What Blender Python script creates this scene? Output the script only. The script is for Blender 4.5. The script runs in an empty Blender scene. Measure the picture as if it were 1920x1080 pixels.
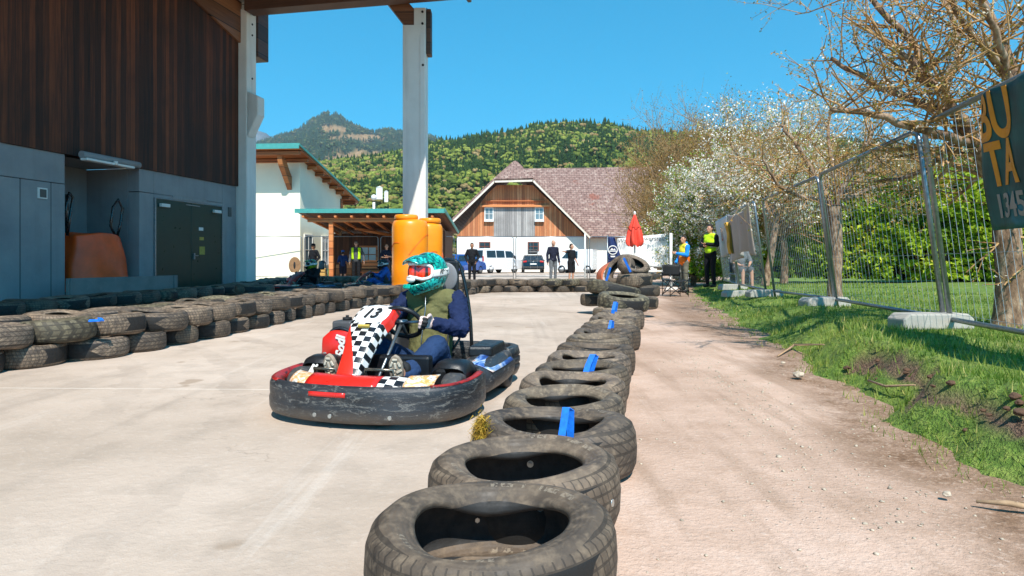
import bpy, bmesh, math, random
import numpy as np
from mathutils import Vector, Matrix, Euler
R = math.radians
sc = bpy.context.scene
COL = sc.collection
# ---------------------------------------------------------------- camera
FPX, CAMH, HOR = 1200.0, 0.95, 490.0      # focal in 1920-px units, eye height, horizon row
cam = bpy.data.objects.new('camera', bpy.data.cameras.new('camera'))
COL.objects.link(cam); sc.camera = cam
cam.location = (0, 0, CAMH); cam.rotation_euler = (R(90), 0, 0)
cam.data.sensor_width = 36; cam.data.lens = 36*FPX/1920
cam.data.shift_y = -(540-HOR)/1920
cam.data.clip_start = 0.05; cam.data.clip_end = 30000
# ---------------------------------------------------------------- light
SUN = Vector((0.11, -0.58, 0.77)).normalized()
el = math.asin(SUN.z); az = math.atan2(SUN.x, SUN.y)
w = bpy.data.worlds.new('World'); sc.world = w; w.use_nodes = True
nt = w.node_tree; nt.nodes.clear()
sky = nt.nodes.new('ShaderNodeTexSky'); sky.sky_type = 'NISHITA'; sky.sun_disc = False
sky.sun_elevation = el; sky.sun_rotation = az
sky.air_density = 1.2; sky.dust_density = 0.2; sky.ozone_density = 2.0; sky.altitude = 600
hs = nt.nodes.new('ShaderNodeHueSaturation'); hs.inputs['Saturation'].default_value = 1.62; hs.inputs['Value'].default_value = 1.4
hs.inputs['Hue'].default_value = 0.475
bg = nt.nodes.new('ShaderNodeBackground'); bg.inputs[1].default_value = 0.108
ow = nt.nodes.new('ShaderNodeOutputWorld')
tc = nt.nodes.new('ShaderNodeTexCoord'); ad = nt.nodes.new('ShaderNodeVectorMath'); ad.operation = 'ADD'; ad.inputs[1].default_value = (0, 0, .14)
nm = nt.nodes.new('ShaderNodeVectorMath'); nm.operation = 'NORMALIZE'
nt.links.new(tc.outputs['Generated'], ad.inputs[0]); nt.links.new(ad.outputs[0], nm.inputs[0]); nt.links.new(nm.outputs[0], sky.inputs[0])
nt.links.new(sky.outputs[0], hs.inputs['Color']); nt.links.new(hs.outputs[0], bg.inputs[0]); nt.links.new(bg.outputs[0], ow.inputs[0])
sl = bpy.data.lights.new('sun', 'SUN'); sl.energy = 4.6; sl.angle = R(0.5); sl.color = (1, 0.95, 0.87)
so = bpy.data.objects.new('sun', sl); COL.objects.link(so); so.rotation_euler = SUN.to_track_quat('Z', 'Y').to_euler(); so.location = (20, -30, 60)
sc.view_settings.view_transform = 'Standard'; sc.view_settings.look = 'None'
sc.view_settings.exposure = 0.6; sc.view_settings.gamma = 1
sc.cycles.max_bounces = 6; sc.cycles.diffuse_bounces = 3; sc.cycles.glossy_bounces = 3; sc.cycles.transmission_bounces = 4
sc.cycles.transparent_max_bounces = 6
# ---------------------------------------------------------------- helpers
def W(px, py, Y): return Vector(((px-960)/FPX*Y, Y, CAMH+(HOR-py)/FPX*Y))
def rng(seed): return random.Random(seed)
def lerp(a, b, t): return a+(b-a)*t
def interp(tab, x):
    if x <= tab[0][0]: return tab[0][1]
    for (x0, y0), (x1, y1) in zip(tab, tab[1:]):
        if x <= x1: return y0+(y1-y0)*(x-x0)/(x1-x0)
    return tab[-1][1]
def tag(o, label=None, cat=None, group=None, kind=None):
    if label: o['label'] = label
    if cat: o['category'] = cat
    if group: o['group'] = group
    if kind: o['kind'] = kind
    return o
def empty(name, loc=(0, 0, 0), rz=0, label=None, cat=None, group=None):
    o = bpy.data.objects.new(name, None); COL.objects.link(o); o.location = loc; o.rotation_euler = (0, 0, rz)
    o.empty_display_size = 0.2
    return tag(o, label, cat, group)
def link(name, me, m, parent=None):
    o = bpy.data.objects.new(name, me); COL.objects.link(o)
    if m is not None:
        me.materials.clear()
        for q in (m if isinstance(m, (list, tuple)) else [m]): me.materials.append(q)
    if parent: o.parent = parent
    return o
class MB:
    """collects shapes; build() links them as ONE mesh object"""
    def __init__(s): s.v = []; s.f = []; s.mi = []; s.sm = []; s.uv = None; s.T = None
    def add(s, vs, fs, mi=0, smooth=False):
        b = len(s.v)
        if s.T is not None: vs = [s.T @ Vector(v) for v in vs]
        s.v += [tuple(v) for v in vs]; s.f += [tuple(i+b for i in f) for f in fs]
        s.mi += [mi]*len(fs); s.sm += [smooth]*len(fs); return s
    def box(s, c, d, rz=0, rx=0, ry=0, mi=0, taper=1.0):
        M = Matrix.Translation(c) @ Euler((rx, ry, rz)).to_matrix().to_4x4()
        vs = []
        for z in (-.5, .5):
            k = 1 if z < 0 else taper
            for x, y in ((-.5, -.5), (.5, -.5), (.5, .5), (-.5, .5)): vs.append(M @ Vector((x*d[0]*k, y*d[1]*k, z*d[2])))
        return s.add(vs, [(0, 3, 2, 1), (4, 5, 6, 7), (0, 1, 5, 4), (1, 2, 6, 5), (2, 3, 7, 6), (3, 0, 4, 7)], mi)
    def bx(s, x0, x1, y0, y1, z0, z1, mi=0): return s.box(((x0+x1)/2, (y0+y1)/2, (z0+z1)/2), (abs(x1-x0), abs(y1-y0), abs(z1-z0)), mi=mi)
    def tube(s, pts, r, n=8, mi=0, cap=True, closed=False, flat=None):
        pts = [Vector(p) for p in pts]; k = len(pts)
        rs = r if isinstance(r, (list, tuple)) else [r]*k
        vs = []; up = None
        for i, p in enumerate(pts):
            a = pts[(i-1) % k] if (closed or i > 0) else p; b = pts[(i+1) % k] if (closed or i < k-1) else p
            t = (b-a).normalized() if (b-a).length > 1e-9 else Vector((0, 0, 1))
            if up is None:
                up = t.cross(Vector((0, 0, 1)) if abs(t.z) < .95 else Vector((1, 0, 0))).normalized()
            else:
                up = up - t*up.dot(t); up = up.normalized() if up.length > 1e-6 else t.orthogonal().normalized()
            q = t.cross(up)
            for j in range(n):
                an = 2*math.pi*(j+.5)/n; fl = 1 if flat is None else flat
                vs.append(p+(up*math.cos(an)+q*math.sin(an)*fl)*rs[i])
        fs = []
        for i in range(k if closed else k-1):
            for j in range(n):
                a = i*n+j; b = i*n+(j+1) % n; c = ((i+1) % k)*n+(j+1) % n; d = ((i+1) % k)*n+j
                fs.append((a, b, c, d))
        s.add(vs, fs, mi, True)
        if cap and not closed:
            m = len(s.v)-len(vs)
            s.f += [tuple(m+j for j in range(n))[::-1], tuple(m+(k-1)*n+j for j in range(n))]; s.mi += [mi]*2; s.sm += [False]*2
        return s
    def lathe(s, prof, n=32, c=(0, 0, 0), mi=0, closed=False, sx=1, sy=1, M=None):
        k = len(prof); vs = []
        M = M or Matrix.Translation(c)
        for j in range(n):
            a = 2*math.pi*j/n
            for r, z in prof: vs.append(M @ Vector((r*math.cos(a)*sx, r*math.sin(a)*sy, z)))
        fs = []
        for j in range(n):
            for i in range(k if closed else k-1):
                a = j*k+i; b = ((j+1) % n)*k+i; c2 = ((j+1) % n)*k+(i+1) % k; d = j*k+(i+1) % k
                fs.append((a, b, c2, d))
        s.add(vs, fs, mi, True)
        return s
    def cyl(s, c, r, h, n=20, mi=0, ax='z', r2=None):
        r2 = r if r2 is None else r2
        E = {'z': Matrix.Identity(3), 'x': Euler((0, R(90), 0)).to_matrix(), 'y': Euler((R(-90), 0, 0)).to_matrix()}[ax].to_4x4()
        M = Matrix.Translation(c) @ E; vs = []
        for z, rr in ((-h/2, r), (h/2, r2)):
            for j in range(n): a = 2*math.pi*j/n; vs.append(M @ Vector((rr*math.cos(a), rr*math.sin(a), z)))
        b = len(s.v)
        s.add(vs, [(j, (j+1) % n, n+(j+1) % n, n+j) for j in range(n)], mi, True)
        s.f += [tuple(b+j for j in range(n))[::-1], tuple(b+n+j for j in range(n))]; s.mi += [mi]*2; s.sm += [False]*2
        return s
    def ball(s, c, r, nu=12, nv=8, mi=0, M=None):
        r = r if isinstance(r, (tuple, list, Vector)) else (r, r, r)
        T = Matrix.Translation(c) @ (M.to_4x4() if M else Matrix.Identity(4)); vs = [T @ Vector((0, 0, -r[2]))]
        for i in range(1, nv):
            ph = math.pi*i/nv-math.pi/2
            for j in range(nu):
                a = 2*math.pi*j/nu; vs.append(T @ Vector((r[0]*math.cos(ph)*math.cos(a), r[1]*math.cos(ph)*math.sin(a), r[2]*math.sin(ph))))
        vs.append(T @ Vector((0, 0, r[2]))); L = len(vs)-1; fs = []
        for j in range(nu): fs.append((0, 1+(j+1) % nu, 1+j)); fs.append((L, L-nu+j, L-nu+(j+1) % nu))
        for i in range(nv-2):
            for j in range(nu): a = 1+i*nu+j; b = 1+i*nu+(j+1) % nu; fs.append((a, b, b+nu, a+nu))
        return s.add(vs, fs, mi, True)
    def prism(s, poly, a, b, mi=0, plane='xz', smooth=False):
        """poly 2-D extruded: 'xz' along y from a to b, 'xy' along z, 'yz' along x"""
        f = {'xz': lambda p, t: (p[0], t, p[1]), 'xy': lambda p, t: (p[0], p[1], t), 'yz': lambda p, t: (t, p[0], p[1])}[plane]
        n = len(poly); vs = [f(p, a) for p in poly]+[f(p, b) for p in poly]
        fs = [tuple(range(n)), tuple(range(n, 2*n))[::-1]]+[(i, n+i, n+(i+1) % n, (i+1) % n) for i in range(n)]
        return s.add(vs, fs, mi, smooth)
    def quad(s, a, b, c, d, mi=0): return s.add([a, b, c, d], [(0, 1, 2, 3)], mi)
    def grid(s, fn, nu, nv, mi=0, smooth=True, wrap=False):
        vs = [fn(i/(nu if wrap else nu-1) if nu > 1 else 0, j/(nv-1)) for j in range(nv) for i in range(nu)]
        fs = []
        for j in range(nv-1):
            for i in range(nu if wrap else nu-1): a = j*nu+i; b = j*nu+(i+1) % nu; fs.append((a, b, b+nu, a+nu))
        return s.add(vs, fs, mi, smooth)
    def mesh(s, name, recalc=True):
        me = bpy.data.meshes.new(name); me.from_pydata(s.v, [], s.f)
        me.polygons.foreach_set('material_index', s.mi); me.polygons.foreach_set('use_smooth', s.sm)
        if recalc:
            bm = bmesh.new(); bm.from_mesh(me); bmesh.ops.recalc_face_normals(bm, faces=bm.faces); bm.to_mesh(me); bm.free()
        me.update(); return me
    def build(s, name, m, parent=None, bevel=0, seg=2, recalc=True, solid=0, sub=0):
        o = link(name, s.mesh(name, recalc), m, parent)
        if solid: md = o.modifiers.new('solid', 'SOLIDIFY'); md.thickness = solid; md.offset = 0
        if bevel:
            md = o.modifiers.new('bevel', 'BEVEL'); md.width = bevel; md.segments = seg; md.limit_method = 'ANGLE'; md.angle_limit = R(35)
            md.harden_normals = False
        if sub: md = o.modifiers.new('sub', 'SUBSURF'); md.levels = sub; md.render_levels = sub
        return o
def npmesh(name, V, Fq, m, parent=None, mi=None, smooth=False, col=None):
    """V (n,3) array, Fq (m,k) array of equal sized faces"""
    me = bpy.data.meshes.new(name); k = Fq.shape[1]
    me.vertices.add(len(V)); me.vertices.foreach_set('co', np.asarray(V, np.float32).ravel())
    me.loops.add(Fq.size); me.loops.foreach_set('vertex_index', np.asarray(Fq, np.int32).ravel())
    me.polygons.add(len(Fq)); me.polygons.foreach_set('loop_start', np.arange(0, Fq.size, k, dtype=np.int32))
    me.polygons.foreach_set('loop_total', np.full(len(Fq), k, np.int32))
    if smooth: me.polygons.foreach_set('use_smooth', np.ones(len(Fq), bool))
    if mi is not None: me.polygons.foreach_set('material_index', np.asarray(mi, np.int32))
    if col is not None:
        at = me.attributes.new('tint', 'FLOAT', 'POINT'); at.data.foreach_set('value', np.asarray(col, np.float32))
    me.update(calc_edges=True); me.validate()
    return link(name, me, m, parent)
def copy_tree(o, parent=None):
    c = o.copy(); COL.objects.link(c); c.parent = parent
    for ch in list(o.children): copy_tree(ch, c)
    return c
def text(body, size, name, m, parent, loc, rot, depth=0.003, sx=1.0, M=None, bold=0.0, shear=0.0):
    cu = bpy.data.curves.new(name, 'FONT'); cu.body = body; cu.size = size; cu.extrude = depth; cu.align_x = 'CENTER'; cu.align_y = 'CENTER'
    cu.offset = bold; cu.shear = shear
    t = bpy.data.objects.new(name, cu); COL.objects.link(t)
    dg = bpy.context.evaluated_depsgraph_get(); me = bpy.data.meshes.new_from_object(t.evaluated_get(dg))
    bpy.data.objects.remove(t); bpy.data.curves.remove(cu)
    for v in me.vertices: v.co.x *= sx
    if M is not None: me.transform(M)
    o = link(name, me, m, parent); o.location = loc; o.rotation_euler = rot
    return o
# ---------------------------------------------------------------- materials
def lin(c):
    if isinstance(c, str):
        c = [int(c[i:i+2], 16)/255 for i in (0, 2, 4)]
        c = [x/12.92 if x <= .04045 else ((x+.055)/1.055)**2.4 for x in c]
    return (c[0], c[1], c[2], 1)
class NT:
    def __init__(s, name):
        s.m = bpy.data.materials.new(name); s.m.use_nodes = True; s.t = s.m.node_tree; s.t.nodes.clear()
        s.out = s.n('ShaderNodeOutputMaterial'); s.b = s.n('ShaderNodeBsdfPrincipled'); s.l(s.b.outputs[0], s.out.inputs[0])
        s._co = None
    def n(s, ty, **k):
        x = s.t.nodes.new(ty)
        for a, v in k.items(): setattr(x, a, v)
        return x
    def l(s, a, b): s.t.links.new(a, b)
    def co(s, kind='Object'):
        if s._co is None: s._co = s.n('ShaderNodeTexCoord')
        return s._co.outputs[kind]
    def noise(s, scale=5, det=4, rough=.55, vec=None, dist=0, out='Fac'):
        x = s.n('ShaderNodeTexNoise'); x.inputs['Scale'].default_value = scale; x.inputs['Detail'].default_value = det
        x.inputs['Roughness'].default_value = rough; x.inputs['Distortion'].default_value = dist
        s.l(vec if vec is not None else s.co(), x.inputs['Vector']); return x.outputs[out]
    def mapv(s, scale=(1, 1, 1), loc=(0, 0, 0), rot=(0, 0, 0), vec=None):
        x = s.n('ShaderNodeMapping'); x.inputs['Scale'].default_value = scale; x.inputs['Location'].default_value = loc; x.inputs['Rotation'].default_value = rot
        s.l(vec if vec is not None else s.co(), x.inputs['Vector']); return x.outputs[0]
    def ramp(s, fac, stops, const=False):
        x = s.n('ShaderNodeValToRGB'); cr = x.color_ramp
        if const: cr.interpolation = 'CONSTANT'
        while len(cr.elements) < len(stops): cr.elements.new(.5)
        for e, (p, c) in zip(cr.elements, stops): e.position = p; e.color = lin(c) if not isinstance(c, (int, float)) else (c, c, c, 1)
        s.l(fac, x.inputs[0]); return x.outputs[0]
    def mix(s, fac, a, b, mode='MIX'):
        x = s.n('ShaderNodeMix', data_type='RGBA', blend_type=mode)
        for i, v in ((0, fac), (6, a), (7, b)):
            if isinstance(v, (int, float)) and i == 0: x.inputs[0].default_value = v
            elif hasattr(v, 'is_linked') or hasattr(v, 'links'): s.l(v, x.inputs[i])
            else: x.inputs[i].default_value = lin(v)
        return x.outputs[2]
    def math(s, op, a, b=None, c=None):
        x = s.n('ShaderNodeMath', operation=op)
        for i, v in enumerate((a, b, c)):
            if v is None: continue
            if isinstance(v, (int, float)): x.inputs[i].default_value = v
            else: s.l(v, x.inputs[i])
        return x.outputs[0]
    def xyz(s, vec=None):
        x = s.n('ShaderNodeSeparateXYZ'); s.l(vec if vec is not None else s.co(), x.inputs[0]); return x.outputs
    def base(s, c):
        if hasattr(c, 'links'): s.l(c, s.b.inputs['Base Color'])
        else: s.b.inputs['Base Color'].default_value = lin(c)
        return s
    def rough(s, v):
        if hasattr(v, 'links'): s.l(v, s.b.inputs['Roughness'])
        else: s.b.inputs['Roughness'].default_value = v
        return s
    def bump(s, h, st=.3, dist=.01, prev=None):
        x = s.n('ShaderNodeBump'); x.inputs['Strength'].default_value = st; x.inputs['Distance'].default_value = dist
        s.l(h, x.inputs['Height'])
        if prev is not None: s.l(prev, x.inputs['Normal'])
        s.l(x.outputs[0], s.b.inputs['Normal']); return x.outputs[0]
def plain(name, c, rough=.6, metal=0, var=.25, scale=8, bump=0, bscale=60, coat=0, spec=None, dirt=None):
    """solid colour with mottling, wear and a little bump"""
    t = NT(name); c = lin(c)[:3]
    n1 = t.noise(scale, 5)
    dk = tuple(x*(1-var) for x in c); lt = tuple(min(1, x*(1+var*.7)) for x in c)
    colr = t.ramp(n1, [(.3, dk), (.7, lt)])
    if dirt: colr = t.mix(t.ramp(t.noise(scale*2.7, 6, .7), [(.5, 0), (.72, .75)]), colr, dirt)
    t.base(colr).b.inputs['Metallic'].default_value = metal
    t.rough(t.ramp(t.noise(scale*3, 3), [(.3, max(0, rough-.08)), (.7, min(1, rough+.1))]))
    if coat: t.b.inputs['Coat Weight'].default_value = coat; t.b.inputs['Coat Roughness'].default_value = .08
    if spec is not None: t.b.inputs['Specular IOR Level'].default_value = spec
    if bump: t.bump(t.noise(bscale, 4), bump, .01)
    return t.m
M = {}
def rubber(name, treads, base=('383029', '7d6b59'), dust='9c8871', seed=0):
    t = NT(name); x, y, z = t.xyz()
    ang = t.math('ARCTAN2', y, x); r = t.math('SQRT', t.math('ADD', t.math('MULTIPLY', x, x), t.math('MULTIPLY', y, y)))
    az_ = t.math('ABSOLUTE', z)
    oi = t.n('ShaderNodeObjectInfo').outputs['Random']
    vec = t.n('ShaderNodeVectorMath', operation='ADD'); t.l(t.co(), vec.inputs[0])
    cm = t.n('ShaderNodeCombineXYZ'); t.l(t.math('MULTIPLY', oi, 37.0), cm.inputs[0]); t.l(t.math('MULTIPLY', oi, 11.0), cm.inputs[1]); t.l(cm.outputs[0], vec.inputs[1])
    v = vec.outputs[0]
    # tread: lateral grooves around the circumference, bent into chevrons, plus ring grooves
    N, bend, rings, w_ = treads
    g = t.math('SINE', t.math('ADD', t.math('MULTIPLY', ang, N), t.math('MULTIPLY', az_ if bend > 0 else z, abs(bend))))
    g = t.math('GREATER_THAN', g, w_)
    rg = t.math('GREATER_THAN', t.math('SINE', t.math('MULTIPLY', z, rings)), .72)
    groove = t.math('MAXIMUM', g, rg)
    ontread = t.math('MULTIPLY', t.math('GREATER_THAN', r, .288), t.math('LESS_THAN', az_, .105))
    groove = t.math('MULTIPLY', groove, ontread)
    # sidewall rings
    sr = t.math('MULTIPLY', t.math('SINE', t.math('MULTIPLY', r, 420.0)), t.math('LESS_THAN', r, .285))
    n1 = t.noise(6, 6, .62, v); n2 = t.noise(28, 5, .6, v); n3 = t.noise(90, 3, .6, v)
    c = t.ramp(n1, [(.3, base[0]), (.72, base[1])])
    c = t.mix(t.ramp(n2, [(.48, 0), (.75, .7)]), c, dust)
    br = t.math('ADD', t.math('MULTIPLY', oi, .75), .6)
    bc = t.n('ShaderNodeCombineColor'); [t.l(br, bc.inputs[i]) for i in range(3)]
    c = t.mix(1.0, c, bc.outputs[0], 'MULTIPLY')
    wn = t.n('ShaderNodeTexWhiteNoise', noise_dimensions='1D'); t.l(t.math('FLOOR', t.math('MULTIPLY', ang, 26.0)), wn.inputs['W'])
    let = t.math('MULTIPLY', t.math('GREATER_THAN', wn.outputs[0], .42), t.math('MULTIPLY', t.math('MULTIPLY', t.math('GREATER_THAN', r, .243), t.math('LESS_THAN', r, .262)), t.math('GREATER_THAN', t.math('SINE', t.math('MULTIPLY', ang, 2.0)), .35)))
    let = t.math('MULTIPLY', let, t.math('GREATER_THAN', n3, .47)); c = t.mix(t.math('MULTIPLY', let, .35), c, 'a89a86'); sr = t.math('ADD', sr, t.math('MULTIPLY', let, 4.0))
    inner = t.math('LESS_THAN', r, .2)
    c = t.mix(t.math('MULTIPLY', groove, .6), c, '1f1a15')
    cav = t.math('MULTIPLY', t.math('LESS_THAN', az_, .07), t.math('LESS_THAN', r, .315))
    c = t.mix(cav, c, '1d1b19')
    t.base(c); t.rough(t.ramp(n2, [(.3, .55), (.7, .85)]))
    h = t.math('SUBTRACT', t.math('ADD', t.math('MULTIPLY', n3, .25), t.math('MULTIPLY', sr, .12)), groove)
    t.bump(h, .75, .0045)
    return t.m
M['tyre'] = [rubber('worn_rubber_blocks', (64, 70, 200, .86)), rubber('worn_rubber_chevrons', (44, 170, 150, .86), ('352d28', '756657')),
             rubber('worn_rubber_ribs', (60, -30, 230, .9), ('332c26', '7a6a57'), '9c8a72'), rubber('worn_rubber_knobbly', (22, 40, 120, .3), ('2e2a22', '6f6650'), '9a8f74')]
M['dark_tyre'] = M['tyre']
M['metal'] = plain('galvanised_steel', '8f979c', .38, .85, .2, 25)
M['steel_bright'] = plain('bright_bolt_steel', 'b9b9b4', .35, .8, .15, 40)
M['black_plastic'] = plain('black_plastic', '1b1d20', .38, 0, .3, 10, .12, 90)
M['black'] = plain('matt_black', '121315', .7, 0, .2, 10)
M['black_metal'] = plain('black_tube_paint', '17181a', .28, 0, .2, 10, coat=.4)
M['white'] = plain('white_paint', 'dedcd6', .5, 0, .06, 4)
M['red_plastic'] = plain('red_plastic', 'd5241a', .34, 0, .12, 6, coat=.3)
M['blue_strap'] = plain('blue_strap', '1673dd', .5, 0, .25, 60)
M['glass_dark'] = plain('dark_glass', '20272c', .08, 0, .1, 3, spec=.8)
M['pane'] = plain('window_pane', '6d7f86', .06, 0, .2, 1.2, spec=.9)
M['skin'] = plain('skin', 'c08f74', .55, 0, .1, 30)
M['skin_tan'] = plain('tanned_skin', 'a06f52', .55, 0, .1, 30)
M['hair'] = plain('dark_hair', '2a1f19', .8, 0, .3, 60, .5, 200)
M['hair_grey'] = plain('grey_hair', '6d655c', .8, 0, .3, 60, .5, 200)
M['shoe'] = plain('dark_shoe_leather', '24211f', .55, 0, .2, 20)
def cloth(name, c, var=.2, sc_=9):
    t = NT('cloth_'+name); cc = lin(c)[:3]
    n1 = t.noise(sc_, 4, .6); col = t.ramp(n1, [(.3, tuple(x*(1-var) for x in cc)), (.7, tuple(min(1, x*(1+var)) for x in cc))])
    t.base(col).rough(.85); t.b.inputs['Specular IOR Level'].default_value = .25
    n2 = t.noise(16, 3, .6, dist=.8); n3 = t.noise(300, 2)
    t.bump(t.math('ADD', n2, t.math('MULTIPLY', n3, .08)), .55, .02); M['cloth_'+name] = t.m; return t.m
for nme, c in dict(olive='66643f', navy='182547', jeans='22385a', black='15161a', grey='4a4d4f', midgrey='66696b', darknavy='1d2030', blue='1466b8', brightblue='1f86e0',
                   lime='b9e021', yellow='ecd63a', orange='e87422', beige='a89a92', white='e6e4e0', khaki='6d6a5c', darkblue='173463', glove='d9c3bd', royal='2d5da8', tan='8a6a4c').items(): cloth(nme, c)
# ---------------------------------------------------------------- ground, yard, lawn
EDGE = [(0, 1.75), (2.6, 2.0), (3.1, 2.12), (4.5, 2.42), (7.1, 2.92), (10, 3.35), (13.4, 4.0), (17, 4.75), (22.8, 6.2), (30, 9.0), (40, 16)]
def edge_x(Y): return interp(EDGE, Y)+.07*math.sin(Y*3.1)+.05*math.sin(Y*7.7+1)
def lawn_z(X, Y):
    d = X-edge_x(Y); wd = lerp(.42, 1.3, min(1, max(0, (Y-5)/5)))
    t = min(1, max(0, d/wd)); t = t*t*(3-2*t)
    top = interp([(0, .30), (6, .31), (9.5, .28), (13, .22), (19, .2), (26, .15), (40, .1)], Y)
    return -.02+t*(top+.02)+max(0, d-3)*.035+.018*math.sin(X*2.1+Y*1.3)*t+.012*math.sin(X*5+Y*4)*t
def mat_ground():
    t = NT('dry_dirt'); v = t.co(); x, y, z = t.xyz()
    n1 = t.noise(.55, 7, .6, v); n2 = t.noise(5, 6, .65, v); n3 = t.noise(45, 4, .6, v); n4 = t.noise(170, 2, .5, v)
    c = t.ramp(n1, [(.32, 'a68a77'), (.52, 'c2a592'), (.7, 'd0b7a7')])
    c = t.mix(t.ramp(n2, [(.5, 0), (.8, .55)]), c, '94765f')
    mud = t.n('ShaderNodeAttribute', attribute_name='mud').outputs['Fac']; c = t.mix(t.math('MULTIPLY', mud, t.ramp(t.noise(4, 6, .7, v), [(.3, .35), (.6, 1)])), c, t.ramp(n3, [(.3, '5d4533'), (.7, '8f725a')]))
    c = t.mix(t.ramp(n3, [(.55, 0), (.75, .4)]), c, 'd5c5b8')
    c = t.mix(t.ramp(n4, [(.62, 0), (.7, .4)]), c, '6f5a49')
    c = t.mix(t.ramp(t.noise(1.6, 5, .65, t.mapv((2.6, .22, 1), rot=(0, 0, R(9)), vec=v)), [(.5, 0), (.7, .55)]), c, '8d7460')
    vr = t.n('ShaderNodeTexVoronoi'); vr.inputs['Scale'].default_value = 34; t.l(v, vr.inputs[0])
    peb = t.ramp(vr.outputs['Distance'], [(.0, 1), (.22, 0)])
    pm = t.math('MULTIPLY', peb, t.ramp(t.noise(1.3, 4, .6, v), [(.52, 0), (.62, 1)]))
    c = t.mix(t.math('MULTIPLY', pm, .6), c, 'dccfc2')
    t.base(c).rough(.95); t.b.inputs['Specular IOR Level'].default_value = .15
    h = t.math('ADD', t.math('ADD', n2, t.math('MULTIPLY', n3, .5)), t.math('MULTIPLY', pm, .5))
    t.bump(t.math('ADD', h, t.math('MULTIPLY', n4, .15)), .7, .025); return t.m
def mat_yard():
    t = NT('worn_concrete'); v = t.co()
    n1 = t.noise(.45, 6, .6, v); n2 = t.noise(3, 6, .65, v); n3 = t.noise(30, 5, .6, v); n4 = t.noise(160, 3, .5, v)
    c = t.ramp(n1, [(.3, 'a59484'), (.5, 'b9a797'), (.72, 'cbbaab')])
    c = t.mix(t.ramp(n2, [(.48, 0), (.8, .5)]), c, '8c7f72')
    c = t.mix(t.ramp(n3, [(.56, 0), (.8, .35)]), c, 'd0c5ba')
    c = t.mix(t.ramp(n4, [(.64, 0), (.72, .35)]), c, '6b5e53')
    # scuffed pale streaks running with the track and dark rubber traces
    sv = t.mapv((1.7, .12, 1), (0, 0, 0), (0, 0, R(-24)), v)
    c = t.mix(t.ramp(t.noise(1.9, 5, .7, sv), [(.6, 0), (.72, .35)]), c, 'd9d0c6')
    c = t.mix(t.ramp(t.noise(1.1, 3, .6, t.mapv((2.2, .1, 1), (5, 0, 0), (0, 0, R(-10)), v)), [(.55, 0), (.75, .45)]), c, '7d7167')
    vr = t.n('ShaderNodeTexVoronoi', feature='DISTANCE_TO_EDGE'); vr.inputs['Scale'].default_value = .33
    wob = t.n('ShaderNodeVectorMath', operation='ADD'); t.l(v, wob.inputs[0]); t.l(t.noise(2, 4, .7, v, out='Color'), wob.inputs[1]); t.l(wob.outputs[0], vr.inputs[0])
    crack = t.ramp(vr.outputs['Distance'], [(0, 1), (.006, 0)])
    crack = t.math('MULTIPLY', crack, t.ramp(t.noise(.8, 2, .5, v), [(.56, 0), (.66, .3)]))
    X_, Y_, Z_ = t.xyz(v); jl = t.math('LESS_THAN', t.math('ABSOLUTE', t.math('ADD', t.math('SUBTRACT', Y_, 4.66), t.math('MULTIPLY', X_, .03))), .007)
    c = t.mix(t.math('MULTIPLY', t.math('MULTIPLY', jl, t.math('LESS_THAN', X_, -1.6)), .6), c, 'e6ddd0')
    rad = t.math('SQRT', t.math('ADD', t.math('POWER', t.math('ADD', X_, 9.5), 2), t.math('POWER', t.math('SUBTRACT', Y_, 1.5), 2)))
    rb = t.math('MULTIPLY', t.ramp(t.noise(1.4, 5, .7, t.mapv((.35, .35, 1), vec=v)), [(.44, 0), (.66, .45)]), t.math('GREATER_THAN', t.math('SINE', t.math('ADD', t.math('MULTIPLY', rad, 8.5), t.math('MULTIPLY', n2, 3))), .72))
    c = t.mix(t.math('MULTIPLY', rb, .5), c, '6e6158')
    st = t.ramp(t.noise(1.7, 3, .5, v), [(.68, 0), (.71, .55)]); c = t.mix(st, c, '8a7560')
    c = t.mix(crack, c, '5c5046')
    t.base(c).rough(.9); t.b.inputs['Specular IOR Level'].default_value = .2
    t.bump(t.math('SUBTRACT', t.math('ADD', t.math('MULTIPLY', n3, .6), t.math('ADD', n2, t.math('MULTIPLY', n4, .2))), crack), .55, .015); return t.m
def mat_lawn():
    t = NT('lawn_soil_and_turf'); v = t.co(); n1 = t.noise(1.1, 6, .65, v); n2 = t.noise(14, 5, .7, v); n3 = t.noise(70, 3, .6, v)
    c = t.ramp(n2, [(.3, '46601c'), (.5, '66842e'), (.68, '93a24a')])
    c = t.mix(t.ramp(n1, [(.5, 0), (.7, .45)]), c, '9aa24a')  # yellow patches paint sunlit turf into the colour
    at = t.n('ShaderNodeAttribute', attribute_name='soil')
    s = t.ramp(n3, [(.3, '3f2d20'), (.7, '937660')])
    c = t.mix(at.outputs['Fac'], c, s); t.base(c).rough(.95); t.bump(t.math('ADD', n2, t.math('MULTIPLY', n3, .5)), 1, .05); return t.m
M['ground'] = mat_ground(); M['yard'] = mat_yard(); M['lawn'] = mat_lawn()
def axis(vals):
    out = []
    for a, b, st in vals:
        n = max(1, int(round((b-a)/st))); out += [a+(b-a)*i/n for i in range(n)]
    return out+[vals[-1][1]]
r_ = rng(3)
xs = axis([(-6000, -200, 1200), (-200, -20, 30), (-20, -4, 1), (-4, 5, .12), (5, 20, 1), (20, 200, 30), (200, 6000, 1200)])
ys = axis([(-300, -10, 50), (-10, 1, 1), (1, 9, .12), (9, 24, .6), (24, 80, 4), (80, 200, 20), (200, 9000, 1500)])
from mathutils import noise as mn
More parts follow.
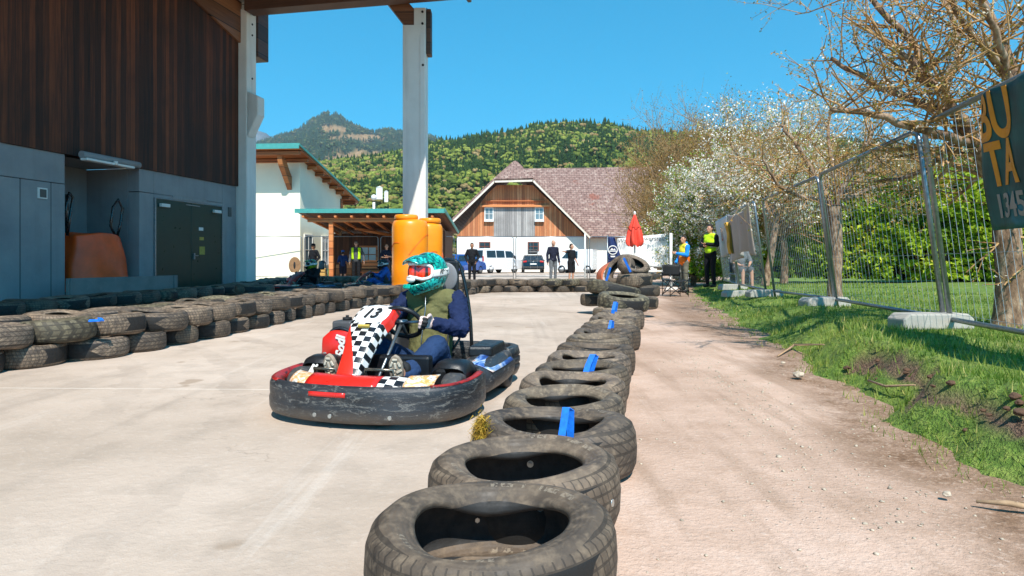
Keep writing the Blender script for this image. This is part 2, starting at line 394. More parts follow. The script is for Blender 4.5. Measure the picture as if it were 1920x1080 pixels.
def gz(x, y):
    if y > 24 or y < 0 or x < 0 or x > 8: return 0
    k = min(1, max(0, (x-.9-.2*y)/1.0))*max(0, min(1, (24-y)/6)); e = edge_x(y)
    dip = -.035*math.exp(-((x-e+.25)/.18)**2)
    return k*(.022*mn.noise((x*1.6, y*1.1, 0))+.008*mn.noise((x*7, y*7, 3))+dip)-.002*k
g = MB(); nx = len(xs)
g.add([(x, y, gz(x, y)) for y in ys for x in xs], [(j*nx+i, j*nx+i+1, (j+1)*nx+i+1, (j+1)*nx+i) for j in range(len(ys)-1) for i in range(nx-1)], 0, True)
o = tag(g.build('ground', M['ground'], recalc=False), kind='structure')
def mudf(x, y):
    if not (1 < y < 26 and 1 < x < 9): return 0
    d = edge_x(y)-x+.22*mn.noise((x*2, y*2, 4)); wd = .55 if y < 8 else .9
    return max(0, min(1, (wd-d)/.35))*(.9 if d > -.5 else .9)
o.data.attributes.new('mud', 'FLOAT', 'POINT').data.foreach_set('value', [mudf(x, y) for y in ys for x in xs])
# concrete yard left of the tyre row
ROWX = [(0, -.42), (1.7, -.06), (3, .22), (4, .42), (6, .78), (9, 1.45), (12, 1.9), (19.6, 2.9), (30, 4), (70, 9)]
g = MB(); yy = axis([(-12, 1, 1), (1, 14, .2), (14, 70, 2)]); n = len(yy)
vs = [(-45, y, .006) for y in yy]+[(interp(ROWX, y)+.05*mn.noise((y*2, 5, 0))+.04*mn.noise((y*9, 1, 0)), y, .006) for y in yy]
g.add(vs, [(i, n+i, n+i+1, i+1) for i in range(n-1)])
tag(g.build('concrete_yard', M['yard'], recalc=False), kind='structure')
# lawn sheet with an eroded bank
ys = axis([(.2, 9, .07), (9, 20, .25), (20, 46, 1.2)]); du = axis([(-.3, 1.6, .07), (1.6, 6, .3), (6, 30, 2)]); nu = len(du)
vs = []; soil = []
for y in ys:
    for u in du:
        x = edge_x(y)+u; z = lawn_z(x, y); s = 0
        if y < 9 and -.05 < u < .55:
            z += .02*mn.noise((x*9, y*9, 0))+.018*mn.noise((x*22, y*22, 7))*(1 if u < .45 else .3)
        if u < .05: s = 1
        cav = mn.noise((y*1.4, 3, 9)) if y < 7 else -1
        if y < 5.4 and .2+.1*mn.noise((y*1.9, 8, 4)) < u < .33+.12*mn.noise((y*2.3, 1, 4)) and cav > -.3: s = 1; z -= .06*(mn.noise((x*14, y*14, 2))+.8)
        s = max(0, min(1, s+.35*mn.noise((x*5, y*5, 1)))) if u < .8 else max(0, .4*mn.noise((x*1.2, y*1.2, 5)))
        vs.append((x, y, z)); soil.append(s)
g = MB(); g.add(vs, [(j*nu+i, j*nu+i+1, (j+1)*nu+i+1, (j+1)*nu+i) for j in range(len(ys)-1) for i in range(nu-1)], 0, True)
o = tag(g.build('lawn', M['lawn'], recalc=False), kind='structure')
at = o.data.attributes.new('soil', 'FLOAT', 'POINT'); at.data.foreach_set('value', soil)
# grass blades
def mat_leaf(name, stops, trans=.35, attr=True, rough=.6):
    t = NT(name); at = t.n('ShaderNodeAttribute', attribute_name='tint'); c = t.ramp(at.outputs['Fac'], stops)
    t.base(c).rough(rough); t.b.inputs['Specular IOR Level'].default_value = .25
    tr = t.n('ShaderNodeBsdfTranslucent'); t.l(c, tr.inputs[0]); mx = t.n('ShaderNodeMixShader'); mx.inputs[0].default_value = trans
    t.l(t.b.outputs[0], mx.inputs[1]); t.l(tr.outputs[0], mx.inputs[2]); t.l(mx.outputs[0], t.out.inputs[0]); return t.m
M['grass'] = mat_leaf('grass_blades', [(0, '4a6620'), (.45, '738f36'), (.8, 'a8b058'), (1, 'd3c27e')], .4)
NR = np.random.default_rng(5)
def blades():
    V = []; C = []
    for y0, y1, dens, h0, w0 in ((1.9, 4, 2900, .055, .0035), (4, 7, 1700, .06, .0045), (7, 11, 800, .055, .007), (11, 22, 260, .05, .013)):
        for _ in range(int((y1-y0)*5.5*dens*.62)):
            y = NR.uniform(y0, y1); u = NR.uniform(-.12, 5.5)**1.0
            if y < 5.4 and .2+.1*mn.noise((y*1.9, 8, 4)) < u < .33+.12*mn.noise((y*2.3, 1, 4)) and mn.noise((y*1.4, 3, 9)) > -.3 and NR.random() < .93: continue
            if u < .35 and mn.noise((y*2.2, u*4, 3)) < -.12: continue
            if u < .04 and NR.random() < .6: continue
            x = edge_x(y)+u
            if abs(x/y) > .85: continue
            z = lawn_z(x, y)-.005; cl = mn.noise((x*3, y*3, 0))
            h = h0*(.55+.9*NR.random())*(1+.6*cl)*(.95 if u < 1.0 else .8); a = NR.uniform(0, 6.283); le = NR.uniform(.1, .7)*h
            wx, wy = math.cos(a)*w0, math.sin(a)*w0; a2 = NR.uniform(0, 6.283)
            V += [(x-wx, y-wy, z), (x+wx, y+wy, z), (x+math.cos(a2)*le, y+math.sin(a2)*le, z+h)]
            c = min(1, max(0, .42+.35*cl+NR.normal(0, .17)+(.45 if NR.random() < .06 else 0))); C += [c, c, min(1, c+.12)]
    V = np.array(V); F_ = np.arange(len(V)).reshape(-1, 3)
    tag(npmesh('grass', V, F_, M['grass'], col=C), 'short green grass growing on the bank beside the dirt path', 'grass', kind='stuff')
blades()
# pebbles on the path
M['pebble'] = plain('pale_pebble', 'b3a592', .9, 0, .45, 30)
def pebbles():
    ico = bmesh.new(); bmesh.ops.create_icosphere(ico, subdivisions=1, radius=1); bv = np.array([v.co[:] for v in ico.verts]); bf = np.array([[v.index for v in f.verts] for f in ico.faces])
    V = []; Fq = []
    for k in range(1150):
        if k < 700: y = NR.uniform(2.2, 6.5); x = edge_x(y)-.75-.1*(y-4)+NR.normal(0, .16)
        else: y = 1.7+7*NR.random()**1.4; x = NR.uniform(interp(ROWX, y)+.2, edge_x(y)+.1)
        s = abs(NR.normal(0, .0034))+.0018; q = bv*(1+.35*NR.standard_normal(bv.shape))*[s, s, s*.6]+[x, y, gz(x, y)+s*.2]
        Fq.append(bf+len(V)*len(bv)); V.append(q)
    tag(npmesh('pebbles', np.vstack(V), np.vstack(Fq), M['pebble']), 'pale gravel stones scattered along the dirt path', 'gravel', kind='stuff')
pebbles()
def rock(name, p, s, lab, seed, m=None, cat='stone', sc3=(1, .8, .6)):
    bm = bmesh.new(); bmesh.ops.create_icosphere(bm, subdivisions=3, radius=s)
    for v in bm.verts: v.co *= 1+.35*mn.noise(v.co/s*1.1+Vector((seed, 0, 0)))+.12*mn.noise(v.co/s*4+Vector((seed, 0, 0))); v.co = Vector((v.co.x*sc3[0], v.co.y*sc3[1], v.co.z*sc3[2]))
    me = bpy.data.meshes.new(name); bm.to_mesh(me); o = link(name, me, m or M['pebble']); o.location = p; return tag(o, lab, cat)
def onground(px, py, z=0):
    Y = (CAMH-z)*FPX/(py-HOR); return Vector(((px-960)/FPX*Y, Y, z))
rock('stone', onground(1497, 702, .03), .045, 'large pale stone on the path edge where the grass starts', 1)
rock('stone', onground(1468, 680, .02), .02, 'small pale stone just behind the large pale one', 2)
rock('stone', onground(1775, 926, .02), .018, 'small white stone at the path edge, below the lower turf strip', 5)
M['clod'] = plain('soil_clod', '5a4231', .95, 0, .35, 20, .6, 60)
rs = rng(12)
def clods():
    for k in range(16):
        y = rs.uniform(2.9, 5.4); u = rs.uniform(.16, .36); x = edge_x(y)+u
        o = rock('soil_clod', (x, y, lawn_z(x, y)+.004), rs.uniform(.012, .03), 'brown soil clod fallen from the eroded grass bank', k+10, M['clod'], 'soil clod')
        o['group'] = 'soil clods along the eroded bank'
clods()
def stick(pts, r, lab):
    m = MB(); m.tube(pts, [r*.8]+[r]*(len(pts)-2)+[r*.4], 6); return tag(m.build('stick', M.get('bark') or M['clod']), lab, 'stick')
M['dry_stick'] = plain('dry_stick', 'a68a6c', .9, 0, .25, 40)
def lay(px, py): 
    # drop a photo point onto the lawn
    Y = 3
    for _ in range(30):
        z = lawn_z((px-960)/FPX*Y, Y); Y = .5*Y+.5*(CAMH-max(z, 0))*FPX/(py-HOR)
    X = (px-960)/FPX*Y; return Vector((X, Y, lawn_z(X, Y)))
def up(v, dz): return v+Vector((0, 0, dz))
m = MB(); m.tube([up(lay(1628, 726), .05), up(lay(1660, 729), .06), up(lay(1716, 735), .045)], [.008, .009, .005], 6)
tag(m.build('stick', M['dry_stick']), 'straight pale stick lying over the crumbling edge of the grass bank', 'stick')
m = MB(); m.tube([up(lay(1458, 668), .02), up(lay(1490, 655), .05), up(lay(1545, 656), .05)], [.008, .014, .006], 6)
tag(m.build('stick', M['dry_stick']), 'brown branch piece lying where the path meets the grass', 'stick')
m = MB(); a, b = onground(1830, 940, .015), onground(1960, 958, .015); m.tube([a, lerp(a, b, .5)+Vector((0, 0, .01)), b], [.006, .012, .01], 6)
tag(m.build('stick', M['dry_stick']), 'long weathered stick on the dirt at the bottom right corner', 'stick')
# ---------------------------------------------------------------- tyres
ORD = 'first second third fourth fifth sixth seventh eighth ninth tenth eleventh twelfth thirteenth fourteenth fifteenth sixteenth seventeenth eighteenth nineteenth twentieth'.split()
def ordn(i):
    if i < 20: return ORD[i]
    tens = {2: 'twenty', 3: 'thirty', 4: 'forty', 5: 'fifty'}; tn = {2: 'twentieth', 3: 'thirtieth', 4: 'fortieth', 5: 'fiftieth'}
    a, b = divmod(i+1, 10); return tn[a] if b == 0 else tens[a]+'-'+ORD[b-1]
def tyre_mesh(seed, a2=.05, sad=.02, dent=0.0, n=96):
    h, Rr = .105, .32
    prof = [(Rr-.04, -h), (Rr-.012, -h+.016), (Rr, -h*.55), (Rr+.004, 0), (Rr, h*.55), (Rr-.012, h-.016), (Rr-.04, h), (.262, h+.004), (.24, h-.002), (.222, h-.012),
            (.208, h-.016), (.198, h-.026), (.2, h-.04), (.214, h-.036), (.235, h-.024), (.265, h-.02), (.292, h-.034), (.302, h-.06), (.305, 0), (.302, -h+.06), (.292, -h+.034), (.265, -h+.02),
            (.235, -h+.024), (.214, -h+.036), (.2, -h+.04), (.198, -h+.026), (.208, -h+.016), (.222, -h+.012), (.24, -h+.002), (.262, -h-.004)]
    m = MB(); m.lathe(prof, n, closed=True); rr = rng(seed); p1, p2, p3 = [rr.uniform(0, 6.28) for _ in range(3)]
    out = []
    for x, y, z in m.v:
        r = math.hypot(x, y); a = math.atan2(y, x); t = max(0, (Rr-r)/.12)      # 0 on the tread, 1 at the bead
        k = 1+a2*math.cos(2*a)+.012*math.cos(3*a+p1)
        k -= t*dent*(math.exp(-((a-math.pi/2)/.55)**2)+.5*math.exp(-((a+math.pi/2)/.5)**2))*-1*.25 if dent else 0
        zz = z+sad*t*math.cos(2*a+p2*.15)*(1 if z > 0 else .4)+.008*t*math.sin(3*a+p3)
        if dent and z > 0:
            zz += -dent*t*math.exp(-((a-math.pi/2)/.6)**2)*.5 + dent*.35*math.exp(-((a-math.pi/2)/.8)**2)
        out.append((x*k, y*k, zz))
    m.v = out; me = m.mesh('tyre', True); return me
TM = [tyre_mesh(s, a2, sad, d) for s, a2, sad, d in ((1, .03, .012, .0), (2, .06, .02, .05), (3, .02, -.015, .03), (4, .07, .025, .0), (5, .04, .01, .07), (6, .01, .0, .0))]
def tyre(p, d=.64, hgt=.21, variant=0, mat=0, rot=0, sq=1.0, tilt=(0, 0), lab='', group=None, name='tyre'):
    me = TM[variant]
    key = (variant, mat)
    if key not in TMM:
        me = me.copy(); me.materials.clear(); me.materials.append(M['tyre'][mat]); TMM[key] = me
    o = bpy.data.objects.new(name, TMM[key]); COL.objects.link(o)
    o.location = (p[0], p[1], p[2]+hgt/2); o.scale = (d/.64, d/.64*sq, hgt/.21)
    o.rotation_euler = (tilt[0], tilt[1], rot); return tag(o, lab, 'tyre', group)
TMM = {}
def path_pts(path, step, s0=0.0, jit=0, rr=None):
    pts = [Vector((a, b, 0)) for a, b in path]; out = []; d = s0
    L = [(q-p).length for p, q in zip(pts, pts[1:])]
    while d < sum(L):
        k = d
        for (p, q), l in zip(zip(pts, pts[1:]), L):
            if k <= l: out.append((p.lerp(q, k/l), math.atan2((q-p).y, (q-p).x))); break
            k -= l
        d += step*(1+(rr.uniform(-jit, jit) if rr else 0))
    return out
rt = rng(21)
LEFTP = [(-5.15, 4.35), (-4.62, 5.3), (-4.17, 6.25), (-3.97, 7.3), (-3.83, 8.7), (-3.66, 11.2), (-3.4, 12.8), (-3.0, 14.2), (-2.35, 14.85), (-1.85, 15.9), (-1.65, 17.6), (-1.2, 19.0), (-.5, 19.75), (2.35, 19.85)]
def wall(path, names, step=.545, layers=2, grp='', d0=.62, z0=0, jit=.06, big=.06, blue=()):
    for L in range(layers):
        pts = path_pts(path, step, .0 if L == 0 else step*.42, jit, rt)
        for i, (p, a) in enumerate(pts):
            dd = d0*(1+rt.uniform(-.06, .06)+(big if L else 0)); off = rt.uniform(-.04, .04)
            q = p+Vector((math.cos(a+1.57), math.sin(a+1.57), 0))*off
            tyre((q.x, q.y, z0+L*.2), dd, .2, rt.randrange(6), rt.choice([0, 1, 2, 2, 0, 1, 3] if L else [0, 2, 1]), rt.uniform(0, 6.28), 1,
                 (rt.uniform(-.06, .06)*L, rt.uniform(-.06, .06)*L), '%s %s tyre of the %s' % (ordn(i), ['bottom', 'top'][L] if layers == 2 else 'only', names), grp)
wall(LEFTP[:8], 'left tyre wall front row, counted from its near end', .555, grp='tyres in the front row of the left wall')
BACKP = [(-5.85, 5.0), (-5.15, 6.2), (-4.72, 7.2), (-4.5, 8.7), (-4.3, 11), (-3.95, 13.2)]
wall(BACKP, 'left tyre wall back row, counted from its near end', .6, grp='tyres in the back row of the left wall')
wall(LEFTP[7:11], 'wall bending round the orange tanks, from the near end', .56, grp='tyres round the orange tanks')
wall([(-1.65, 17.3)]+LEFTP[11:], 'far cross wall, counted from the tanks', .545, grp='tyres across the far end of the track', d0=.6)
wall([(-7.0, 8.4), (-6.85, 11), (-6.6, 14.5), (-6.9, 17), (-7.5, 19.4), (-7.75, 22), (-6.5, 23.4), (-4.3, 23.6)], 'shaded row along the hall, from its near end', .6, grp='tyres in the shade along the hall')
# loose single tyre lying on the left wall
tyre(W(478, 552, 12.3)-Vector((0, 0, .0)), .66, .19, 3, 0, .4, 1, (.03, .05), 'brown loose tyre lying on top of the back row near the door', None)
# right hand row of single bolted tyres
def bolt(parent, a, r, z, s=.016):
    m = MB(); m.cyl((0, 0, 0), s, .012, 10); m.cyl((0, 0, .008), s*.55, .012, 6)
    o = m.build('bolt', M['steel_bright'], parent); o.location = (r*math.cos(a), r*math.sin(a), z); o.rotation_euler = (0, R(-90), a); return o
ROW = [(850, .665, 1.12, 0, 2), (923, .665, 1.80, 1, 0), (985, .67, 2.34, 4, 0), (1038, .69, 2.92, 3, 1), (1058, .62, 3.40, 4, 2), (1073, .62, 3.88, 1, 0), (1091, .62, 4.36, 4, 2), (1103, .61, 4.86, 1, 1), (1116, .62, 5.42, 3, 0),
       (1122, .58, 5.92, 4, 2), (1130, .58, 6.42, 1, 1), (1143, .64, 6.95, 0, 0), (1143, .6, 7.45, 2, 2), (1150, .58, 7.95, 1, 0), (1158, .6, 8.5, 4, 2), (1166, .6, 9.05, 0, 1)]
RT = []
for i, (px, d, Y, v, mt) in enumerate(ROW):
    X = (px-960)/FPX*Y
    extra = ['nearest the camera, cut by the bottom edge', 'with a rusty bolt inside its oval opening', 'with bolts on its tread and inside', 'with dry grass stuck to its left side', 'with a pinched opening', 'with a flat slit opening', 'dented low in the middle', 'behind the blue strap', 'with a round open hole']
    lab = 'worn tyre %s, %s in the path-side row' % (extra[i] if i < len(extra) else 'further back', ordn(i))
    o = tyre((X, Y, 0), d, .235 if i < 9 else .25, v, mt, [0, .25, .1, -.15, .1, .2, 0, .12, -.1][i % 9], .9, (rt.uniform(-.02, .05), rt.uniform(-.03, .03)), lab, 'single row of tyres between track and path')
    RT.append(o)
bolt(RT[1], R(88), .297, -.01, .014); bolt(RT[2], R(80), .297, .0, .013); bolt(RT[2], R(-88), .322, .05, .014); bolt(RT[2], R(-35), .322, -.0, .012)
# blue straps tied round pairs of tyres
def strap(px, Y, h, w_, lab, lean=0.0, z=.2):
    X = (px-960)/FPX*Y; m = MB()
    pts = [(-.02, 0, z-.06), (-.012, -.01, z+.02), (-.004+lean*.3, .0, z+h*.55), (lean, .01, z+h), (lean+.02, .02, z+h*.9), (.03, .035, z+.03), (.025, .05, z-.05)]
    for (a, b, c), (a2, b2, c2) in zip(pts, pts[1:]):
        m.quad((a-w_/2, b, c), (a+w_/2, b-.004, c), (a2+w_/2, b2-.004, c2), (a2-w_/2, b2, c2))
    o = m.build('tie_strap', M['blue_strap'], solid=.003); o.location = (X, Y, 0); tag(o, lab, 'strap', 'blue straps tying the tyres'); return o
strap(1057, 2.62, .15, .03, 'blue strap sticking up between the third and fourth tyres of the row', .01)
strap(1100, 4.12, .15, .038, 'tall blue strap loop standing up in the middle of the row', .04, .2)
strap(1144, 6.7, .1, .03, 'small curled blue strap in the far half of the row', .01, .23)
strap(1151, 8.7, .13, .045, 'blue strap folded over the tyre in front of the pile', .02, .27)
# blue strap on left wall tyres
for px, py, Y, lab in ((178, 601, 6.0, 'blue strap end on the big ribbed tyre of the left wall'), (331, 569, 9.3, 'blue strap knot on the back row of the left wall'), (350, 552, 13, 'thin blue strap hanging by the green hall door')):
    m = MB(); m.box((0, 0, 0), (.1, .05, .012), .4, .2); m.box((.05, .01, .01), (.05, .04, .012), -.5, -.2, .5); o = m.build('tie_strap', M['blue_strap'], bevel=.002); o.location = W(px, py, Y); tag(o, lab, 'strap', 'blue straps tying the tyres')
# pile at the far end of the row
def T2(px, py, Y, d, h, v, mt, rot, tilt, lab, sq=1): 
    p = W(px, py, Y); return tyre((p.x, p.y, p.z-h/2), d, h, v, mt, rot, sq, tilt, lab, 'tyres heaped at the end of the row')
T2(1112, 562, 11.6, .45, .2, 0, 2, 0, (0, 0), 'lower left tyre under the leaning ones of the heap')
T2(1150, 589, 9.9, .62, .2, 2, 2, 0, (0, 0), 'flat tyre at the very front foot of the heap')
T2(1168, 566, 10.3, .82, .24, 0, 3, .3, (.14, .05), 'big knobbly off-road tyre tilted at the front of the heap', .9)
T2(1150, 545, 11.4, .9, .22, 3, 3, .2, (-.06, .22), 'large off-road tyre sloping behind the knobbly one')
T2(1205, 566, 10.9, .5, .2, 1, 2, .2, (0, .1), 'small worn tyre at the right foot of the heap')
T2(1204, 545, 12.6, .66, .22, 0, 2, 0, (0, 0), 'flat ribbed tyre, lower of the two stacked on the right of the heap')
T2(1190, 525, 12.6, .68, .26, 2, 2, .6, (.02, -.02), 'flat tyre, upper of the two stacked on the right of the heap')
T2(1187, 499, 12.75, .62, .2, 0, 0, .3, (.62, .08), 'smooth grey tyre leaning on top of the heap with a blue strap')
T2(1162, 508, 12.9, .66, .2, 3, 0, .3, (.35, -1.0), 'grey tyre standing on edge at the left of the heap')
m = MB()
for px, py, Y, a in ((1176, 497, 12.2, .6), (1140, 478+38, 12.5, 1.5)):
    p = W(px, py, Y); m.box(p, (.045, .01, .32), ry=-.5 if a < 1 else .25, rx=.3)
tag(m.build('tie_strap', M['blue_strap'], bevel=.003), 'blue strap wound round the leaning tyres on the heap', 'strap', 'blue straps tying the tyres')
# terracotta plastic wrap bent round the heap
M['terracotta'] = plain('terracotta_plastic', 'c76a45', .5, 0, .2, 5, .1, 30)
m = MB(); 
def tw(u, v):
    a = lerp(R(188), R(55), u); rr = .62; x = math.cos(a)*rr*.95; z = math.sin(a)*rr*.62; return (x, v*.3-.1+.03*math.sin(u*9), z+.02*math.sin(v*6))
m.grid(tw, 26, 6); o = m.build('terracotta_sheet', M['terracotta'], solid=.02); o.location = W(1176, 521, 13.3); o.rotation_euler = (0, 0, .25)
tag(o, 'terracotta plastic sheet arched over the back of the tyre heap', 'plastic sheet')
# tuft of dry grass on third tyre
def tuft():
    c = W(903, 806, 2.78); V = []
    for k in range(900):
        a = NR.uniform(0, 6.28); r = abs(NR.normal(0, .022)); b = np.array(c)+[r*math.cos(a)*.9, NR.normal(0, .02), NR.normal(.0, .03)]
        d = np.array([NR.normal(-.25, .5), NR.normal(-.4, .4), NR.normal(-.3, .7)]); d /= np.linalg.norm(d)
        s = np.array([NR.normal(), NR.normal(), NR.normal()])*.0014; V += [b-s, b+s, b+d*NR.uniform(.02, .05)]
    V = np.array(V); tag(npmesh('dry_grass_tuft', V, np.arange(len(V)).reshape(-1, 3), M['straw'], col=NR.random(len(V))), 'tuft of yellow dry grass stuck to the side of a tyre in the row', 'grass tuft')
M['straw'] = mat_leaf('dry_grass', [(0, '8a6a22'), (.6, 'c19a3c'), (1, '7b8a2c')], .2)
tuft()
# ---------------------------------------------------------------- hall on the left
def mat_concrete(name, c0, c1, sc_=1.2):
    t = NT(name); v = t.co(); n1 = t.noise(sc_, 6, .6, v); n2 = t.noise(14, 5, .6, v)
    st = t.noise(1.5, 4, .6, t.mapv((3, 3, .25), vec=v))
    c = t.ramp(n1, [(.3, c0), (.7, c1)]); c = t.mix(t.ramp(st, [(.5, 0), (.8, .3)]), c, '6c6a66'); c = t.mix(t.ramp(n2, [(.6, 0), (.8, .2)]), c, 'b5b1aa')
    t.base(c).rough(.85); t.bump(n2, .25, .01); return t.m
M['hall_conc'] = mat_concrete('hall_concrete', '838284', '989796')
M['column'] = mat_concrete('precast_column', 'd6d2ca', 'e4e1da')
def mat_boards(name, c0, c1, c2, width=.14, axis=0, rough=.75, blotch=.6):
    t = NT(name); v = t.co(); x = t.xyz()[axis]
    k = t.math('FLOOR', t.math('DIVIDE', x, width)); wn = t.n('ShaderNodeTexWhiteNoise', noise_dimensions='1D'); t.l(k, wn.inputs['W'])
    f = t.math('FRACT', t.math('DIVIDE', x, width)); gap = t.math('LESS_THAN', f, .07)
    sc_ = [.35, .35, .35]; sc_ = {0: (9, 9, .35), 1: (9, 9, .35), 2: (.35, .35, 9)}[axis]
    gr = t.noise(3, 6, .65, t.mapv(sc_, vec=v), dist=.6)
    c = t.ramp(t.math('ADD', t.math('MULTIPLY', gr, .7), t.math('MULTIPLY', wn.outputs[0], .35)), [(.25, c0), (.5, c1), (.8, c2)])
    c = t.mix(t.math('MULTIPLY', t.ramp(t.noise(.5, 5, .6, v), [(.45, 0), (.7, 1)]), blotch), c, c0)
    c = t.mix(t.math('MULTIPLY', gap, .85), c, '0d0907')
    t.base(c).rough(rough); t.bump(t.math('SUBTRACT', t.math('MULTIPLY', gr, .5), gap), .5, .012); return t.m
M['cladding'] = mat_boards('dark_stained_cladding', '1c0e08', '4a2513', '834422', .13)
M['glulam'] = mat_boards('brown_glulam', '5a3722', '7e5134', '9a6845', .4, 2, .6, .3)
M['glulam_dark'] = mat_boards('dark_brown_beam', '33231b', '4a3225', '654534', .4, 2, .6, .3)
M['soffit'] = mat_boards('light_soffit_boards', '8a8276', 'a89f90', 'bdb4a6', .9, 0, .7, .2)
M['door_green'] = plain('dark_green_door', '14382f', .35, 0, .12, 2)
M['barn_red'] = plain('red_brown', '7a3d2a', .6)
O = Vector((-10.956, 0, 0)); ang = math.atan2(.981, .192)          # hall wall line
hall = empty('event_hall', O, ang-math.pi, 'large hall with dark timber cladding over grey concrete and a wide open canopy roof', 'building')
# local frame: the hall is rotated so that local -x runs along the wall away from us, local +y is outward
hall.rotation_euler = (0, 0, ang)
def uY(Y): return Y/.981
# local: x = along wall (away), y = LEFT of it (= into the hall); outward = -y
def hb(name, lst, m, bevel=.01, parent=hall, **k):
    mb = MB(); [mb.bx(*q) for q in lst]; return mb.build(name, m, parent, bevel=bevel, **k)
uR0, uR1, uD0, uD1, uE = uY(12.25), uY(14.08), uY(14.5), uY(16.9), uY(17.45)
hb('concrete_wall', [(0, uR0, 0, .3, 0, 2.42), (0, uR0, .004, .3, 2.43, 3.0), (uR1, uD0, 0, .3, 0, 2.48), (uR1, uD0+.0, .003, .3, 2.49, 3.0), (uD0, uD1, .003, .3, 2.49, 3.0), (uD1, uE+.02, 0, .3, 0, 3.0), (uD0, uD1, .0, .3, 2.40, 2.485),
                     (uR0-.15, uR0-.003, .3, 1.5, 0, 3.0), (uR1+.003, uR1+.15, .3, 1.5, 0, 3.0), (uR0, uR1, 1.35, 1.5, 0, 3.0), (uR0, uR1, .05, 1.5, 3.0, 3.05)], M['hall_conc'], .012)
hb('wall_panel_seam', [(uY(11.35), uY(11.36), -.004, .01, 0, 2.42), (uY(11.95), uY(11.958), -.004, .01, 0, 2.42), (uY(10.5), uY(10.508), -.004, .01, 0, 2.42)], M['black'], 0)
mb = MB(); a = uY(15.93); b = uY(17.5); mb.prism([(-2, 3.0), (b, 3.0), (b, 7.02), (a, 7.42), (uY(10), 9.0), (-2, 9.0)], -.05, .25)
cl = mb.build('timber_cladding', M['cladding'], hall)
hb('roof_verge_beam', [(uY(17.2)+.05, uY(18.2), .02, .3, 6.95, 7.7)], M['glulam'])
mb = MB(); mb.prism([(a-4, 8.3), (a, 7.3), (b, 6.92), (b+.05, 8.1), (a-4, 9.2)], -.12, -.054); mb.build('verge_board', M['glulam'], hall)
hb('beam_end', [(uY(17.95)+.02, uY(18.5), -.33, .1, 6.68, 8.25)], M['glulam_dark'], .02)
# end column with corbel
mb = MB(); u0, u1 = uY(17.5)+.004, uY(17.95); mb.bx(u0, u1, -.3, .28, 0, 7.85)
mb.prism([(-.31, 5.6), (-.62, 5.45), (-.62, 4.95), (-.31, 4.35)], u0+.02, u1-.1, plane='yz')
mb.build('column', M['column'], hall, bevel=.03)
m2 = MB()
for z in (7.5, 7.2, 6.0): m2.cyl((u0+.25, -.303, z), .03, .02, 8, ax='y')
m2.build('column_fixing', M['black'], hall)
# canopy
hb('roof_deck', [(0, uY(18.3), -6.3, 6, 8.05, 8.2)], M['soffit'], 0)
hb('cross_beam', [(uY(17.3)+.01, uY(17.75), -6.25, -.35, 7.72, 8.045)], M['glulam_dark'], .015)
hb('edge_fascia', [(0, uY(18.35), -6.4, -6.3, 7.88, 8.24)], M['glulam_dark'], .01)
def hloc(p):  # world -> hall local
    d = Vector(p)-O; c, s = math.cos(-ang), math.sin(-ang); return Vector((d.x*c-d.y*s, d.x*s+d.y*c, d.z))
# free-standing column (built square to the track view)
cx0, cx1 = (755-960)/FPX*17.05, (798-960)/FPX*17.05
def hcol(name, fn, m, bevel=.02):
    mb = MB(); fn(mb); o = mb.build(name, m, None, bevel=bevel); return o
def cc(mb): mb.bx(cx0, cx1, 17.05, 17.55, 0, 7.25); mb.bx(cx0+.3, cx1, 17.05, 17.55, 7.252, 7.71); mb.bx(cx1-.15, cx1-.02, 17.035, 17.051, 0, 7.0)
col2 = hcol('column', cc, M['column'])
def keep(o):
    o.parent = hall; o.matrix_parent_inverse = (Matrix.Translation(hall.location) @ hall.rotation_euler.to_matrix().to_4x4()).inverted(); return o
keep(col2)
def br(mb):
    p0, p1 = W(700, -25, 17.3), W(778, 55, 17.3); mb.prism([(p0.x, p0.z), (p0.x+.55, p0.z), (p1.x+.12, p1.z+.35), (p1.x+.12, p1.z-.15), (p1.x-.1, p1.z-.15)], 17.1, 17.4)
keep(hcol('brace', br, M['glulam']))
def br2(mb): mb.bx(cx1+.003, cx1+.13, 17.12, 17.45, 6.5, 7.71)
keep(hcol('side_batten', br2, M['glulam_dark']))
mb = MB(); 
for px, py in ((792, 22), (792, 44), (793, 122)): p = W(px, py, 17.04); mb.cyl(p, .035, .02, 6, ax='y')
keep(mb.build('column_fixing', M['black']))
mb = MB(); mb.tube([W(800, 15, 17.2), W(805, 30, 17.2), W(803, 70, 17.2), W(803, 102, 17.2)], .012, 5); keep(mb.build('cable', M['black']))
# door
dr = hb('double_door', [(uD0+.05, (uD0+uD1)/2-.006, -.01, .06, .05, 2.38), ((uD0+uD1)/2+.006, uD1-.05, -.01, .06, .05, 2.38)], M['door_green'], .008)
hb('door_frame', [(uD0, uD0+.045, -.03, .1, 0, 2.4), (uD1-.045, uD1, -.03, .1, 0, 2.4), (uD0+.046, uD1-.046, -.02, .1, 2.385, 2.4)], M['metal'], .004, dr)
hb('door_closer', [(uD0+.15, uD0+.42, -.09, -.012, 2.2, 2.28)], M['white'], .01, dr); hb('door_closer', [(uD1-.42, uD1-.15, -.09, -.012, 2.2, 2.28)], M['white'], .01, dr)
um = (uD0+uD1)/2
hb('handle', [(um+.05, um+.09, -.06, -.012, 1.0, 1.15), (um+.05, um+.2, -.07, -.045, 1.08, 1.1)], M['metal'], .003, dr)
hb('door_sign', [(um+.28, um+.44, -.016, -.011, 1.72, 1.8)], M['white'], 0, dr)
M['yel_note'] = plain('yellowed_note', 'b19a45', .7)
hb('door_sign', [(um+.3, um+.46, -.016, -.011, 1.48, 1.56), (um+.3, um+.5, -.016, -.011, 1.12, 1.32)], M['yel_note'], 0, dr)
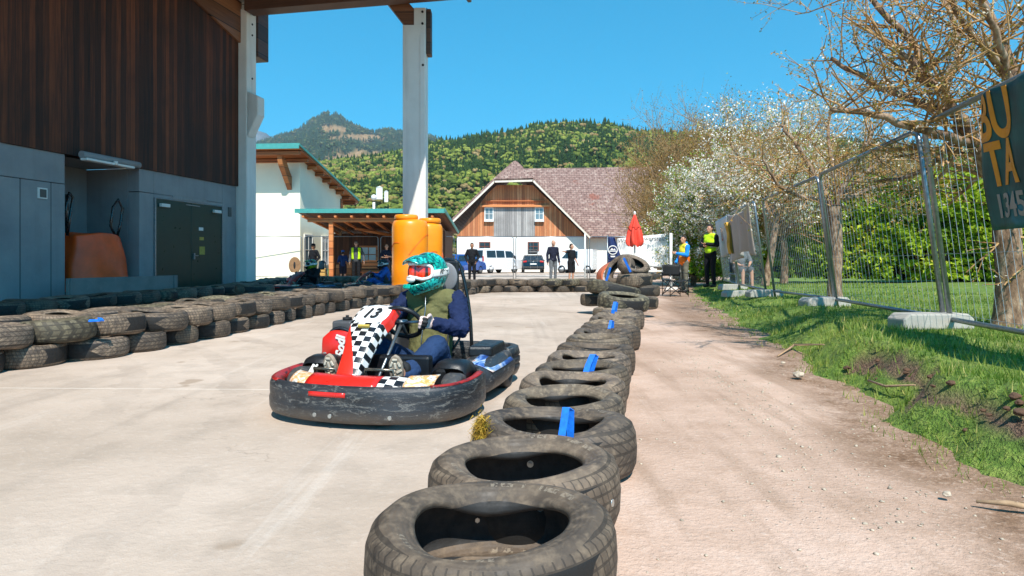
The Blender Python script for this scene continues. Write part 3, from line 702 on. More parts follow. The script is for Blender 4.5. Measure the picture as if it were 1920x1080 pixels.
hb('hinge_bar', [(um-.2, um+.3, -.03, -.012, 2.31, 2.335)], M['metal'], 0, dr)
hb('lintel_strip', [(uD0+.6, uD0+1.8, -.008, .01, 2.43, 2.5)], M['metal'], 0)
M['vent'] = plain('vent_metal', '5b5a58', .5, .4)
vv = hb('vent', [(uY(11.68), uY(11.86), -.03, .02, 2.1, 2.3)], M['white'], .004); hb('vent_grille', [(uY(11.68)+.025, uY(11.86)-.025, -.035, -.031, 2.125, 2.275)], M['vent'], 0, vv)
hb('vent', [(uY(17.12), uY(17.25), -.02, .02, 2.15, 2.4)], M['vent'], .004)
hb('vent', [(uY(13.35), uY(13.6), 1.33, 1.36, 2.05, 2.4)], M['black'], .004)
# barrier board, tube lamps
M['board'] = mat_concrete('grey_formwork_board', '74706c', '8b8782', 2)
o = hb('barrier_board', [(0, 2.75, -.03, .03, 0, .62), (.03, .09, -.05, -.03, 0, .62), (2.62, 2.72, -.05, -.03, 0, .62)], M['board'], .006, None)
p = W(115, 560, 11.6); o.location = (p.x+.1, p.y, .02); o.rotation_euler = (0, 0, ang-.02); tag(o, 'long grey board standing on edge across the hall recess', 'board')
lamp = empty('tube_lamp', W(200, 304, 12.9), ang, 'long grey fluorescent tube housing above the recess in the hall wall', 'lamp')
mb = MB(); mb.tube([(-.6, 0, .06), (.85, 0, .06)], .07, 12); mb.build('housing', M['hall_conc'], lamp)
mb = MB(); mb.box((0, -.05, -.03), (1.2, .16, .05)); mb.build('diffuser', M['white'], lamp, bevel=.015)
mb = MB(); mb.cyl((.1, -.12, -.01), .04, .08, 10); mb.build('sensor', M['white'], lamp)
# orange machine cover in the recess
M['tarp'] = plain('orange_tarpaulin', 'f0561a', .42, 0, .18, 4, .3, 12)
cov = empty('covered_machine', W(170, 522, 13.3).xy.to_3d()+Vector((0, 0, 0)), ang, 'bulky machine under an orange tarpaulin standing in the hall recess', 'machine')
def cv(u, v):
    a = u*2*math.pi; k = lerp(1.0, .72, v)+.02*math.sin(a*5+v*8)+.015*math.sin(a*9); sx = .8*k; sy = .5*k
    ca, sa = math.cos(a), math.sin(a); q = (abs(ca)**3+abs(sa)**3)**(-1/3)
    return (ca*q*sx, sa*q*sy, .35+v*1.18+.03*math.sin(a*3)*v-.012*math.sin(v*50)*abs(math.sin(a*2)))
mb = MB(); mb.grid(cv, 64, 24, wrap=True); n = len(mb.v); mb.f.append(tuple(range(n-64, n))); mb.mi.append(0); mb.sm.append(True)
mb.build('tarpaulin', M['tarp'], cov, sub=1)
mb = MB(); mb.bx(-.7, .7, -.4, .4, .05, .36); mb.build('machine_base', M['black'], cov, bevel=.03)
mb = MB(); mb.tube([(.42, -.2, 1.5), (.3, -.2, 1.7), (.36, -.2, 2.1), (.5, -.2, 2.28), (.62, -.2, 2.1), (.56, -.2, 1.75), (.48, -.2, 1.5)], .028, 8); mb.build('sling_loop', M['black_metal'], cov); mb = MB()
mb.tube([(-.75, -.2, 1.45), (-.7, -.2, 1.8), (-.62, -.2, 2.2), (-.7, -.2, 2.3), (-.78, -.2, 2.0), (-.76, -.2, 1.5)], .028, 8); mb.build('sling_loop', M['black_metal'], cov)
# ---------------------------------------------------------------- tanks
M['tank'] = plain('orange_polyethylene', 'f39a12', .32, 0, .1, 2, .06, 25, coat=.25)
t = NT('orange_tank'); n1 = t.noise(1.2, 4, .6); z = t.xyz()[2]; 
t.base(t.ramp(n1, [(.3, 'e97f0c'), (.7, 'f39a1a')])).rough(.34); t.b.inputs['Subsurface Weight'].default_value = .0; t.bump(t.noise(14, 3), .12, .01); M['tank'] = t.m
def tank(x, y, r, hh, rz, lab):
    e = empty('water_tank', (x, y, 0), rz, lab, 'tank', 'orange tanks at the column foot')
    pr = [(r*.96, 0), (r, .03), (r*1.01, .4), (r, .43), (r*1.01, .46), (r*1.01, .85), (r*.995, .87), (r*.99, 1.25), (r*1.0, 1.28), (r*1.0, hh-.2), (r*.96, hh-.1), (r*.88, hh-.04), (r*.5, hh), (0, hh+.01)]
    mb = MB(); mb.lathe(pr, 48); mb.build('tank_body', M['tank'], e)
    mb = MB(); mb.lathe([(.15, 0), (.27, 0), (.285, .03), (.285, .09), (.26, .12), (0, .13)], 32, c=(-.1, -.05, hh-.02)); mb.build('lid', M['tank'], e)
    mb = MB()
    for k in range(3):
        a0 = k*2.1+rz; mb.tube([(math.cos(a0+i*.12)*(r*1.012), math.sin(a0+i*.12)*(r*1.012), .7+.5*math.sin(i*.14)+k*.2) for i in range(14)], .006, 4)
    mb.build('moulded_seam', M['tarp'], e); return e
tank(-2.5, 15.7, .44, 1.98, .3, 'bright orange cylindrical water tank in front of the tall column')
tank(-2.2, 16.52, .41, 1.95, 2.0, 'deeper orange water tank half hidden behind the front tank')
# ---------------------------------------------------------------- cream house
M['cream'] = plain('cream_render', 'f3ecd0', .85, 0, .05, 1, .15, 80)
M['cream_side'] = M['cream']
M['copper'] = plain('green_copper_trim', '4fa097', .45, .2, .12, 6)
M['rafter'] = mat_boards('orange_brown_timber', '7a4422', 'a5602f', 'c17c45', .35, 2, .6, .3)
M['white_trim'] = M['white']
house = empty('cream_house', (-9.93, 30, 0), R(-5), 'cream rendered house with copper-green roof edge and brown rafters beside the hall', 'house')
mb = MB(); mb.prism([(0, 0), (5.6, 0), (5.6, 4.55), (0, 5.75)], -9, 0, plane='yz'); mb.build('wall', M['cream'], house)
sl_ = (4.25-5.95)/8.1
mb = MB(); zf = lambda y: 6.02+sl_*(y+1.3)
mb.prism([(-1.3, zf(-1.3)), (6.9, zf(6.9)), (6.9, zf(6.9)+.1), (-1.3, zf(-1.3)+.1)], -9.4, .5, plane='yz'); mb.build('roof', M['rafter'], house)
mb = MB(); mb.bx(-9.4, .52, -1.36, -1.302, zf(-1.3)-.02, zf(-1.3)+.22); mb.prism([(-1.36, zf(-1.36)+.1), (6.9, zf(6.9)+.1), (6.9, zf(6.9)+.2), (-1.36, zf(-1.36)+.2)], .502, .56, plane='yz'); mb.build('roof_trim', M['copper'], house)
for i in range(9):
    y = -1.1+i*.95; mb = MB(); mb.bx(-9.3, .42, y, y+.16, zf(y)-.2, zf(y+.16)-.012); mb.build('rafter', M['rafter'], house)
mb = MB(); mb.prism([(-1.1, 5.72), (-.98, 5.35), (.0, 4.3), (.0, 4.9), (-.75, 5.72)], -.62, -.4, plane='yz'); mb.build('brace', M['rafter'], house)
mb = MB(); mb.bx(-.003, .05, 5.3, 5.6, 3.0, 4.4); mb.build('downpipe', M['rafter'], house)
def window(parent, c, w_, h_, M_, axis_='y', fr=.06, cross=True, frame=None):
    x, y, z = c; mb = MB()
    def b(a0, a1, z0, z1, d0, d1):
        if axis_ == 'y': mb.bx(x+a0, x+a1, y+d0, y+d1, z+z0, z+z1)
        else: mb.bx(x+d0, x+d1, y+a0, y+a1, z+z0, z+z1)
    a, hh = w_/2, h_/2
    b(-a, -a+fr, -hh, hh, -.04, .03); b(a-fr, a, -hh, hh, -.04, .03); b(-a+fr, a-fr, -hh, -hh+fr, -.04, .03); b(-a+fr, a-fr, hh-fr, hh, -.04, .03)
    if cross: b(-.02, .02, -hh+fr, hh-fr, -.03, .02); b(-a+fr, -.021, -.02, .02, -.03, .02); b(.021, a-fr, -.02, .02, -.03, .02)
    o = mb.build('window', frame or M['white'], parent)
    mb = MB(); b(-a+fr, a-fr, -hh+fr, hh-fr, -.005, .005); mb.build('pane', M_, o); return o
window(house, (.03, .9, 1.5), 1.0, 1.5, M['pane'], 'x')
window(house, (.03, 3.0, 1.5), .9, 1.5, M['pane'], 'x')
# ---------------------------------------------------------------- timber porch
M['dark_wood'] = mat_boards('brown_wall_boards', '3b2418', '573524', '77492f', .16)
M['orange_wood'] = mat_boards('orange_timber', 'a1572c', 'c9773f', 'df965c', .3, 2, .55, .15)
porch = empty('timber_porch', (-9.0, 27.2, 0), 0, 'open timber porch with copper-green roof edge, orange beam and lit post', 'porch')
xw = 5.95; zr = lambda y: 3.0-.09*y
mb = MB(); mb.prism([(-.3, zr(-.3)), (6.6, zr(6.6)), (6.6, zr(6.6)+.1), (-.3, zr(-.3)+.1)], -.1, xw+.2, plane='yz'); mb.build('roof', M['dark_wood'], porch)
mb = MB(); mb.bx(-.12, xw+.22, -.36, -.302, zr(0)-.02, zr(0)+.16); mb.prism([(-.36, zr(-.36)+.0), (6.6, zr(6.6)+.0), (6.6, zr(6.6)+.14), (-.36, zr(-.36)+.14)], xw+.202, xw+.25, plane='yz'); mb.build('roof_trim', M['copper'], porch)
mb = MB(); mb.bx(.3, xw-.1, .0, .16, 2.62, 2.8); mb.build('beam', M['orange_wood'], porch, bevel=.01)
for i in range(9):
    x = .15+i*.68; mb = MB(); mb.bx(x, x+.1, -.28, 6.4, 2.803-.0, 2.89); mb.v = [(a_, b_, c_-.09*max(b_, 0)*1.0) for a_, b_, c_ in mb.v]; mb.build('rafter', M['orange_wood'], porch)
for x in (1.3, xw-.35): mb = MB(); mb.bx(x-.09, x+.09, -.01, .15, 0, 2.615); mb.build('post', M['orange_wood'], porch, bevel=.01)
mb = MB(); mb.bx(-.3, xw, 5.6, 5.75, 0, 2.38); mb.bx(xw-.12, xw, 2.0, 5.59, 0, 2.35); mb.build('wall', M['dark_wood'], porch)
M['bright_pane'] = plain('daylit_window_pane', 'cfd8d8', .2, 0, .3, 1.2)
window(porch, (1.65, 5.56, 1.3), .95, .9, M['bright_pane'], 'y', .09, True, M['orange_wood'])
mb = MB(); mb.tube([(1.6, 3, 2.5), (3.2, 4, 2.2)], .09, 4); mb.tube([(3.4, 3, 2.25), (4.4, 3.2, 2.36), (5.5, 3, 2.3)], .03, 5); mb.build('roof_brace', M['orange_wood'], porch)
for x in (3.5, 4.4): mb = MB(); mb.cyl((x, 2.9, 2.12), .07, .16, 12, r2=.04); mb.build('lamp_shade', M['white'], porch)
# antler trophy under the roof, on its wall
mb = MB(); ra = rng(4)
for s in (-1, 1):
    mb.tube([(0, 0, 0), (s*.12, -.08, .14), (s*.3, -.1, .2), (s*.42, -.06, .34)], [.025, .022, .018, .008], 5)
    for k in range(3): mb.tube([(s*(.12+.1*k), -.09, .15+.03*k), (s*(.1+.12*k), -.12, .3+.04*k)], [.016, .006], 5)
mb.ball((0, 0, -.05), (.07, .05, .12)); o = mb.build('antler_trophy', M['cloth_tan']); o.location = W(638, 437, 31); tag(o, 'brown antlers hanging under the porch roof', 'antlers')
bench = empty('slatted_bench', W(702, 520, 29.5).xy.to_3d(), .1, 'orange slatted wooden bench in front of the porch wall', 'bench')
for k in range(4): mb = MB(); mb.box((0, .2, .5+k*.15), (1.2, .04, .11)); mb.build('slat', M['orange_wood'], bench)
mb = MB(); mb.box((0, 0, .45), (1.2, .45, .05)); mb.build('seat', M['orange_wood'], bench)
for s in (-.5, .5): mb = MB(); mb.box((s, 0, .22), (.08, .4, .44)); mb.build('leg', M['orange_wood'], bench)
for px, w_, h_, c, lab in ((622, .22, .95, 'orange_wood', 'tall narrow orange wooden board stack by the porch post'), (633, .14, .8, 'orange_wood', 'short orange plank leaning beside the tall board stack'), (653, .3, 1.0, 'orange_wood', 'wide orange board panel behind the boy')):
    p = W(px, 520, 29.8); mb = MB(); mb.box((0, 0, h_/2), (w_, .05, h_), rx=-.06); mb.box((w_*.15, .05, h_*.47), (w_*.8, .04, h_*.94), rx=-.04); o = mb.build('plank_stack', M[c]); o.location = (p.x, p.y, 0); tag(o, lab, 'boards')
M['green_plastic'] = plain('green_plastic', '2e7f3a', .4); M['card'] = plain('cardboard', 'b58f4e', .8)
p = W(620, 515, 28.6); mb = MB(); mb.lathe([(0, 0), (.12, 0), (.13, .3), (.09, .36), (.05, .4), (.05, .45), (0, .45)], 16); mb.box((0, 0, .2), (.2, .2, .3)); o = mb.build('canister', M['green_plastic'], bevel=.01); o.location = (p.x, p.y, 0.25); tag(o, 'green plastic canister by the porch post', 'canister')
p = W(603, 512, 28.2); mb = MB(); mb.box((0, 0, .3), (.38, .3, .6)); mb.box((0.02, -.01, .62), (.42, .32, .04), .05); o = mb.build('cardboard_box', M['card'], bevel=.006); o.location = (p.x, p.y, 0); tag(o, 'tan cardboard box standing left of the porch post', 'box')
# small oval board on a white stand in front of the cream wall
ob = empty('oval_sign_stand', W(553, 523, 27.4).xy.to_3d(), 0, 'white stand carrying a brown oval board before the cream wall', 'sign')
mb = MB(); mb.box((0, 0, .22), (.55, .3, .5), taper=.8); mb.build('stand_base', M['white'], ob, bevel=.03)
mb = MB(); mb.ball((0, -.02, .78), (.26, .04, .36), 24, 12); mb.build('oval_board', M['cloth_tan'], ob)
mb = MB(); mb.ball((0, -.05, .78), (.05, .03, .16), 12, 8); mb.build('painted_mark', M['black'], ob)
# ---------------------------------------------------------------- barn
M['barn_wood'] = mat_boards('weathered_orange_boards', '96593a', 'c47a4a', 'dea273', .22)
M['barn_grey'] = mat_boards('weathered_grey_boards', '75716e', '9d9894', 'bbb6b0', .2)
M['barn_white'] = plain('whitewashed_wall', 'e6e2da', .85, 0, .05, 1, .1, 40)
def mat_roof():
    t = NT('old_roof_tiles'); v = t.co(); 
    bk = t.n('ShaderNodeTexBrick'); t.l(t.co('UV'), bk.inputs['Vector']); bk.inputs['Scale'].default_value = 1; bk.inputs['Brick Width'].default_value = .5; bk.inputs['Row Height'].default_value = .3; bk.inputs['Mortar Size'].default_value = .03
    n1 = t.noise(.5, 5, .65, v); n2 = t.noise(2.2, 6, .75, v)
    c = t.ramp(n2, [(.3, '69504a'), (.5, '8a6d63'), (.62, 'a68e82'), (.75, 'c6b4a8')]); c = t.mix(t.ramp(n1, [(.62, 0), (.68, .7)]), c, '8d4e3b')
    c = t.mix(t.math('MULTIPLY', bk.outputs['Fac'], .6), c, '3e2c28'); t.base(c).rough(.85); t.bump(t.math('SUBTRACT', n2, bk.outputs['Fac']), .7, .05); return t.m
M['roof_tile'] = mat_roof()
def uvplanar(o, su=1, sv=1):
    me = o.data; uv = me.uv_layers.new(name='UVMap')
    for p in me.polygons:
        n = p.normal; h = Vector((0, 0, 1)).cross(n); h = h.normalized() if h.length > .05 else Vector((1, 0, 0)); k = n.cross(h)
        for li in p.loop_indices: co = me.vertices[me.loops[li].vertex_index].co; uv.data[li].uv = (co.dot(h)*su, co.dot(k)*sv)
BY = 57.0
def B(px, py, Y=BY): p = W(px, py, Y); return p
barn = empty('old_barn', (0, 0, 0), 0, 'old barn with white ground floor, weathered timber gable and half-hipped tiled roof', 'barn')
z1 = B(0, 444).z; xL, xR = B(853, 0).x, B(1102, 0).x; xa = B(966, 0).x; za = B(0, 306).z
mb = MB(); mb.bx(xL+.2, xR-.3, BY, BY+12, 0, z1); mb.bx(xR-.301, 17.5, BY+1.5, BY+12, 0, z1+.3); mb.build('wall', M['barn_white'], barn)
def gp(px, py): q = B(px, py); return (q.x, q.z)
mb = MB(); mb.prism([gp(856, 443.5), gp(1098, 443.5), gp(1040, 386), gp(999, 347), gp(932, 347), gp(915, 362)], BY-.02, BY+.2); mb.build('gable_boarding', M['barn_wood'], barn)
mb = MB(); mb.prism([gp(926, 443), gp(1003, 443), gp(1003, 389), gp(926, 389)], BY-.06, BY-.021); mb.build('grey_boarding', M['barn_grey'], barn)
mb = MB(); mb.bx(B(900, 0).x, B(1030, 0).x, BY-.35, BY-.02, B(0, 388.5).z, B(0, 385).z); mb.bx(B(910, 0).x, B(1022, 0).x, BY-.2, BY-.02, B(0, 378).z, B(0, 376).z); mb.build('ledge_beam', M['orange_wood'], barn)
for px in (917, 1011):
    q = B(px, 400); wd = window(barn, (q.x, BY-.08, q.z-.05), .82, 1.15, M['pane'], 'y', .09)
    mb = MB(); mb.bx(q.x-.42, q.x+.42, BY-.3, BY-.065, B(0, 416).z, B(0, 412).z); mb.build('sill', M['white'], wd)
for px in (909, 1000, ):
    q = B(px, 462); window(barn, (q.x, BY-.02, q.z), 1.0, .8, M['glass_dark'], 'y', .08, True, M['barn_red'])
ov = 1.1
def rp(pts, name, m, th=.18, trim=None):
    mb = MB(); mb.add([Vector(p) for p in pts], [tuple(range(len(pts)))]); o = mb.build(name, m, barn); uvplanar(o); md = o.modifiers.new('s', 'SOLIDIFY'); md.thickness = th; md.offset = -1; return o
f = BY-ov
A0, A1 = B(841, 421, f), B(926, 339, f); C1, C0 = B(1000, 337, f), B(1108, 445, f); ap = B(966, 304, f+2.0)
back = BY+11
def bk_(p): return Vector((p.x, back, p.z))
ridge_b = Vector((ap.x, back, ap.z))
rp([A0, A1, ap, ridge_b, bk_(A0)], 'roof', M['roof_tile']); rp([C1, C0, bk_(C0), ridge_b, ap], 'roof', M['roof_tile']); rp([A1, C1, ap], 'roof', M['roof_tile'])
ez = 3.15; rz_ = W(0, 316, 65).z
rp([(B(1000, 0).x, BY+.6, ez), (18.5, BY+.6, ez), (18.5, 65, rz_+.25), (B(984, 0).x+.2, 65, rz_)], 'roof', M['roof_tile'])
rp([(B(984, 0).x+.2, 65, rz_), (18.5, 65, rz_+.25), (18.5, 72, ez), (B(1000, 0).x, 72, ez)], 'roof', M['roof_tile'])
M['barge'] = plain('pale_bargeboard', 'd8cdbd', .7, 0, .1, 3)
mb = MB()
for a, b in ((A0, A1), (A1, C1), (C1, C0)):
    d = (b-a).normalized(); n_ = Vector((-d.z, 0, d.x))*.16
    mb.add([a+Vector((0, -.06, 0)), b+Vector((0, -.06, 0)), b+Vector((0, -.06, 0))-n_, a+Vector((0, -.06, 0))-n_, a, b, b-n_, a-n_], [(0, 1, 2, 3), (4, 5, 6, 7), (0, 1, 5, 4), (2, 3, 7, 6), (1, 2, 6, 5), (0, 3, 7, 4)])
mb.build('bargeboard', M['barge'], barn)
# white globe lamp on a post behind the porch
gl = empty('globe_lamp', W(701, 500, 45).xy.to_3d(), 0, 'white globe lamp on a pale post above the porch roof', 'street lamp')
mb = MB(); mb.tube([(0, 0, 0), (0, 0, 5.1)], .09, 8); mb.build('post', M['white'], gl)
mb = MB(); mb.ball((0, 0, 5.45), .2, 16, 10); mb.build('globe', M['white'], gl)
# farmhouses on the slope
for px, py, s, lab in ((711, 354, .5, 'white farmhouse on the wooded slope left of the column'), (724, 359, .3, 'small white outbuilding right of the hillside farmhouse')):
    e = empty('hillside_farmhouse', W(px, py, 420)-Vector((0, 0, 1)), .3, lab, 'house'); mb = MB(); mb.bx(-4*s, 4*s, -3*s, 3*s, -6, 3.2*s); mb.build('wall', M['barn_white'], e)
    mb = MB(); mb.prism([(-4.6*s, 3.2*s), (4.6*s, 3.2*s), (0, 5.4*s)], -3.5*s, 3.5*s); mb.build('roof', M['white'], e)
# ---------------------------------------------------------------- hills and forest
def mat_hill(name, stops, sc_=.02, patch=None):
    t = NT(name); v = t.co(); n1 = t.noise(sc_, 8, .7, v); n2 = t.noise(sc_*6, 6, .7, v)
    c = t.ramp(t.math('ADD', t.math('MULTIPLY', n1, .6), t.math('MULTIPLY', n2, .4)), stops)
    at = t.n('ShaderNodeAttribute', attribute_name='open'); 
    if patch: c = t.mix(at.outputs['Fac'], c, t.ramp(n2, [(.35, patch[0]), (.65, patch[1])]))
    t.base(c).rough(1); t.b.inputs['Specular IOR Level'].default_value = 0; t.bump(n2, 1, 1/sc_*.1); return t.m
M['hill_near'] = mat_hill('wooded_slope', [(.3, '2b3d17'), (.55, '45561f'), (.75, '6f7c30')], .03, ('6f8f2f', '93ad45'))
M['hill_mid'] = mat_hill('mountain_forest', [(.3, '223026'), (.5, '33422e'), (.7, '4f5a3c')], .008, ('8a6f52', 'a98c66'))
M['hill_far'] = mat_hill('far_rock_mountain', [(.3, '3d4a55'), (.55, '66727a'), (.7, '9a9c9a')], .003)
RN = [(300, 330), (470, 310), (575, 303), (620, 299), (690, 290), (750, 282), (800, 268), (830, 262), (858, 262), (905, 250), (935, 247), (975, 243), (1000, 233), (1060, 229), (1140, 228), (1185, 240), (1250, 247), (1350, 243), (1500, 252), (1700, 275), (1950, 290), (2400, 300)]
RM = [(300, 300), (430, 285), (470, 272), (500, 262), (520, 254), (548, 247), (560, 242), (575, 229), (592, 219), (611, 210), (616, 210), (618, 217), (621, 218), (625, 212), (630, 213), (640, 218), (645, 224), (665, 234), (690, 244), (702, 247), (715, 242), (728, 240), (745, 245), (770, 247), (800, 252), (830, 262), (870, 268), (950, 275), (1100, 280), (1500, 285)]
RF = [(200, 270), (380, 262), (440, 252), (465, 246), (484, 245), (500, 250), (506, 256), (520, 262), (560, 275), (800, 290)]
def hill(name, ridge, Y0, Y1, m, step=4, nv=60, rough=1.0, power=1.0, opens=None, z0=0, k0=.0, low=0):
    px0, px1 = ridge[0][0], ridge[-1][0]; us = np.arange(px0, px1+step, step); vs = []; op = []
    def pt(px, t):
        Y = lerp(Y0, Y1, t); X = (px-960)/FPX*Y
        zr_ = CAMH+(HOR-interp(ridge, px)-low)/FPX*Y1; tt = t**power
        nz = (mn.noise((X/Y1*14, Y/Y1*14, z0))+.5*mn.noise((X/Y1*40, Y/Y1*40, z0+3))+.25*mn.noise((X/Y1*90, Y/Y1*90, z0)))*rough*math.sin(min(1, t)*math.pi)
        z = (zr_-z0)*tt+nz*Y1*.012
        return Vector((X, Y, z0+z-k0*(1-tt)))
    for j in range(nv+1):
        for px in us:
            p = pt(px, j/nv); vs.append(p); q = 0
            if opens:
                sy = HOR-(p.z-CAMH)/p.y*FPX
                for (cx_, cy_, rx_, ry_) in opens:
                    d = ((px-cx_)/rx_)**2+((sy-cy_)/ry_)**2+.5*mn.noise((px*.08, sy*.12, 1)); q = max(q, 1 if d < 1 else (max(0, 1.35-d)/.35 if d < 1.35 else 0))
            op.append(q)
    for px in us: p = pt(px, 1); vs.append((p.x*1.2, p.y*1.2, p.z*.55)); op.append(0)
    n = len(us); mb = MB(); mb.add(vs, [(j*n+i, j*n+i+1, (j+1)*n+i+1, (j+1)*n+i) for j in range(nv+1) for i in range(n-1)], 0, True)
    o = tag(mb.build(name, m, recalc=False), kind='structure'); at = o.data.attributes.new('open', 'FLOAT', 'POINT'); at.data.foreach_set('value', op)
    return pt
ptN = hill('near_hill', RN, 300, 900, M['hill_near'], 6, 60, 1.0, 1.0, [(893, 257, 45, 7), (1240, 250, 70, 9), (1700, 285, 100, 20)], low=13)
ptM = hill('mountain', RM, 1200, 3200, M['hill_mid'], 3, 60, 1.6, .95, [(625, 243, 24, 7), (605, 238, 10, 4), (680, 300, 45, 16), (640, 300, 30, 10), (670, 258, 45, 6), (552, 236, 14, 2.5)], z0=30, low=4)
hill('far_mountain', RF, 3300, 4300, M['hill_far'], 4, 30, 2.5, 1.0, z0=300)
def forest(name, pt, n, m, lab, pxr, trr, kinds, size, seed, avoid=None, ridge=False, tone=None):
    g_ = np.random.default_rng(seed)
    def conifer(sd):
        rr = rng(sd); V = [(0, 0, 0)]; V = []; Fc = []
        for L in range(4):
            z0_, z1_ = .08+L*.2, .42+L*.2; r0 = .2*(1-L*.2); k = 7; b = len(V)
            V += [(r0*math.cos(6.283*i/k+L)*(rr.uniform(.7, 1.2)), r0*math.sin(6.283*i/k+L)*rr.uniform(.7, 1.2), z0_+rr.uniform(-.04, .04)) for i in range(k)]+[(0, 0, min(1, z1_))]
            Fc += [(b+i, b+(i+1) % k, b+k) for i in range(k)]
        return np.array(V), np.array(Fc)
    def decid(sd):
        V = []; Fc = []; rr = rng(sd)
        for c in range(7):
            bm = bmesh.new(); bmesh.ops.create_icosphere(bm, subdivisions=2, radius=1); o_ = Vector((rr.uniform(-.22, .22), rr.uniform(-.22, .22), rr.uniform(.3, .78))); s = rr.uniform(.12, .22)
            b = len(V)
            for v in bm.verts: q = v.co*(1+.35*mn.noise(v.co*2.3+Vector((sd, c, 0)))); V.append(tuple(q*s+o_))
            Fc += [tuple(b+v.index for v in f_.verts) for f_ in bm.faces]; bm.free()
        return np.array(V), np.array(Fc)
    T = [conifer(i) for i in range(4)]+[decid(i) for i in range(4)]
    VV = []; FF = []; CC = []; off = 0
    for i in range(n):
        px = g_.uniform(*pxr); t = (g_.random()**.7)*(trr[1]-trr[0])+trr[0]
        if ridge and i < ridge: t = 1.0-.01*g_.random()
        p = pt(px, t)
        if avoid and avoid(px, HOR-(p.z-CAMH)/p.y*FPX, p): continue
        con = kinds(px, t, g_, p); a, f_ = T[g_.integers(0, 4)+(0 if con else 4)]
        h = size*g_.uniform(.6, 1.25)*(1.15 if con else .85)*(min(1, .25+.75*p.y/850) if size < 20 else 1); th = g_.uniform(0, 6.28); c, s = math.cos(th), math.sin(th); wd = g_.uniform(.85, 1.2)*(1 if con else 1.15)
        q = np.stack([(a[:, 0]*c-a[:, 1]*s)*h*wd, (a[:, 0]*s+a[:, 1]*c)*h*wd, a[:, 2]*h], 1)+np.array(p)-[0, 0, h*.08]
        VV.append(q); FF.append(f_+off); off += len(a)
        base = (g_.uniform(0, .3) if con else g_.uniform(.42, 1.0))
        if tone: base = tone(px, t, base, con, g_)
        CC.append(np.full(len(a), base))
    o = npmesh(name, np.vstack(VV), np.vstack(FF), m, col=np.concatenate(CC)); tag(o, lab, 'forest', kind='stuff')
def mat_forest(name, stops):
    t = NT(name); at = t.n('ShaderNodeAttribute', attribute_name='tint'); c = t.ramp(at.outputs['Fac'], stops)
    n1 = t.noise(.6, 4, .7); c = t.mix(t.ramp(n1, [(.35, .5), (.6, 0)]), c, '24321a'); t.base(c).rough(1); t.b.inputs['Specular IOR Level'].default_value = 0
    t.bump(t.noise(.9, 4, .8), 1, 1.2); return t.m
M['forest'] = mat_forest('spring_forest', [(0, '24381f'), (.3, '3a5229'), (.45, '5c6a32'), (.65, '7c873c'), (.85, '9ba34c'), (.93, '94794c'), (1, 'b39a6c')])
M['forest_mid'] = mat_forest('mountain_trees', [(0, '2a3d32'), (.4, '42563c'), (.7, '65704a'), (1, '7d6c55')])
def kN(px, t, g_, p):
    v = mn.noise((p.x/90, p.y/90, 2)); d = .32+.55*v+(.3 if px > 800 and t > .45 else -.05)-(.35 if t < .25 else 0)
    return g_.random() < d
forest('hillside_forest', ptN, 17000, M['forest'], 'mixed spring forest covering the near hillside', (420, 1900), (.0, 1.0), kN, 13.5, 2,
       lambda px, sy, p: ((px-893)/45)**2+((sy-255)/8)**2 < 1 or (1190 < px < 1330 and sy < 256) or (abs(px-715) < 14 and abs(sy-352) < 10 and p.y < 420) , 260)
forest('mountain_forest', ptM, 9000, M['forest_mid'], 'dark conifer forest on the distant mountain', (440, 960), (.0, 1.0), lambda px, t, g_, p: g_.random() < .8, 21, 3,
       lambda px, sy, p: ((px-625)/26)**2+((sy-243)/8)**2 < 1 or ((px-680)/38)**2+((sy-300)/13)**2 < 1 or ((px-670)/45)**2+((sy-258)/6)**2 < 1, 300)
# ---------------------------------------------------------------- bodies by voxel union
def capsule(p0, r0, p1, r1, n=14, k=5):
    p0, p1 = Vector(p0), Vector(p1); d = p1-p0; L = max(d.length, 1e-5); t = d/L; u = t.orthogonal().normalized(); w_ = t.cross(u); vs = []; rings = []
    for i in range(k): a = -math.pi/2+math.pi/2*i/(k-.5); rings.append((p0+t*(r0*math.sin(a)), r0*max(.03, math.cos(a))))
    for i in range(k): a = math.pi/2*(i+.5)/(k-.5); a = min(a, math.pi/2*.98); rings.append((p1+t*(r1*math.sin(a)), r1*math.cos(a)))
    for c, r in rings:
        for j in range(n): a = 6.28318*j/n; vs.append(c+u*(r*math.cos(a))+w_*(r*math.sin(a)))
    m = len(rings); fs = [(i*n+j, i*n+(j+1) % n, (i+1)*n+(j+1) % n, (i+1)*n+j) for i in range(m-1) for j in range(n)]
    fs += [tuple(range(n))[::-1], tuple((m-1)*n+j for j in range(n))]; return vs, fs
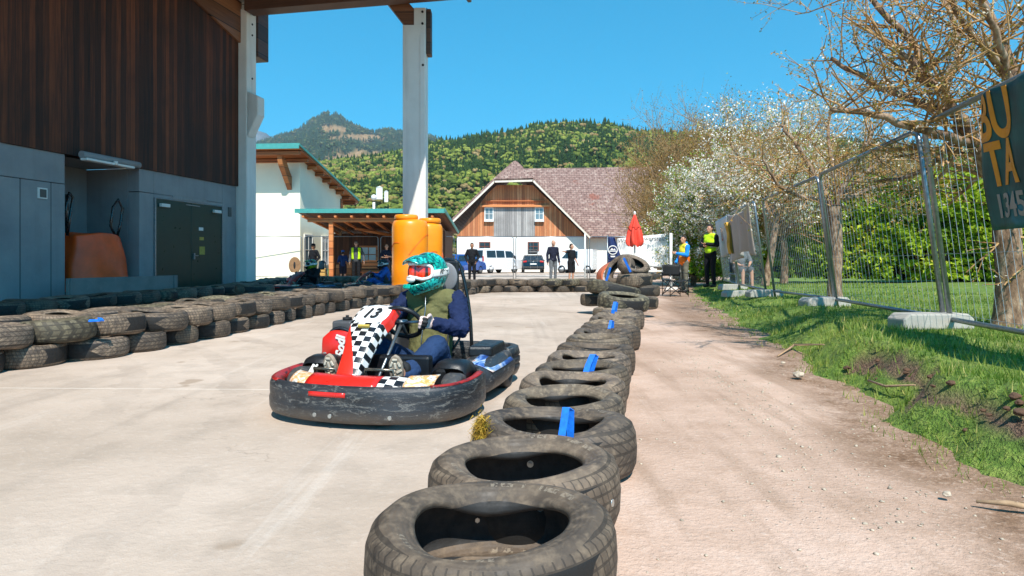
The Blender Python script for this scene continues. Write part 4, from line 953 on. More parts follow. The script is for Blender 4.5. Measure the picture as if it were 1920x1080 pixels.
def blob(name, shapes, vox, m, parent=None, off=0, smooth=2, disp=0, dsc=9, post=None):
    mb = MB()
    for s in shapes:
        if s[0] == 'c': mb.add(*capsule(s[1], s[2]+off, s[3], s[4]+off), smooth=True)
        elif s[0] == 'e': mb.ball(s[1], tuple(q+off for q in s[2]), 16, 10, M=(s[3] if len(s) > 3 else None))
        else: mb.box(s[1], tuple(q+2*off for q in s[2]), *(s[3] if len(s) > 3 else ()))
    o = mb.build('tmp', None); o.data.materials.clear(); md = o.modifiers.new('r', 'REMESH'); md.mode = 'VOXEL'; md.voxel_size = vox
    if smooth: sm = o.modifiers.new('s', 'SMOOTH'); sm.iterations = smooth; sm.factor = .5
    dg = bpy.context.evaluated_depsgraph_get(); me = bpy.data.meshes.new_from_object(o.evaluated_get(dg)); me.name = name
    old = o.data; bpy.data.objects.remove(o); bpy.data.meshes.remove(old)
    for p in me.polygons: p.use_smooth = True
    if disp:
        ns = [v.normal.copy() for v in me.vertices]
        for v, n_ in zip(me.vertices, ns): c = v.co; v.co = c+n_*disp*(mn.noise(c*dsc)+.5*mn.noise(Vector((c.x*dsc*2.5, c.y*dsc*2.5, c.z*dsc*4))))
    if post: post(me)
    return link(name, me, m, parent)
def chaikin(p, it=2):
    for _ in range(it):
        q = [p[0]]
        for a, b in zip(p, p[1:]): q += [lerp(Vector(a), Vector(b), .25), lerp(Vector(a), Vector(b), .75)]
        p = q+[p[-1]]
    return [Vector(x) for x in p]
def sweep(mb, path, sect, mi=0, closed_sect=True, prof=None, flip=1):
    """path: list of (x,y); sect(i/n)-> list of (outward,z)"""
    path = [Vector((p[0], p[1], 0)) for p in path]; n = len(path); vs = []; k = None
    for i, p in enumerate(path):
        t = (path[min(i+1, n-1)]-path[max(i-1, 0)]).normalized(); nrm = Vector((t.y, -t.x, 0))*flip; s = sect(i/(n-1)); k = len(s)
        vs += [p+nrm*o_+Vector((0, 0, z)) for o_, z in s]
    fs = []
    for i in range(n-1):
        for j in range(k if closed_sect else k-1): a = i*k+j; b = i*k+(j+1) % k; fs.append((a, b, b+k, a+k))
    if closed_sect: fs += [tuple(range(k))[::-1], tuple((n-1)*k+j for j in range(k))]
    return mb.add(vs, fs, mi, True)
# ---------------------------------------------------------------- kart materials
def mat_scuffed():
    t = NT('scuffed_black_plastic'); v = t.co(); n1 = t.noise(3, 6, .65, v)
    s1 = t.noise(7, 8, .8, t.mapv((1, 1, 4), vec=v), dist=1.5); s2 = t.noise(26, 5, .75, t.mapv((.6, .6, 3), vec=v), dist=3)
    sc_ = t.ramp(s1, [(.555, 0), (.59, 1), (.63, .2)]); sc2 = t.ramp(s2, [(.62, 0), (.66, .9), (.7, .2)])
    c = t.ramp(n1, [(.3, '1d1f22'), (.7, '34363a')]); c = t.mix(t.math('MULTIPLY', sc_, .6), c, '8f8d86'); c = t.mix(t.math('MULTIPLY', sc2, .5), c, 'a9a59c')
    z = t.xyz(v)[2]; dust = t.math('MULTIPLY', t.ramp(z, [(.03, .8), (.12, 0)]), t.ramp(n1, [(.3, 1), (.7, .3)])); c = t.mix(dust, c, '7d7062')
    t.base(c).rough(t.ramp(s1, [(.4, .3), (.65, .55)])); t.bump(t.math('ADD', s1, t.math('MULTIPLY', s2, .4)), .5, .006); return t.m
M['scuffed'] = mat_scuffed()
M['slick'] = plain('grey_slick_rubber', '3c3c3d', .6, 0, .15, 10, .1, 60, dirt='6a6259')
M['grey_pad'] = plain('grey_foam_pad', '74767a', .6, 0, .08, 6, .1, 80)
M['seat'] = plain('dark_grey_seat_shell', '2b2c2e', .42, 0, .2, 8, .1, 60)
M['tray'] = plain('dark_floor_tray', '15171c', .4, .2, .3, 6)
M['chrome'] = plain('worn_pedal_tube', '8b7f70', .3, .85, .25, 40)
def mat_fairing():
    t = NT('fairing_livery'); A = lambda n_: t.n('ShaderNodeAttribute', attribute_name=n_).outputs['Fac']
    u, v = A('fu'), A('fv'); k1 = t.math('FLOOR', t.math('DIVIDE', t.math('ADD', u, t.math('MULTIPLY', v, .06)), .052)); k2 = t.math('FLOOR', t.math('DIVIDE', v, .04))
    ck = t.math('GREATER_THAN', t.math('ABSOLUTE', t.math('MODULO', t.math('ADD', k1, k2), 2)), .5)
    c = t.mix(ck, 'eceae6', '15171d'); c = t.mix(t.math('GREATER_THAN', A('red'), 0), c, 'de2c1e'); c = t.mix(t.math('GREATER_THAN', A('num'), -.14), c, '101014'); c = t.mix(t.math('GREATER_THAN', A('num'), 0), c, 'f0efec')
    c = t.mix(t.ramp(t.noise(40, 5, .7), [(.62, 0), (.75, .25)]), c, '5a4a44'); t.base(c).rough(.32); t.b.inputs['Coat Weight'].default_value = .4; return t.m
M['fairing'] = mat_fairing()
def mat_decal(name, stops, sc_=(6, 2, 6), seed=0):
    t = NT(name); n1 = t.noise(1.6, 6, .65, t.mapv(sc_, (seed, 0, 0), (0, 0, .5)), dist=1.2); c = t.ramp(n1, stops); s = t.noise(30, 6, .8, dist=1)
    c = t.mix(t.ramp(s, [(.58, 0), (.64, .8)]), c, '2b2b2c'); t.base(c).rough(.4); return t.m
M['decal_blue'] = mat_decal('scratched_blue_decal', [(.3, 'c33a2a'), (.38, 'c9c4bb'), (.46, '7f9fc9'), (.56, '214f96'), (.7, '15223c')])
M['decal_orange'] = mat_decal('scratched_orange_decal', [(.3, 'ece7dc'), (.45, 'd8902f'), (.55, 'efe9dd'), (.7, '1c1c20')], (8, 8, 8), 4)
M['decal_red'] = mat_decal('scratched_red_decal', [(.3, 'b3241c'), (.5, '8e2019'), (.6, '231214'), (.75, '1a1516')], (5, 5, 5), 2)
M['checker'] = (lambda t: (t.base(t.mix(t.math('GREATER_THAN', t.math('ABSOLUTE', t.math('MODULO', t.math('ADD', t.math('FLOOR', t.math('DIVIDE', t.xyz()[0], .055)), t.math('FLOOR', t.math('DIVIDE', t.xyz()[1], .045))), 2)), .5), 'ebe9e4', '17191e')).rough(.35), t.m)[1])(NT('checker_decal'))
M['engine'] = plain('grey_engine_plastic', '4a4b4d', .5, 0, .15, 8, .1, 60)
def wheel(parent, x, y, r, wd):
    wh = bpy.data.objects.new('wheel', None); COL.objects.link(wh); wh.parent = parent; wh.location = (x, y, r)
    Mx = Euler((0, R(90), 0)).to_matrix().to_4x4()
    mb = MB(); mb.lathe([(r*.52, -wd/2), (r*.8, -wd/2), (r*.94, -wd/2+.008), (r, -wd/2+.03), (r, wd/2-.03), (r*.94, wd/2-.008), (r*.8, wd/2), (r*.52, wd/2), (r*.5, 0)], 36, closed=True, M=Mx); mb.build('tyre', M['slick'], wh)
    mb = MB(); mb.lathe([(0, -wd*.2), (r*.2, -wd*.25), (r*.45, -wd*.4), (r*.52, -wd/2+.002), (r*.5, 0), (r*.52, wd/2-.002), (r*.45, wd*.4), (r*.2, wd*.25), (0, wd*.2)], 24, M=Mx); mb.build('rim', M['metal'], wh)
    return wh
def make_kart(label, full=True, group=None, livery=None):
    K = empty('go_kart', (0, 0, 0), 0, label, 'go-kart', group)
    red = M['red_plastic']; fair = M['fairing'] if full else (livery or red)
    # front bumper
    fp = chaikin([(.56, .16), (.655, .22), (.685, .40), (.665, .62), (.56, .80), (.33, .885), (.08, .91), (-.16, .90), (-.38, .86), (-.57, .77), (-.665, .60), (-.685, .40), (-.655, .22), (-.56, .16)], 3)
    def sec(t):
        e = abs(t-.5)*2; h1 = .25+.03*max(0, e-.45)/.55; b0 = .035+.02*e
        return [(-.03, b0+.012), (.0, b0), (.022, b0+.012), (.034, b0+.04), (.036, b0+.09), (.03, .155), (.033, .175), (.032, h1-.03), (.022, h1-.008), (.0, h1), (-.02, h1-.006), (-.028, h1-.03), (-.012, h1-.045), (.008, .14), (.0, b0+.04)]
    mb = MB(); sweep(mb, fp, sec); fb = mb.build('front_bumper', M['scuffed'], K)
    mb = MB(); sp = [p for p in fp if abs(p.x-.09) < .135 and p.y > .7]; sweep(mb, sp, lambda t: [(.033, .188), (.038, .19), (.038, .214), (.032, .216)]); mb.build('red_slot', red, fb)
    if full:
        for x in (.18, .07, -.3):
            mb = MB(); mb.cyl((x, .962-abs(x-.05)*.12+-.012, .085), .012, .01, 10, ax='y'); mb.build('bolt', M['steel_bright'], fb)
    # panels on top behind the bumper
    def strip(x0, x1, name, m, z=.245):
        mb = MB(); n_ = 14
        def f(u, v): x = lerp(x0, x1, u); yo = .875-.33*x*x-abs(x)**6*3; return (x, yo-.02-.13*v, z+.03*math.sin(v*1.5)-.02*(1-v)**4+.0)
        mb.grid(f, n_, 6); return mb.build(name, m, K, solid=.008)
    strip(.33, -.17, 'top_panel', red); strip(-.175, -.33, 'top_panel', M['checker'] if full else red); strip(-.335, -.5, 'top_panel', M['decal_orange'], .25)
    strip(.5, .34, 'top_panel', M['decal_orange'] if full else red, .24)
    for s in (1, -1):
        mb = MB(); q = [p for p in fp if p.x*s > .5 and p.y > .3]
        ii = [i for i, p in enumerate(fp) if p.x*s > .5 and p.y > .3]
        def sc_t(t): o_ = sec(lerp(ii[0], ii[-1], t)/(len(fp)-1)); return [(a, b+.0035) for a, b in o_[8:11]]+[(-.04, o_[10][1]-.01), (-.055, o_[10][1]-.05)]
        sweep(mb, [fp[i] for i in ii], sc_t, closed_sect=False); mb.build('corner_decal', M['decal_red'], fb, solid=.003)
    # wheels, axles, mudguards
    for s in (1, -1): wheel(K, s*.55, .49, .137, .13); wheel(K, s*.555, -.52, .14, .2)
    mb = MB(); mb.tube([(-.5, -.52, .14), (.5, -.52, .14)], .02, 10); mb.build('rear_axle', M['metal'], K)
    for s in (1, -1):
        mb = MB(); mb.tube([(s*.5, .47, .128), (s*.3, .46, .12), (s*.28, .3, .08)], .016, 8); mb.tube([(s*.47, .44, .15), (s*.2, .36, .12)], .009, 6); mb.build('steering_knuckle', M['metal'], K)
        pr = [(.45, .29), (.42, .325), (.34, .335), (.25, .32), (.17, .27), (.12, .19)]; pr = [tuple(q)[:2] for q in chaikin([(a, b, 0) for a, b in pr], 2)]
        mb = MB(); mb.grid(lambda u, v: (s*lerp(.36, .62, u)+0, pr[int(v*(len(pr)-1))][0]-.05*abs(u-.5), pr[int(v*(len(pr)-1))][1]-.05*(2*u-1)**4-(.03 if u > .9 else 0)), 9, len(pr)); mb.build('mudguard', M['black_plastic'], K, solid=.007)
    # frame, tray
    mb = MB()
    for s in (1, -1): mb.tube([(s*.18, .8, .09), (s*.2, .5, .07), (s*.3, .2, .06), (s*.32, -.5, .07), (s*.3, -.75, .12)], .016, 8); mb.tube([(s*.31, .2, .07), (s*.52, .1, .1), (s*.54, -.3, .1), (s*.31, -.42, .07)], .012, 6)
    mb.tube([(-.3, .2, .06), (.3, .2, .06)], .014, 6); mb.tube([(-.18, .8, .09), (.18, .8, .09)], .014, 6); mb.tube([(-.32, -.45, .07), (.32, -.45, .07)], .014, 6); mb.build('frame', M['black_metal'], K)
    mb = MB(); mb.prism([(.24, .82), (-.24, .82), (-.34, .3), (-.34, -.2), (.34, -.2), (.34, .3)], .045, .052, plane='xy'); mb.build('floor_tray', M['tray'], K)
    # side pods and rear bumper
    for s in (1, -1):
        mb = MB()
        def pod(u, v):
            y = lerp(.14, -.62, v); b = .02*math.sin(v*math.pi)-.05*max(0, .12-v)/.12; top = .235+.05*math.sin(min(1, v*1.5)*1.57)
            sct = [(.38, .07), (.56, .055), (.645+b, .07), (.675+b, .12), (.68+b, .17), (.665+b, .215), (.61+b, top-.004), (.53, top+.012), (.42, top), (.38, top-.03)]
            q = sct[int(round(u*10)) % 10]; return (s*q[0], y, q[1])
        mb.grid(pod, 10, 18, wrap=True); k = len(mb.v); mb.f += [tuple(range(10)), tuple(range(k-10, k))]; mb.mi += [0, 0]; mb.sm += [False]*2
        po = mb.build('side_pod', M['scuffed'], K, sub=1)
        mb = MB(); mb.grid(lambda u, v: (s*(lerp(.50, .675, u)+.016*math.sin(lerp(.12, .9, v)*math.pi)), lerp(.05, -.54, v)+.0, lerp(.235+.05*math.sin(min(1, lerp(.12, .9, v)*1.5)*1.57)+.01, .208, u**1.7)+.004), 10, 16); mb.build('pod_decal', M['decal_blue'], po, solid=.003)
        mb = MB(); mb.prism([(.42, -.16), (.6, -.2), (.6, -.58), (.4, -.6)], .27, .35, plane='xy'); mb.v = [(a*s, b, c) for a, b, c in mb.v]; mb.build('pod_box', M['black_plastic'], po, bevel=.02)
    rp_ = chaikin([(.6, -.6), (.635, -.68), (.62, -.86), (.5, -.93), (.2, -.95), (-.2, -.95), (-.5, -.93), (-.62, -.86), (-.635, -.68), (-.6, -.6)], 2)
    mb = MB(); sweep(mb, rp_, lambda t: [(-.03, .08), (.02, .07), (.04, .11), (.045, .14), (.03, .15), (.045, .165), (.045, .2), (.03, .21), (.045, .225), (.03, .28), (0, .29), (-.035, .285), (-.03, .2)], flip=-1); mb.build('rear_bumper', M['scuffed'], K)
    # fairing
    F0 = [(.645, .232), (.63, .262), (.5, .415), (.40, .51), (.34, .553), (.25, .6), (.14, .65)]; F0 = chaikin([(a, b, 0) for a, b in F0], 2); L = [0]
    for a, b in zip(F0, F0[1:]): L.append(L[-1]+(b-a).length)
    cx_ = .15 if full else 0; NU, NV = 40, 60; vs = []; A = {'fu': [], 'fv': [], 'red': [], 'num': []}
    for j in range(NV):
        s_ = L[-1]*j/(NV-1); i = max(k for k in range(len(L)) if L[k] <= s_+1e-9); i = min(i, len(L)-2); p = F0[i].lerp(F0[i+1], (s_-L[i])/(L[i+1]-L[i])); v = j/(NV-1)
        t = (F0[i+1]-F0[i]).normalized(); nn = Vector((t.y, -t.x)) if t.y > 0 else Vector((t.y, -t.x)); nn = Vector((abs(t.y), abs(t.x)))
        hw = interp([(0, .062), (.06, .072), (.3, .08), (.6, .115), (.8, .14), (1, .135)], v)
        for k in range(NU):
            u = -1.6+3.2*k/(NU-1); au = abs(u); fx = min(au, 1)*hw+max(0, au-1)*.025; bk2 = -(.012*min(au, 1)**2)-max(0, au-1)*(.12 if v < .8 else .085)
            vs.append((cx_+math.copysign(fx, u), p.x+nn.x*bk2, p.y+nn.y*bk2))
            ub = interp([(0, -.8), (.15, -.45), (.3, .1), (.5, .72), (.66, 1.02), (1, 1.2)], v)
            A['fu'].append(math.copysign(fx-bk2*.5, u)+1); A['fv'].append(s_+1); A['red'].append(max((u-ub)*hw, min((-u-.82)*hw, (v-.66)*.5))); A['num'].append(1-((u)/.86)**4-((v-.825)/.165)**4)
    mb = MB(); mb.add(vs, [(j*NU+k, j*NU+k+1, (j+1)*NU+k+1, (j+1)*NU+k) for j in range(NV-1) for k in range(NU-1)], 0, True)
    fo = mb.build('front_fairing', fair, K, solid=.006)
    for nm, vals in A.items(): fo.data.attributes.new(nm, 'FLOAT', 'POINT').data.foreach_set('value', vals)
    mb = MB(); mb.tube([(cx_+.07, .60, .225), (cx_+.066, .648, .222), (cx_, .66, .22), (cx_-.066, .648, .222), (cx_-.07, .6, .225), (cx_-.085, .53, .27)], .017, 8); mb.build('fairing_lip', M['black_plastic'], fo)
    if full:
        mb = MB(); mb.box((cx_-.01, .402, .534), (.085, .02, .02), rx=-.6); mb.build('grip_slot', M['yel_note'], fo, bevel=.004)
        Tm = Matrix(((-1, 0, 0), (0, -1.15, .43), (0, .55, .9))).to_4x4()
        text('13', .13, 'race_number', M['black'], fo, (cx_+.005, .262, .6065), (0, 0, 0), .003, .95, Tm, .001, .18)
    # steering
    sw = Vector((.0, .09, .54)); Rm = Euler((R(50), 0, 0)).to_matrix()
    st = bpy.data.objects.new('steering_wheel', None); COL.objects.link(st); st.parent = K; st.location = sw
    rim = [Rm @ Vector((math.cos(a)*.15, math.sin(a)*.125-(.02 if math.sin(a) < -.6 else 0), 0)) for a in [6.2832*i/40 for i in range(40)]]
    mb = MB(); mb.tube(rim, .0165, 10, closed=True); mb.build('rim', M['black_plastic'], st)
    mb = MB()
    for a in (R(0), R(180), R(270)): mb.tube([Rm @ Vector((0, 0, -.01)), Rm @ Vector((math.cos(a)*.145, math.sin(a)*.122, 0))], .01, 6)
    mb.cyl((0, 0, 0), .04, .02, 16); mb.build('spoke', M['metal'], st)
    mb = MB(); mb.tube([(.0, .10, .53), (.03, .5, .12)], .012, 8); mb.build('steering_column', M['metal'], K)
    # pedals
    for (xa, xb, yy) in ((.045, -.155, .56), (.395, .235, .6)):
        mb = MB(); mb.tube([(xa-.01, yy-.06, .06), (xa, yy-.03, .2), (xa, yy, .285), (xb, yy, .285), (xb+.01, yy-.02, .2)], .011, 8); mb.build('pedal', M['chrome'], K)
    mb = MB(); mb.tube([(.5, .62, .14), (.46, .5, .29)], .012, 6); mb.tube([(.485, .61, .15), (.44, .49, .29)], .008, 6); mb.build('side_strut', M['white'], K)
    # seat, roll hoop, headrest, belts
    SP = chaikin([(.1, .15, 0), (-.08, .06, 0), (-.24, .05, 0), (-.38, .16, 0), (-.45, .4, 0), (-.49, .66, 0)], 2)
    def seat(u, v):
        i = v*(len(SP)-1); k = min(int(i), len(SP)-2); p = SP[k].lerp(SP[k+1], i-k); a = 2*u-1; wv = interp([(0, .17), (.4, .205), (.75, .225), (1, .15)], v)
        return (a*wv, p.x+.16*abs(a)**3*(1 if v > .4 else .2), p.y+.16*abs(a)**3.5*(1-v*.7))
    mb = MB(); mb.grid(seat, 17, len(SP)); mb.build('seat', M['seat'], K, solid=.012)
    hp = [(-.21, -.62, .1), (-.21, -.6, .32), (-.195, -.6, .57), (-.125, -.6, .89), (-.08, -.6, .955), (0, -.6, .965), (.08, -.6, .955), (.125, -.6, .89), (.195, -.6, .57), (.21, -.6, .32), (.21, -.62, .1)]
    hp = [(a-.095, b, c) for a, b, c in chaikin(hp, 1)]; mb = MB(); mb.tube(hp, .0155, 10); mb.build('roll_hoop', M['black_metal'], K)
    mb = MB(); mb.tube([(-.19, -.6, .62), (.19, -.6, .62)], .012, 6)
    for s in (1, -1): mb.tube([(s*.2, -.6, .42), (s*.24, -.48, .36), (s*.22, -.4, .3)], .01, 6); mb.tube([(s*.2, -.6, .5), (s*.2, -.5, .5)], .01, 6)
    mb.build('hoop_brace', M['black_metal'], K)
    hr = MB(); hr.box((-.095, -.565, .83), (.22, .035, .25)); ho = hr.build('headrest', M['black_plastic'], K, bevel=.05, seg=4)
    ho.modifiers['bevel'].limit_method = 'NONE'; ho.modifiers['bevel'].width = .017
    hr = MB(); hr.ball((-.1, -.545, .83), (.1, .016, .112), 24, 12); hr.build('headrest_pad', M['grey_pad'], ho)
    # engine side (driver's right)
    mb = MB(); mb.bx(.36, .58, -.5, -.12, .12, .4); mb.bx(.44, .6, -.42, -.18, .4, .46); mb.cyl((.47, -.3, .47), .1, .05, 20); mb.build('engine', M['engine'], K, bevel=.015)
    mb = MB(); mb.bx(.42, .58, -.1, .08, .43, .53); mb.build('air_box', M['engine'], K, bevel=.015); mb = MB(); mb.cyl((.5, -.01, .54), .035, .02, 12); mb.cyl((.5, -.01, .555), .012, .02, 8); mb.build('air_box_cap', M['black'], K)
    mb = MB(); mb.grid(lambda u, v: (lerp(.36, .60, u), .15+.03*math.sin(u*3.14)*math.sin(v*3.14), lerp(.27, .455, v)+.02*math.sin(u*3.14)*(v-.3)-.04*max(0, u-.7)*v*3), 12, 12); tk = mb.build('red_tank_cover', red, K, solid=.05, bevel=.015)
    mb = MB(); mb.cyl((.57, .19, .31), .016, .012, 10, ax='y'); mb.build('filler_bolt', M['steel_bright'], tk)
    if full:
        Tm = Matrix(((0, 1, 0), (0, 0, 1), (1, 0, 0))).to_4x4()
        Tm = Matrix(((0, .999, 0), (0, 0, 1), (1, 0, 0))).to_4x4()
        text('Sodi', .1, 'tank_lettering', M['white'], tk, (.43, .205, .365), (0, 0, 0), .003, .85, Tm, .004, .3)
    mb = MB(); mb.tube(chaikin([(.64, .1, .16), (.61, .16, .3), (.57, .12, .46), (.5, .1, .49), (.42, .1, .46)], 2), .014, 8); mb.tube([(.58, .18, .14), (.58, .13, .36)], .02, 8); mb.build('guard_hoop', M['black_metal'], K)
    mb = MB(); mb.bx(-.46, -.25, -.15, .12, .1, .24); mb.build('fuel_tank', M['black_plastic'], K, bevel=.03)
    mb = MB(); mb.prism([(.18, .25), (-.3, .22), (-.3, .3), (.18, .33)], .14, .34, plane='xy'); mb.build('dash_shroud', M['tray'], K, bevel=.02)
    mb = MB(); mb.bx(-.235, -.18, .2, .3, .14, .33); mb.build('side_panel', red, K, bevel=.008)
    return K
KART = make_kart('black go-kart number 13 with red and chequered fairing driving on the concrete track')
KART.scale = (.93, .98, 1.0); KART.location = (-.73, 4.46, .0); KART.rotation_euler = (0, 0, R(166))
# ---------------------------------------------------------------- helmet
def mat_helmet(name, c0, c1, c2):
    t = NT(name); v = t.co(); d = t.noise(6, 4, .7, v, out='Color'); ad = t.n('ShaderNodeVectorMath', operation='MULTIPLY_ADD'); ad.inputs[1].default_value = (.12, .12, .12)
    t.l(d, ad.inputs[0]); t.l(v, ad.inputs[2]); vr = t.n('ShaderNodeTexVoronoi', feature='DISTANCE_TO_EDGE'); vr.inputs['Scale'].default_value = 13; mp = t.mapv((1, 1, .55), rot=(.5, .3, 0), vec=ad.outputs[0]); t.l(mp, vr.inputs[0])
    c = t.ramp(t.noise(5, 3, .6, v), [(.4, c0), (.6, c1)]); z = t.xyz(v)[2]
    rn = t.math('ABSOLUTE', t.math('SUBTRACT', t.noise(11, 4, .65, t.mapv((1, 1, .4), rot=(.4, .6, 0), vec=v), dist=1.6), .5)); c = t.mix(t.ramp(rn, [(.012, 1), (.045, 0)]), c, c2)
    c = t.mix(t.math('MULTIPLY', t.ramp(vr.outputs['Distance'], [(.0, 1), (.05, 0)]), .6), c, c2)
    c = t.mix(t.math('MULTIPLY', t.ramp(t.noise(9, 5, .7, v, dist=2), [(.46, 0), (.54, 1)]), t.ramp(z, [(.03, 0), (.1, .75)])), c, c2)
    t.base(c).rough(.22); t.b.inputs['Coat Weight'].default_value = .7; t.b.inputs['Coat Roughness'].default_value = .05; return t.m
M['helmet'] = mat_helmet('teal_helmet_paint', '0aa68f', '35e0cf', '063a42')
M['helmet_dark'] = mat_helmet('black_lime_helmet_paint', '10141a', '9fc826', '0b0d10')
M['visor'] = (lambda t: (t.base(t.ramp(t.noise(7, 2, .5, t.mapv((3, 3, .3))), [(.42, '3a1206'), (.52, 'd8290f'), (.62, 'f0471e')])).rough(.05), setattr(t.b.inputs['Coat Weight'], 'default_value', 1), t.m)[2])(NT('orange_mirror_visor'))
def make_helmet(parent, m, detail=True):
    h = bpy.data.objects.new('helmet', None); COL.objects.link(h); h.parent = parent
    # local: +y forward, z up, centre of the head
    def sh(a, ph):
        r = Vector((.122*math.cos(ph)*math.cos(a), .152*math.cos(ph)*math.sin(a), .142*math.sin(ph))); return r
    mb = MB(); NA, NP = 64, 40; keep_ = []
    def pt(i, j):
        a = 2*math.pi*i/NA; ph = lerp(R(-62), R(90), j/(NP-1)); p = sh(a, ph); f = max(0, math.sin(a))
        if ph < R(5):                                 # chin bar pushed forward and down
            k = f**2.2*min(1, (R(5)-ph)/R(25)); p.y += .066*k; p.z -= .04*k; p.x *= 1-.12*k
            p.x *= 1+.0; p.z += -.0
        return p
    vs = [pt(i, j) for j in range(NP) for i in range(NA)]; fs = []
    for j in range(NP-1):
        for i in range(NA):
            a = 2*math.pi*(i+.5)/NA; ph = math.degrees(lerp(R(-62), R(90), (j+.5)/(NP-1))); side = abs(((math.degrees(a)-90+180) % 360)-180)
            if (side/68)**4+((ph-2)/25)**4 < 1: continue
            fs.append((j*NA+i, j*NA+(i+1) % NA, (j+1)*NA+(i+1) % NA, (j+1)*NA+i))
    mb.add(vs, fs, 0, True); mb.build('shell', m, h, solid=.012, sub=1)
    mb = MB(); mb.grid(lambda u, v: sh(lerp(R(28), R(152), u), lerp(R(-24), R(27), v))*1.0+Vector((0, .035*math.sin(u*3.14159)**2, 0)), 28, 12); g_ = mb.build('goggle_lens', M['visor'] if detail else M['glass_dark'], h)
    mb = MB(); fr = []
    for i in range(48):
        a = 2*math.pi*i/48; aa = R(90)+R(63)*math.copysign(abs(math.cos(a))**.6, math.cos(a)); pp = R(2)+R(23)*math.copysign(abs(math.sin(a))**.6, math.sin(a)); 
        if math.sin(a) < -.5 and abs(math.cos(a)) < .35: pp += R(9)*(1-abs(math.cos(a))/.35)
        fr.append(sh(aa, pp)*1.01+Vector((0, .035*math.sin((aa-R(27))/R(126)*math.pi)**2 if R(27) < aa < R(153) else 0, 0)))
    mb.tube(fr, .0125, 8, closed=True); mb.ball((0, .178, -.052), (.045, .018, .022)); mb.build('goggle_frame', M['white'], h)
    for s in (-1, 1):
        mb = MB(); mb.grid(lambda u, v: sh(R(90)+s*lerp(R(62), R(172), u), lerp(R(-10), R(10), v)-R(4)+R(10)*u)*1.075, 20, 5); mb.build('goggle_strap', M['white'], h, solid=.004)
    # peak
    def pk(u, v):
        a = lerp(-1, 1, u); w_ = lerp(.118, .085, v); y = .05+v*.165-.035*abs(a)**2*v; return (a*w_, y, .112+.004*v-.03*v*v-.045*abs(a)**2.2*(1-.25*v)+.014*math.sin(v*3.1)*(1-abs(a)))
    mb = MB(); mb.grid(pk, 21, 14); mb.build('peak', m, h, solid=.008)
    mb = MB(); mb.box((0, .215, -.1), (.07, .02, .035), rx=.3); mb.build('chin_vent', M['black'] if not detail else m, h, bevel=.008)
    return h
# ---------------------------------------------------------------- hands
def hand_shapes(wr, palm_dir, side_dir, curl_axis_sign=1, s=1.0, grip=1.0):
    """wrist point, direction of palm, direction to the thumb side; fingers curl towards n = palm x side"""
    d = Vector(palm_dir).normalized(); t = Vector(side_dir); t = (t-d*t.dot(d)).normalized(); n = d.cross(t)*curl_axis_sign; wr = Vector(wr); sh = []
    pc = wr+d*.05*s
    for k in (-1.5, -.5, .5, 1.5): sh.append(('c', wr+t*k*.012*s, .014*s, wr+d*.088*s+t*k*.019*s, .0125*s))
    for k, ln in ((1.5, .068), (.5, .076), (-.5, .07), (-1.5, .055)):
        b = wr+d*.092*s+t*k*.02*s; a1, a2, a3 = grip*.9, grip*2.0, grip*2.9
        p1 = b+(d*math.cos(a1)+n*math.sin(a1))*ln*.5*s; p2 = p1+(d*math.cos(a2)+n*math.sin(a2))*ln*.34*s; p3 = p2+(d*math.cos(a3)+n*math.sin(a3))*ln*.27*s
        sh += [('c', b, .0105*s, p1, .0098*s), ('c', p1, .0098*s, p2, .0092*s), ('c', p2, .0092*s, p3, .008*s)]
    tb = wr+d*.03*s+t*.03*s; t1 = tb+(d*.6+t*.6+n*.5).normalized()*.04*s; t2 = t1+(d*.7-t*.1+n*.8).normalized()*.033*s
    sh += [('c', wr+d*.015*s+t*.012*s, .016*s, tb, .014*s), ('c', tb, .014*s, t1, .0115*s), ('c', t1, .0115*s, t2, .0095*s)]
    return sh
